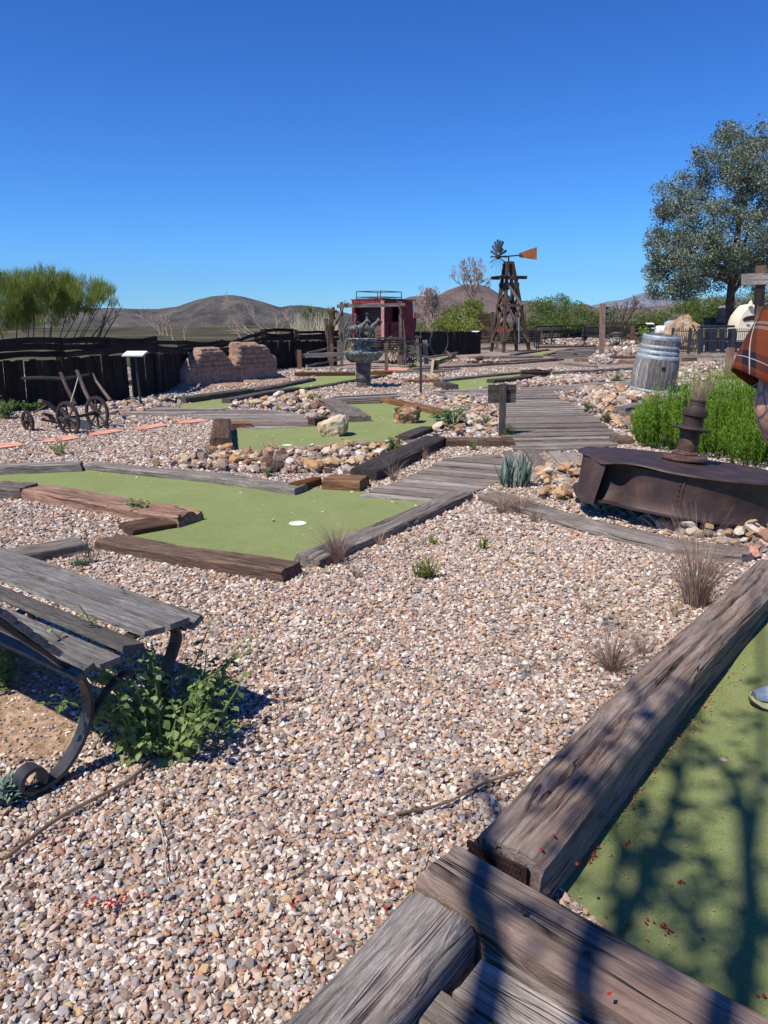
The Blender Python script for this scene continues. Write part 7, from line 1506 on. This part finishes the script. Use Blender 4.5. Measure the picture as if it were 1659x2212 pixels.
# ================================================================ PETALS, TWIGS
mb = MB()
def petal(g, s, red=True):
    a = random.uniform(0, 6.28); d = Vector((cos(a), sin(a), random.uniform(-.1, .35))); sd = Vector((-sin(a), cos(a), 0)); t = random.uniform(0, .6) if red else 1
    mb.add([g, g + d*s*.5 + sd*s*.35, g + d*s, g + d*s*.5 - sd*s*.35], [(0, 1, 2, 3)], tint=t)
for _ in range(420):      # drift along the big timber
    t = random.betavariate(1.3, 2.2); u = 1215 + (1640 - 1215)*t; v = 1828 + (1345 - 1828)*t; g = G(u + 12 + abs(random.gauss(0, 16)), v + 12 + abs(random.gauss(0, 14)), .018); petal(g, random.uniform(.006, .012), random.random() < .45)
for _ in range(110): u = random.uniform(1230, 1700); v = random.uniform(1400, 2150); petal(G(u, v, .018), random.uniform(.005, .010), random.random() < .5)
for u, v in [(1400, 1988), (1430, 2003), (1470, 1905), (1355, 1790+30), (1445, 1985+25), (1345, 2005), (1640, 2150), (1290, 1832), (1285, 1850), (1270, 1858)]:
    for _ in range(4): petal(G(u + random.uniform(-8, 8), v + random.uniform(-5, 5), .02), .011)
for _ in range(110): u = random.uniform(300, 1240); v = random.betavariate(2, 1.4)*900 + 1300; petal(G(u, v, .03), random.uniform(.008, .014), True)
for u, v in [(240, 1950), (200, 1945), (260, 1945), (230, 1955)]:
    for _ in range(5): petal(G(u + random.uniform(-12, 12), v + random.uniform(-5, 5), .03), .014)
for u, v in [(1085, 1725), (1245, 1870), (1310, 2150), (1170, 1830), (1195, 1800)]: petal(G(u, v, .175), .014)
for _ in range(60): u = random.uniform(1030, 1180); petal(G(u, 1838 + (u - 1030)*.43 + random.uniform(-4, 6), .03), random.uniform(.007, .013), random.random() < .6)
tag(mb.build('fallen_petals', M['petal'], loc=(0, 0, 0)), 'scattered fallen red and pale petals on the turf and gravel', 'petals', kind='stuff')
for pts_, r, lab in ([[(10, 1855), (130, 1765), (270, 1690), (330, 1640)], .006, 'long curved dry stem lying on the gravel by the bench foot'], [[(855, 1758), (960, 1735), (1050, 1690), (1130, 1665)], .005, 'curved dry twig on the gravel left of the big timber end'],
                    [[(900, 1960), (905, 1890), (930, 1820)], .002, 'thin pale straw on the lower gravel'], [[(330, 1750), (350, 1800), (360, 1900)], .002, 'thin pale stem lying on the gravel at the lower left'], [[(455, 1475), (490, 1420), (540, 1370)], .004, 'pale dry stalk leaning out of the leafy weed']):
    mb = MB(); z = .028; P_ = [G(*p, z + (.06 if r == .004 and i else 0)*i) for i, p in enumerate(pts_)]; mb.tube(arcpts(P_, 5), r, 6, rough=.3); tag(mb.build('twig', M['twig'] if r > .0045 else M['l_reed']), lab, 'twig')
for u, v, z, r, lab in ((1282, 1828 - 210 + 0, 0, 0, ''),)[:0]: pass
for u, v, lab in ((*Q7(210, 965), 'left nail hole near the end of the crossing timber'), (*Q7(345, 845), 'upper nail hole near the end of the crossing timber'), (*Q7(585, 1218), 'nail hole in the middle of the crossing timber')):
    g = G(u, v, .163); mb = MB(); mb.lathe([(.001, 0), (.009, 0), (.009, .002), (.001, .0025)], 12, Matrix.Translation(g)); tag(mb.build('nail', M['rust']), lab, 'nail')
g = G(*Q7(400, 1350), .079); mb = MB(); mb.lathe([(.008, 0), (.009, .006), (.005, .011), (.001, .012)], 12, Matrix.Translation(g)); tag(mb.build('nail', M['rust']), 'rusty round nail head on the near plank', 'nail')
# ================================================================ PERSON (walks left, mostly beyond the right edge)
def skinmat():
    m, nt, b = newmat('tattooed_skin'); T = NT(nt); oc = T.n('ShaderNodeTexCoord').outputs['Object']
    v = T.n('ShaderNodeTexVoronoi', feature='DISTANCE_TO_EDGE'); T.l(T.mapn(oc, (14, 14, 8)), v.inputs['Vector']); v.inputs['Scale'].default_value = 1.3
    ink = T.ramp(v.outputs[0], [(.02, (1, 1, 1)), (.07, (0, 0, 0))]); f = T.noise(oc, 14, 4, .6, 1.0); ink2 = T.ramp(f, [(.42, (0, 0, 0)), (.56, (.75,)*3)])
    c = T.mix(ink2, (.50, .27, .19), (.17, .12, .11)); c = T.mix(ink, c, (.10, .075, .075)); T.l(c, b.inputs['Base Color']); b.inputs['Roughness'].default_value = .5
    b.inputs['Subsurface Weight'].default_value = .05; return m
M['skin'] = skinmat(); M['face'] = plain('face_skin', (.50, .28, .20), (.56, .33, .24), sc=6, rough=.5, bump=.05)
def plaid():
    m, nt, b = newmat('plaid_cloth'); T = NT(nt); wc = T.attr('wc').outputs['Vector']; sp_ = T.n('ShaderNodeSeparateXYZ'); T.l(wc, sp_.inputs[0])
    def stripes(o, per, st): 
        fr = T.math('FRACT', T.math('MULTIPLY', o, 1/per)); return T.ramp(fr, st, 'CONSTANT')
    X, Y = sp_.outputs[0], sp_.outputs[1]
    base = T.mix(.5, stripes(X, .26, [(0, (.12, .032, .013)), (.25, (.012, .012, .025)), (.45, (.14, .038, .015)), (.60, (.20, .16, .14)), (.66, (.03, .02, .02)), (.69, (.20, .16, .14)), (.76, (.13, .034, .014))]),
                 stripes(Y, .24, [(0, (.12, .032, .013)), (.2, (.013, .012, .025)), (.44, (.14, .038, .015)), (.66, (.22, .18, .15)), (.71, (.03, .02, .02)), (.74, (.22, .18, .15)), (.80, (.13, .034, .014))]))
    l1 = stripes(X, .26, [(0, (0, 0, 0)), (.33, (1, 1, 1)), (.345, (0, 0, 0))]); l2 = stripes(Y, .24, [(0, (0, 0, 0)), (.305, (1, 1, 1)), (.32, (0, 0, 0))])
    base = T.mix(l1, base, (.38, .32, .26)); base = T.mix(l2, base, (.34, .29, .24)); T.l(base, b.inputs['Base Color']); b.inputs['Roughness'].default_value = .9; b.inputs['Specular IOR Level'].default_value = .1
    T.l(T.bump(T.noise(T.mapn(wc, (1, 1, 1)), 9, 3), .35, .02), b.inputs['Normal']); return m
M['plaid'] = plaid(); M['denim'] = plain('dark_shorts_cloth', (.03, .035, .05), (.05, .055, .07), sc=30, rough=.9, bump=.2)
M['shoe'] = plain('blue_grey_knit', (.17, .22, .29), (.25, .31, .39), sc=90, rough=.85, bump=.6, bd=.002); M['shoedark'] = plain('toe_guard', (.07, .065, .08), (.09, .085, .10), sc=8, rough=.6, bump=.05); M['sole'] = plain('yellow_foam', (.62, .58, .22), (.70, .66, .35), sc=14, rough=.6, bump=.2); M['hair'] = plain('brown_hair', (.03, .018, .01), (.06, .035, .02), sc=40, rough=.6, bump=.5)
toe = G(1621, 1514, .03)          # near (left) foot toe tip
by = 2.78; PX = toe.x + .33        # body axis
def pp(x, y, z): return Vector((PX + x, by + y, z))   # x + is backwards (person faces -x), y - is towards the camera
tz = .0
N = {'pel': (pp(0, 0, .98), (.15, .17)), 'waist': (pp(0, 0, 1.12), (.13, .16)), 'chest': (pp(-.01, 0, 1.33), (.14, .19)), 'neckb': (pp(.0, 0, 1.50), .085), 'neck': (pp(-.02, 0, 1.57), .058), 'head0': (pp(-.04, 0, 1.65), .075), 'head1': (pp(-.03, 0, 1.73), (.095, .08)), 'head2': (pp(-.02, 0, 1.80), .065), 'nose': (pp(-.135, 0, 1.70), .012), 'chin': (pp(-.10, 0, 1.625), .028)}
E = [('pel', 'waist'), ('waist', 'chest'), ('chest', 'neckb'), ('neckb', 'neck'), ('neck', 'head0'), ('head0', 'head1'), ('head1', 'head2'), ('head1', 'nose'), ('head0', 'chin')]
sh0 = V(1712, 700, by - .22); el0 = V(1662, 885, by - .27); wr0 = V(1690, 985, by - .24) 
for s_, sh, el, wr in ((-1, sh0, el0, wr0), (1, pp(.02, .19, 1.46), pp(.08, .25, 1.18), pp(-.02, .25, .93))):
    k = 'L' if s_ < 0 else 'R'; m1 = sh.lerp(el, .5)
    N.update({k + 'sh': (sh, .07), k + 'ua': (m1, .062), k + 'el': (el, .054), k + 'fa': (el.lerp(wr, .35), .046), k + 'wr': (wr, .028), k + 'pm': (wr + (wr - el).normalized()*.06, (.036, .018)), k + 'kn': (wr + (wr - el).normalized()*.10, (.04, .016))})
    E += [('chest', k + 'sh'), (k + 'sh', k + 'ua'), (k + 'ua', k + 'el'), (k + 'el', k + 'fa'), (k + 'fa', k + 'wr'), (k + 'wr', k + 'pm'), (k + 'pm', k + 'kn')]
    hd = (wr - el).normalized(); kn = wr + hd*.10
    for j, (off, L_) in enumerate(((-.03, .07), (-.01, .085), (.01, .08), (.03, .062))):
        b1 = kn + Vector((off, 0, 0)) + hd*.012; b2 = b1 + hd*L_*.5 + Vector((-.012, .004*s_, 0)); b3 = b2 + hd*L_*.45 + Vector((-.02, .01*s_, 0)); N.update({f'{k}f{j}a': (b1, .010), f'{k}f{j}b': (b2, .0085), f'{k}f{j}c': (b3, .007)}); E += [(k + 'kn', f'{k}f{j}a'), (f'{k}f{j}a', f'{k}f{j}b'), (f'{k}f{j}b', f'{k}f{j}c')]
    t1 = wr + hd*.045 + Vector((-.045, 0, 0)); t2 = t1 + hd*.045 + Vector((-.012, 0, 0)); N.update({k + 't1': (t1, .011), k + 't2': (t2, .009)}); E += [(k + 'pm', k + 't1'), (k + 't1', k + 't2')]
anL = Vector((toe.x + .23, toe.y + .0, .10)); anR = pp(.34, .12, .13)
for k, hp, kn, an, ft in (('l', pp(-.01, -.10, .90), Vector(((PX + anL.x)/2 - .12, by - .09, .52)), anL, Vector((toe.x + .08, toe.y, .05))), ('r', pp(.02, .10, .90), pp(.10, .11, .50), anR, pp(.18, .12, .06))):
    N.update({k + 'hp': (hp, .105), k + 'th': (hp.lerp(kn, .5), .088), k + 'kn': (kn, .062), k + 'cf': (kn.lerp(an, .3), .062), k + 'an': (an, .042), k + 'ft': (ft, .04)}); E += [('pel', k + 'hp'), (k + 'hp', k + 'th'), (k + 'th', k + 'kn'), (k + 'kn', k + 'cf'), (k + 'cf', k + 'an'), (k + 'an', k + 'ft')]
body = skin('person', N, E, M['skin'], None, sub=2, loc=pp(0, 0, 0)); tag(body, 'person in a rust and navy plaid shirt with a tattooed arm at the right edge', 'person')
def loft(rings, closed=True):
    mb = MB(); n = len(rings[0]); vs = [q for r in rings for q in r]; wc = []; Lc = 0
    for j, r in enumerate(rings):
        if j: Lc += (r[0] - rings[j - 1][0]).length
        a = 0
        for i, q in enumerate(r):
            if i: a += (q - r[i - 1]).length
            wc.append(Vector((a + .03, Lc + .02, 0)))
    mb.add(vs, [(j*n + i, j*n + (i + 1) % n, (j + 1)*n + (i + 1) % n, (j + 1)*n + i) for j in range(len(rings) - 1) for i in range(n)], wc); return mb
def ring_(c, rx, ry, ax=None, n=40, wr=.0, sd=0, up=Vector((0, 0, 1)), px=None):
    ax = (ax or up).normalized(); X = (px or Vector((1, 0, 0))); X = (X - ax*X.dot(ax)).normalized(); Y = ax.cross(X)
    return [c + X*(cos(a)*rx*(1 + wr*nz((cos(a)*3 + sd, sin(a)*3, c.z*6)))) + Y*(sin(a)*ry*(1 + wr*nz((cos(a)*3 + sd, sin(a)*3, c.z*6 + 9)))) for a in [2*pi*i/n for i in range(n)]]
rs = [ring_(pp(.02, 0, z), rx, ry, wr=w_, sd=1) for z, rx, ry, w_ in ((.80, .22, .25, .12), (.90, .215, .245, .09), (1.05, .19, .225, .07), (1.2, .185, .22, .05), (1.35, .18, .225, .03), (1.45, .155, .215, .02), (1.52, .11, .15, .01), (1.55, .075, .085, 0))]
mb = loft(rs); sh_ = mb.build('shirt', M['plaid'], body, smooth=True)
# loose sleeve: from shoulder down to the hem seen in the picture
hA, hB = V(1581, 793, by - .25), V(1668, 849, by - .25); hc = V(1650, 826, by - .25); hdir = (hB - hA).normalized(); axs = Vector((hdir.z, 0, -hdir.x)); axs = axs if axs.z < 0 else -axs
s0_ = V(1722, 640, by - .19); rs = []
hc = hA + hdir*.145
for t in np.linspace(0, 1, 12):
    c = s0_.lerp(hc, float(t)); rx = .075 + (.145 - .075)*t; ry = .085 + (.10 - .085)*t
    rs.append(ring_(c, rx, ry, ax=(hc - s0_).normalized()*(1 - t) + axs*t, wr=.10*float(t), sd=3, px=-hdir if 0 else hdir))
mb = loft(rs); sl_ = mb.build('sleeve', M['plaid'], body, smooth=True); md = sl_.modifiers.new('th', 'SOLIDIFY'); md.thickness = .004
rs = [ring_(pp(.05, .19, 1.47).lerp(pp(.09, .26, 1.16), float(t)), .08 + .04*t, .085 + .03*t, wr=.05, sd=8) for t in np.linspace(0, 1, 8)]
mb = loft(rs); mb.build('sleeve', M['plaid'], body, smooth=True)
for k, hp, kn in (('l', pp(-.01, -.10, .95), N['lkn'][0]), ('r', pp(.02, .10, .95), N['rkn'][0])):
    rs = [ring_(hp.lerp(kn, float(t)), .125 - .01*t, .125 - .01*t, ax=(kn - hp), wr=.05, sd=5) for t in np.linspace(0, .96, 8)]; mb = loft(rs); mb.build('shorts_leg', M['denim'], body, smooth=True)
mb = MB(); hcen = pp(-.005, 0, 1.755); mb.lathe([(.001, .085), (.05, .078), (.085, .045), (.098, 0), (.094, -.05), (.08, -.085)], 28, Matrix.Translation(hcen) @ Matrix.Rotation(.25, 4, 'Y') @ Matrix.Diagonal((1.05, .88, 1, 1)), cap=False); mb.build('hair', M['hair'], body, smooth=True)
for s_ in (-1, 1):
    mb = MB(); mb.lathe([(.001, -.011), (.008, -.008), (.012, 0), (.008, .008), (.001, .011)], 12, Matrix.Translation(pp(-.118, s_*.031, 1.715))); mb.build('eye', M['white'], body)
    mb = MB(); mb.lathe([(.001, -.03), (.014, -.02), (.018, 0), (.014, .022), (.001, .03)], 10, Matrix.Translation(pp(-.01, s_*.082, 1.70)) @ Matrix.Diagonal((1, .4, 1, 1))); mb.build('ear', M['face'], body)
mb = MB(); mb.beam(pp(-.128, -.022, 1.652), pp(-.128, .022, 1.652), .01, .009); mb.build('mouth', M['brickred'], body)
def shoe(t, an, parent, ang=0, slope=.0):
    """t toe tip on the ground, pointing -x; built along +x"""
    L_ = .30; rs = []; so_ = []; du = []
    R = Matrix.Translation(t) @ Matrix.Rotation(ang, 4, 'Z') @ Matrix.Rotation(slope, 4, 'Y')
    for s, w_, h0, h1 in ((.002, .012, .040, .046), (.012, .030, .034, .062), (.035, .042, .03, .078), (.07, .049, .028, .090), (.11, .052, .027, .105), (.15, .049, .028, .122), (.19, .044, .03, .135), (.23, .042, .032, .142), (.27, .038, .034, .14), (.295, .025, .038, .13), (.302, .010, .045, .12)):
        rs.append([R @ Vector((s, cos(a)*w_*(.85 + .15*(sin(a) < 0)), h0 + (h1 - h0)*(.5 + .5*sin(a)) if sin(a) > -.99 else h0)) for a in [2*pi*i/20 for i in range(20)]])
        hh2 = .004 + max(0, (.05 - s))*.5 + max(0, s - .27)*.3
        so_.append([R @ Vector((s - .004 + (.006 if s > .29 else 0), y*w_*1.1, z)) for y, z in ((-1, hh2 + .006), (-.8, hh2), (.8, hh2), (1, hh2 + .006), (1.02, h0 + .012), (.8, h0 + .006), (-.8, h0 + .006), (-1.02, h0 + .012))])
        du.append([R @ Vector((s - .006, y*w_*1.12, z)) for y, z in ((-1, hh2 + .002), (-.8, hh2 - .004), (.8, hh2 - .004), (1, hh2 + .002), (1.02, hh2 + .01), (-1.02, hh2 + .01))])
    def lf(r):
        mb = MB(); n = len(r[0]); mb.add([q for x in r for q in x], [(j*n + i, (j + 1)*n + i, (j + 1)*n + (i + 1) % n, j*n + (i + 1) % n) for j in range(len(r) - 1) for i in range(n)] + [tuple(range(n)), tuple((len(r) - 1)*n + i for i in range(n - 1, -1, -1))]); return mb
    sh = lf(rs).build('shoe', M['shoe'], parent, smooth=True); lf(so_).build('midsole', M['sole'], sh, smooth=35); lf(du).build('outsole', M['iron'], sh, smooth=35)
    tg = lf([[q + (q - R @ Vector((.05, 0, .05))).normalized()*.0018 for q in r] for r in rs[:2]]); tg.build('toe_guard', M['shoedark'], sh, smooth=True)
    mb = MB()
    for k in range(4): mb.tube([R @ Vector((.115 + k*.022, -.028, .108 + k*.009)), R @ Vector((.12 + k*.022, 0, .121 + k*.008)), R @ Vector((.115 + k*.022, .028, .108 + k*.009))], .0035, 5)
    mb.build('lace', M['white'], sh)
shoe(Vector((toe.x, toe.y, .006)), anL, body, ang=-.12); shoe(Vector((anR.x - .18, anR.y, .02)), anR, body, ang=.05, slope=-.12)
scn.render.engine = 'CYCLES'
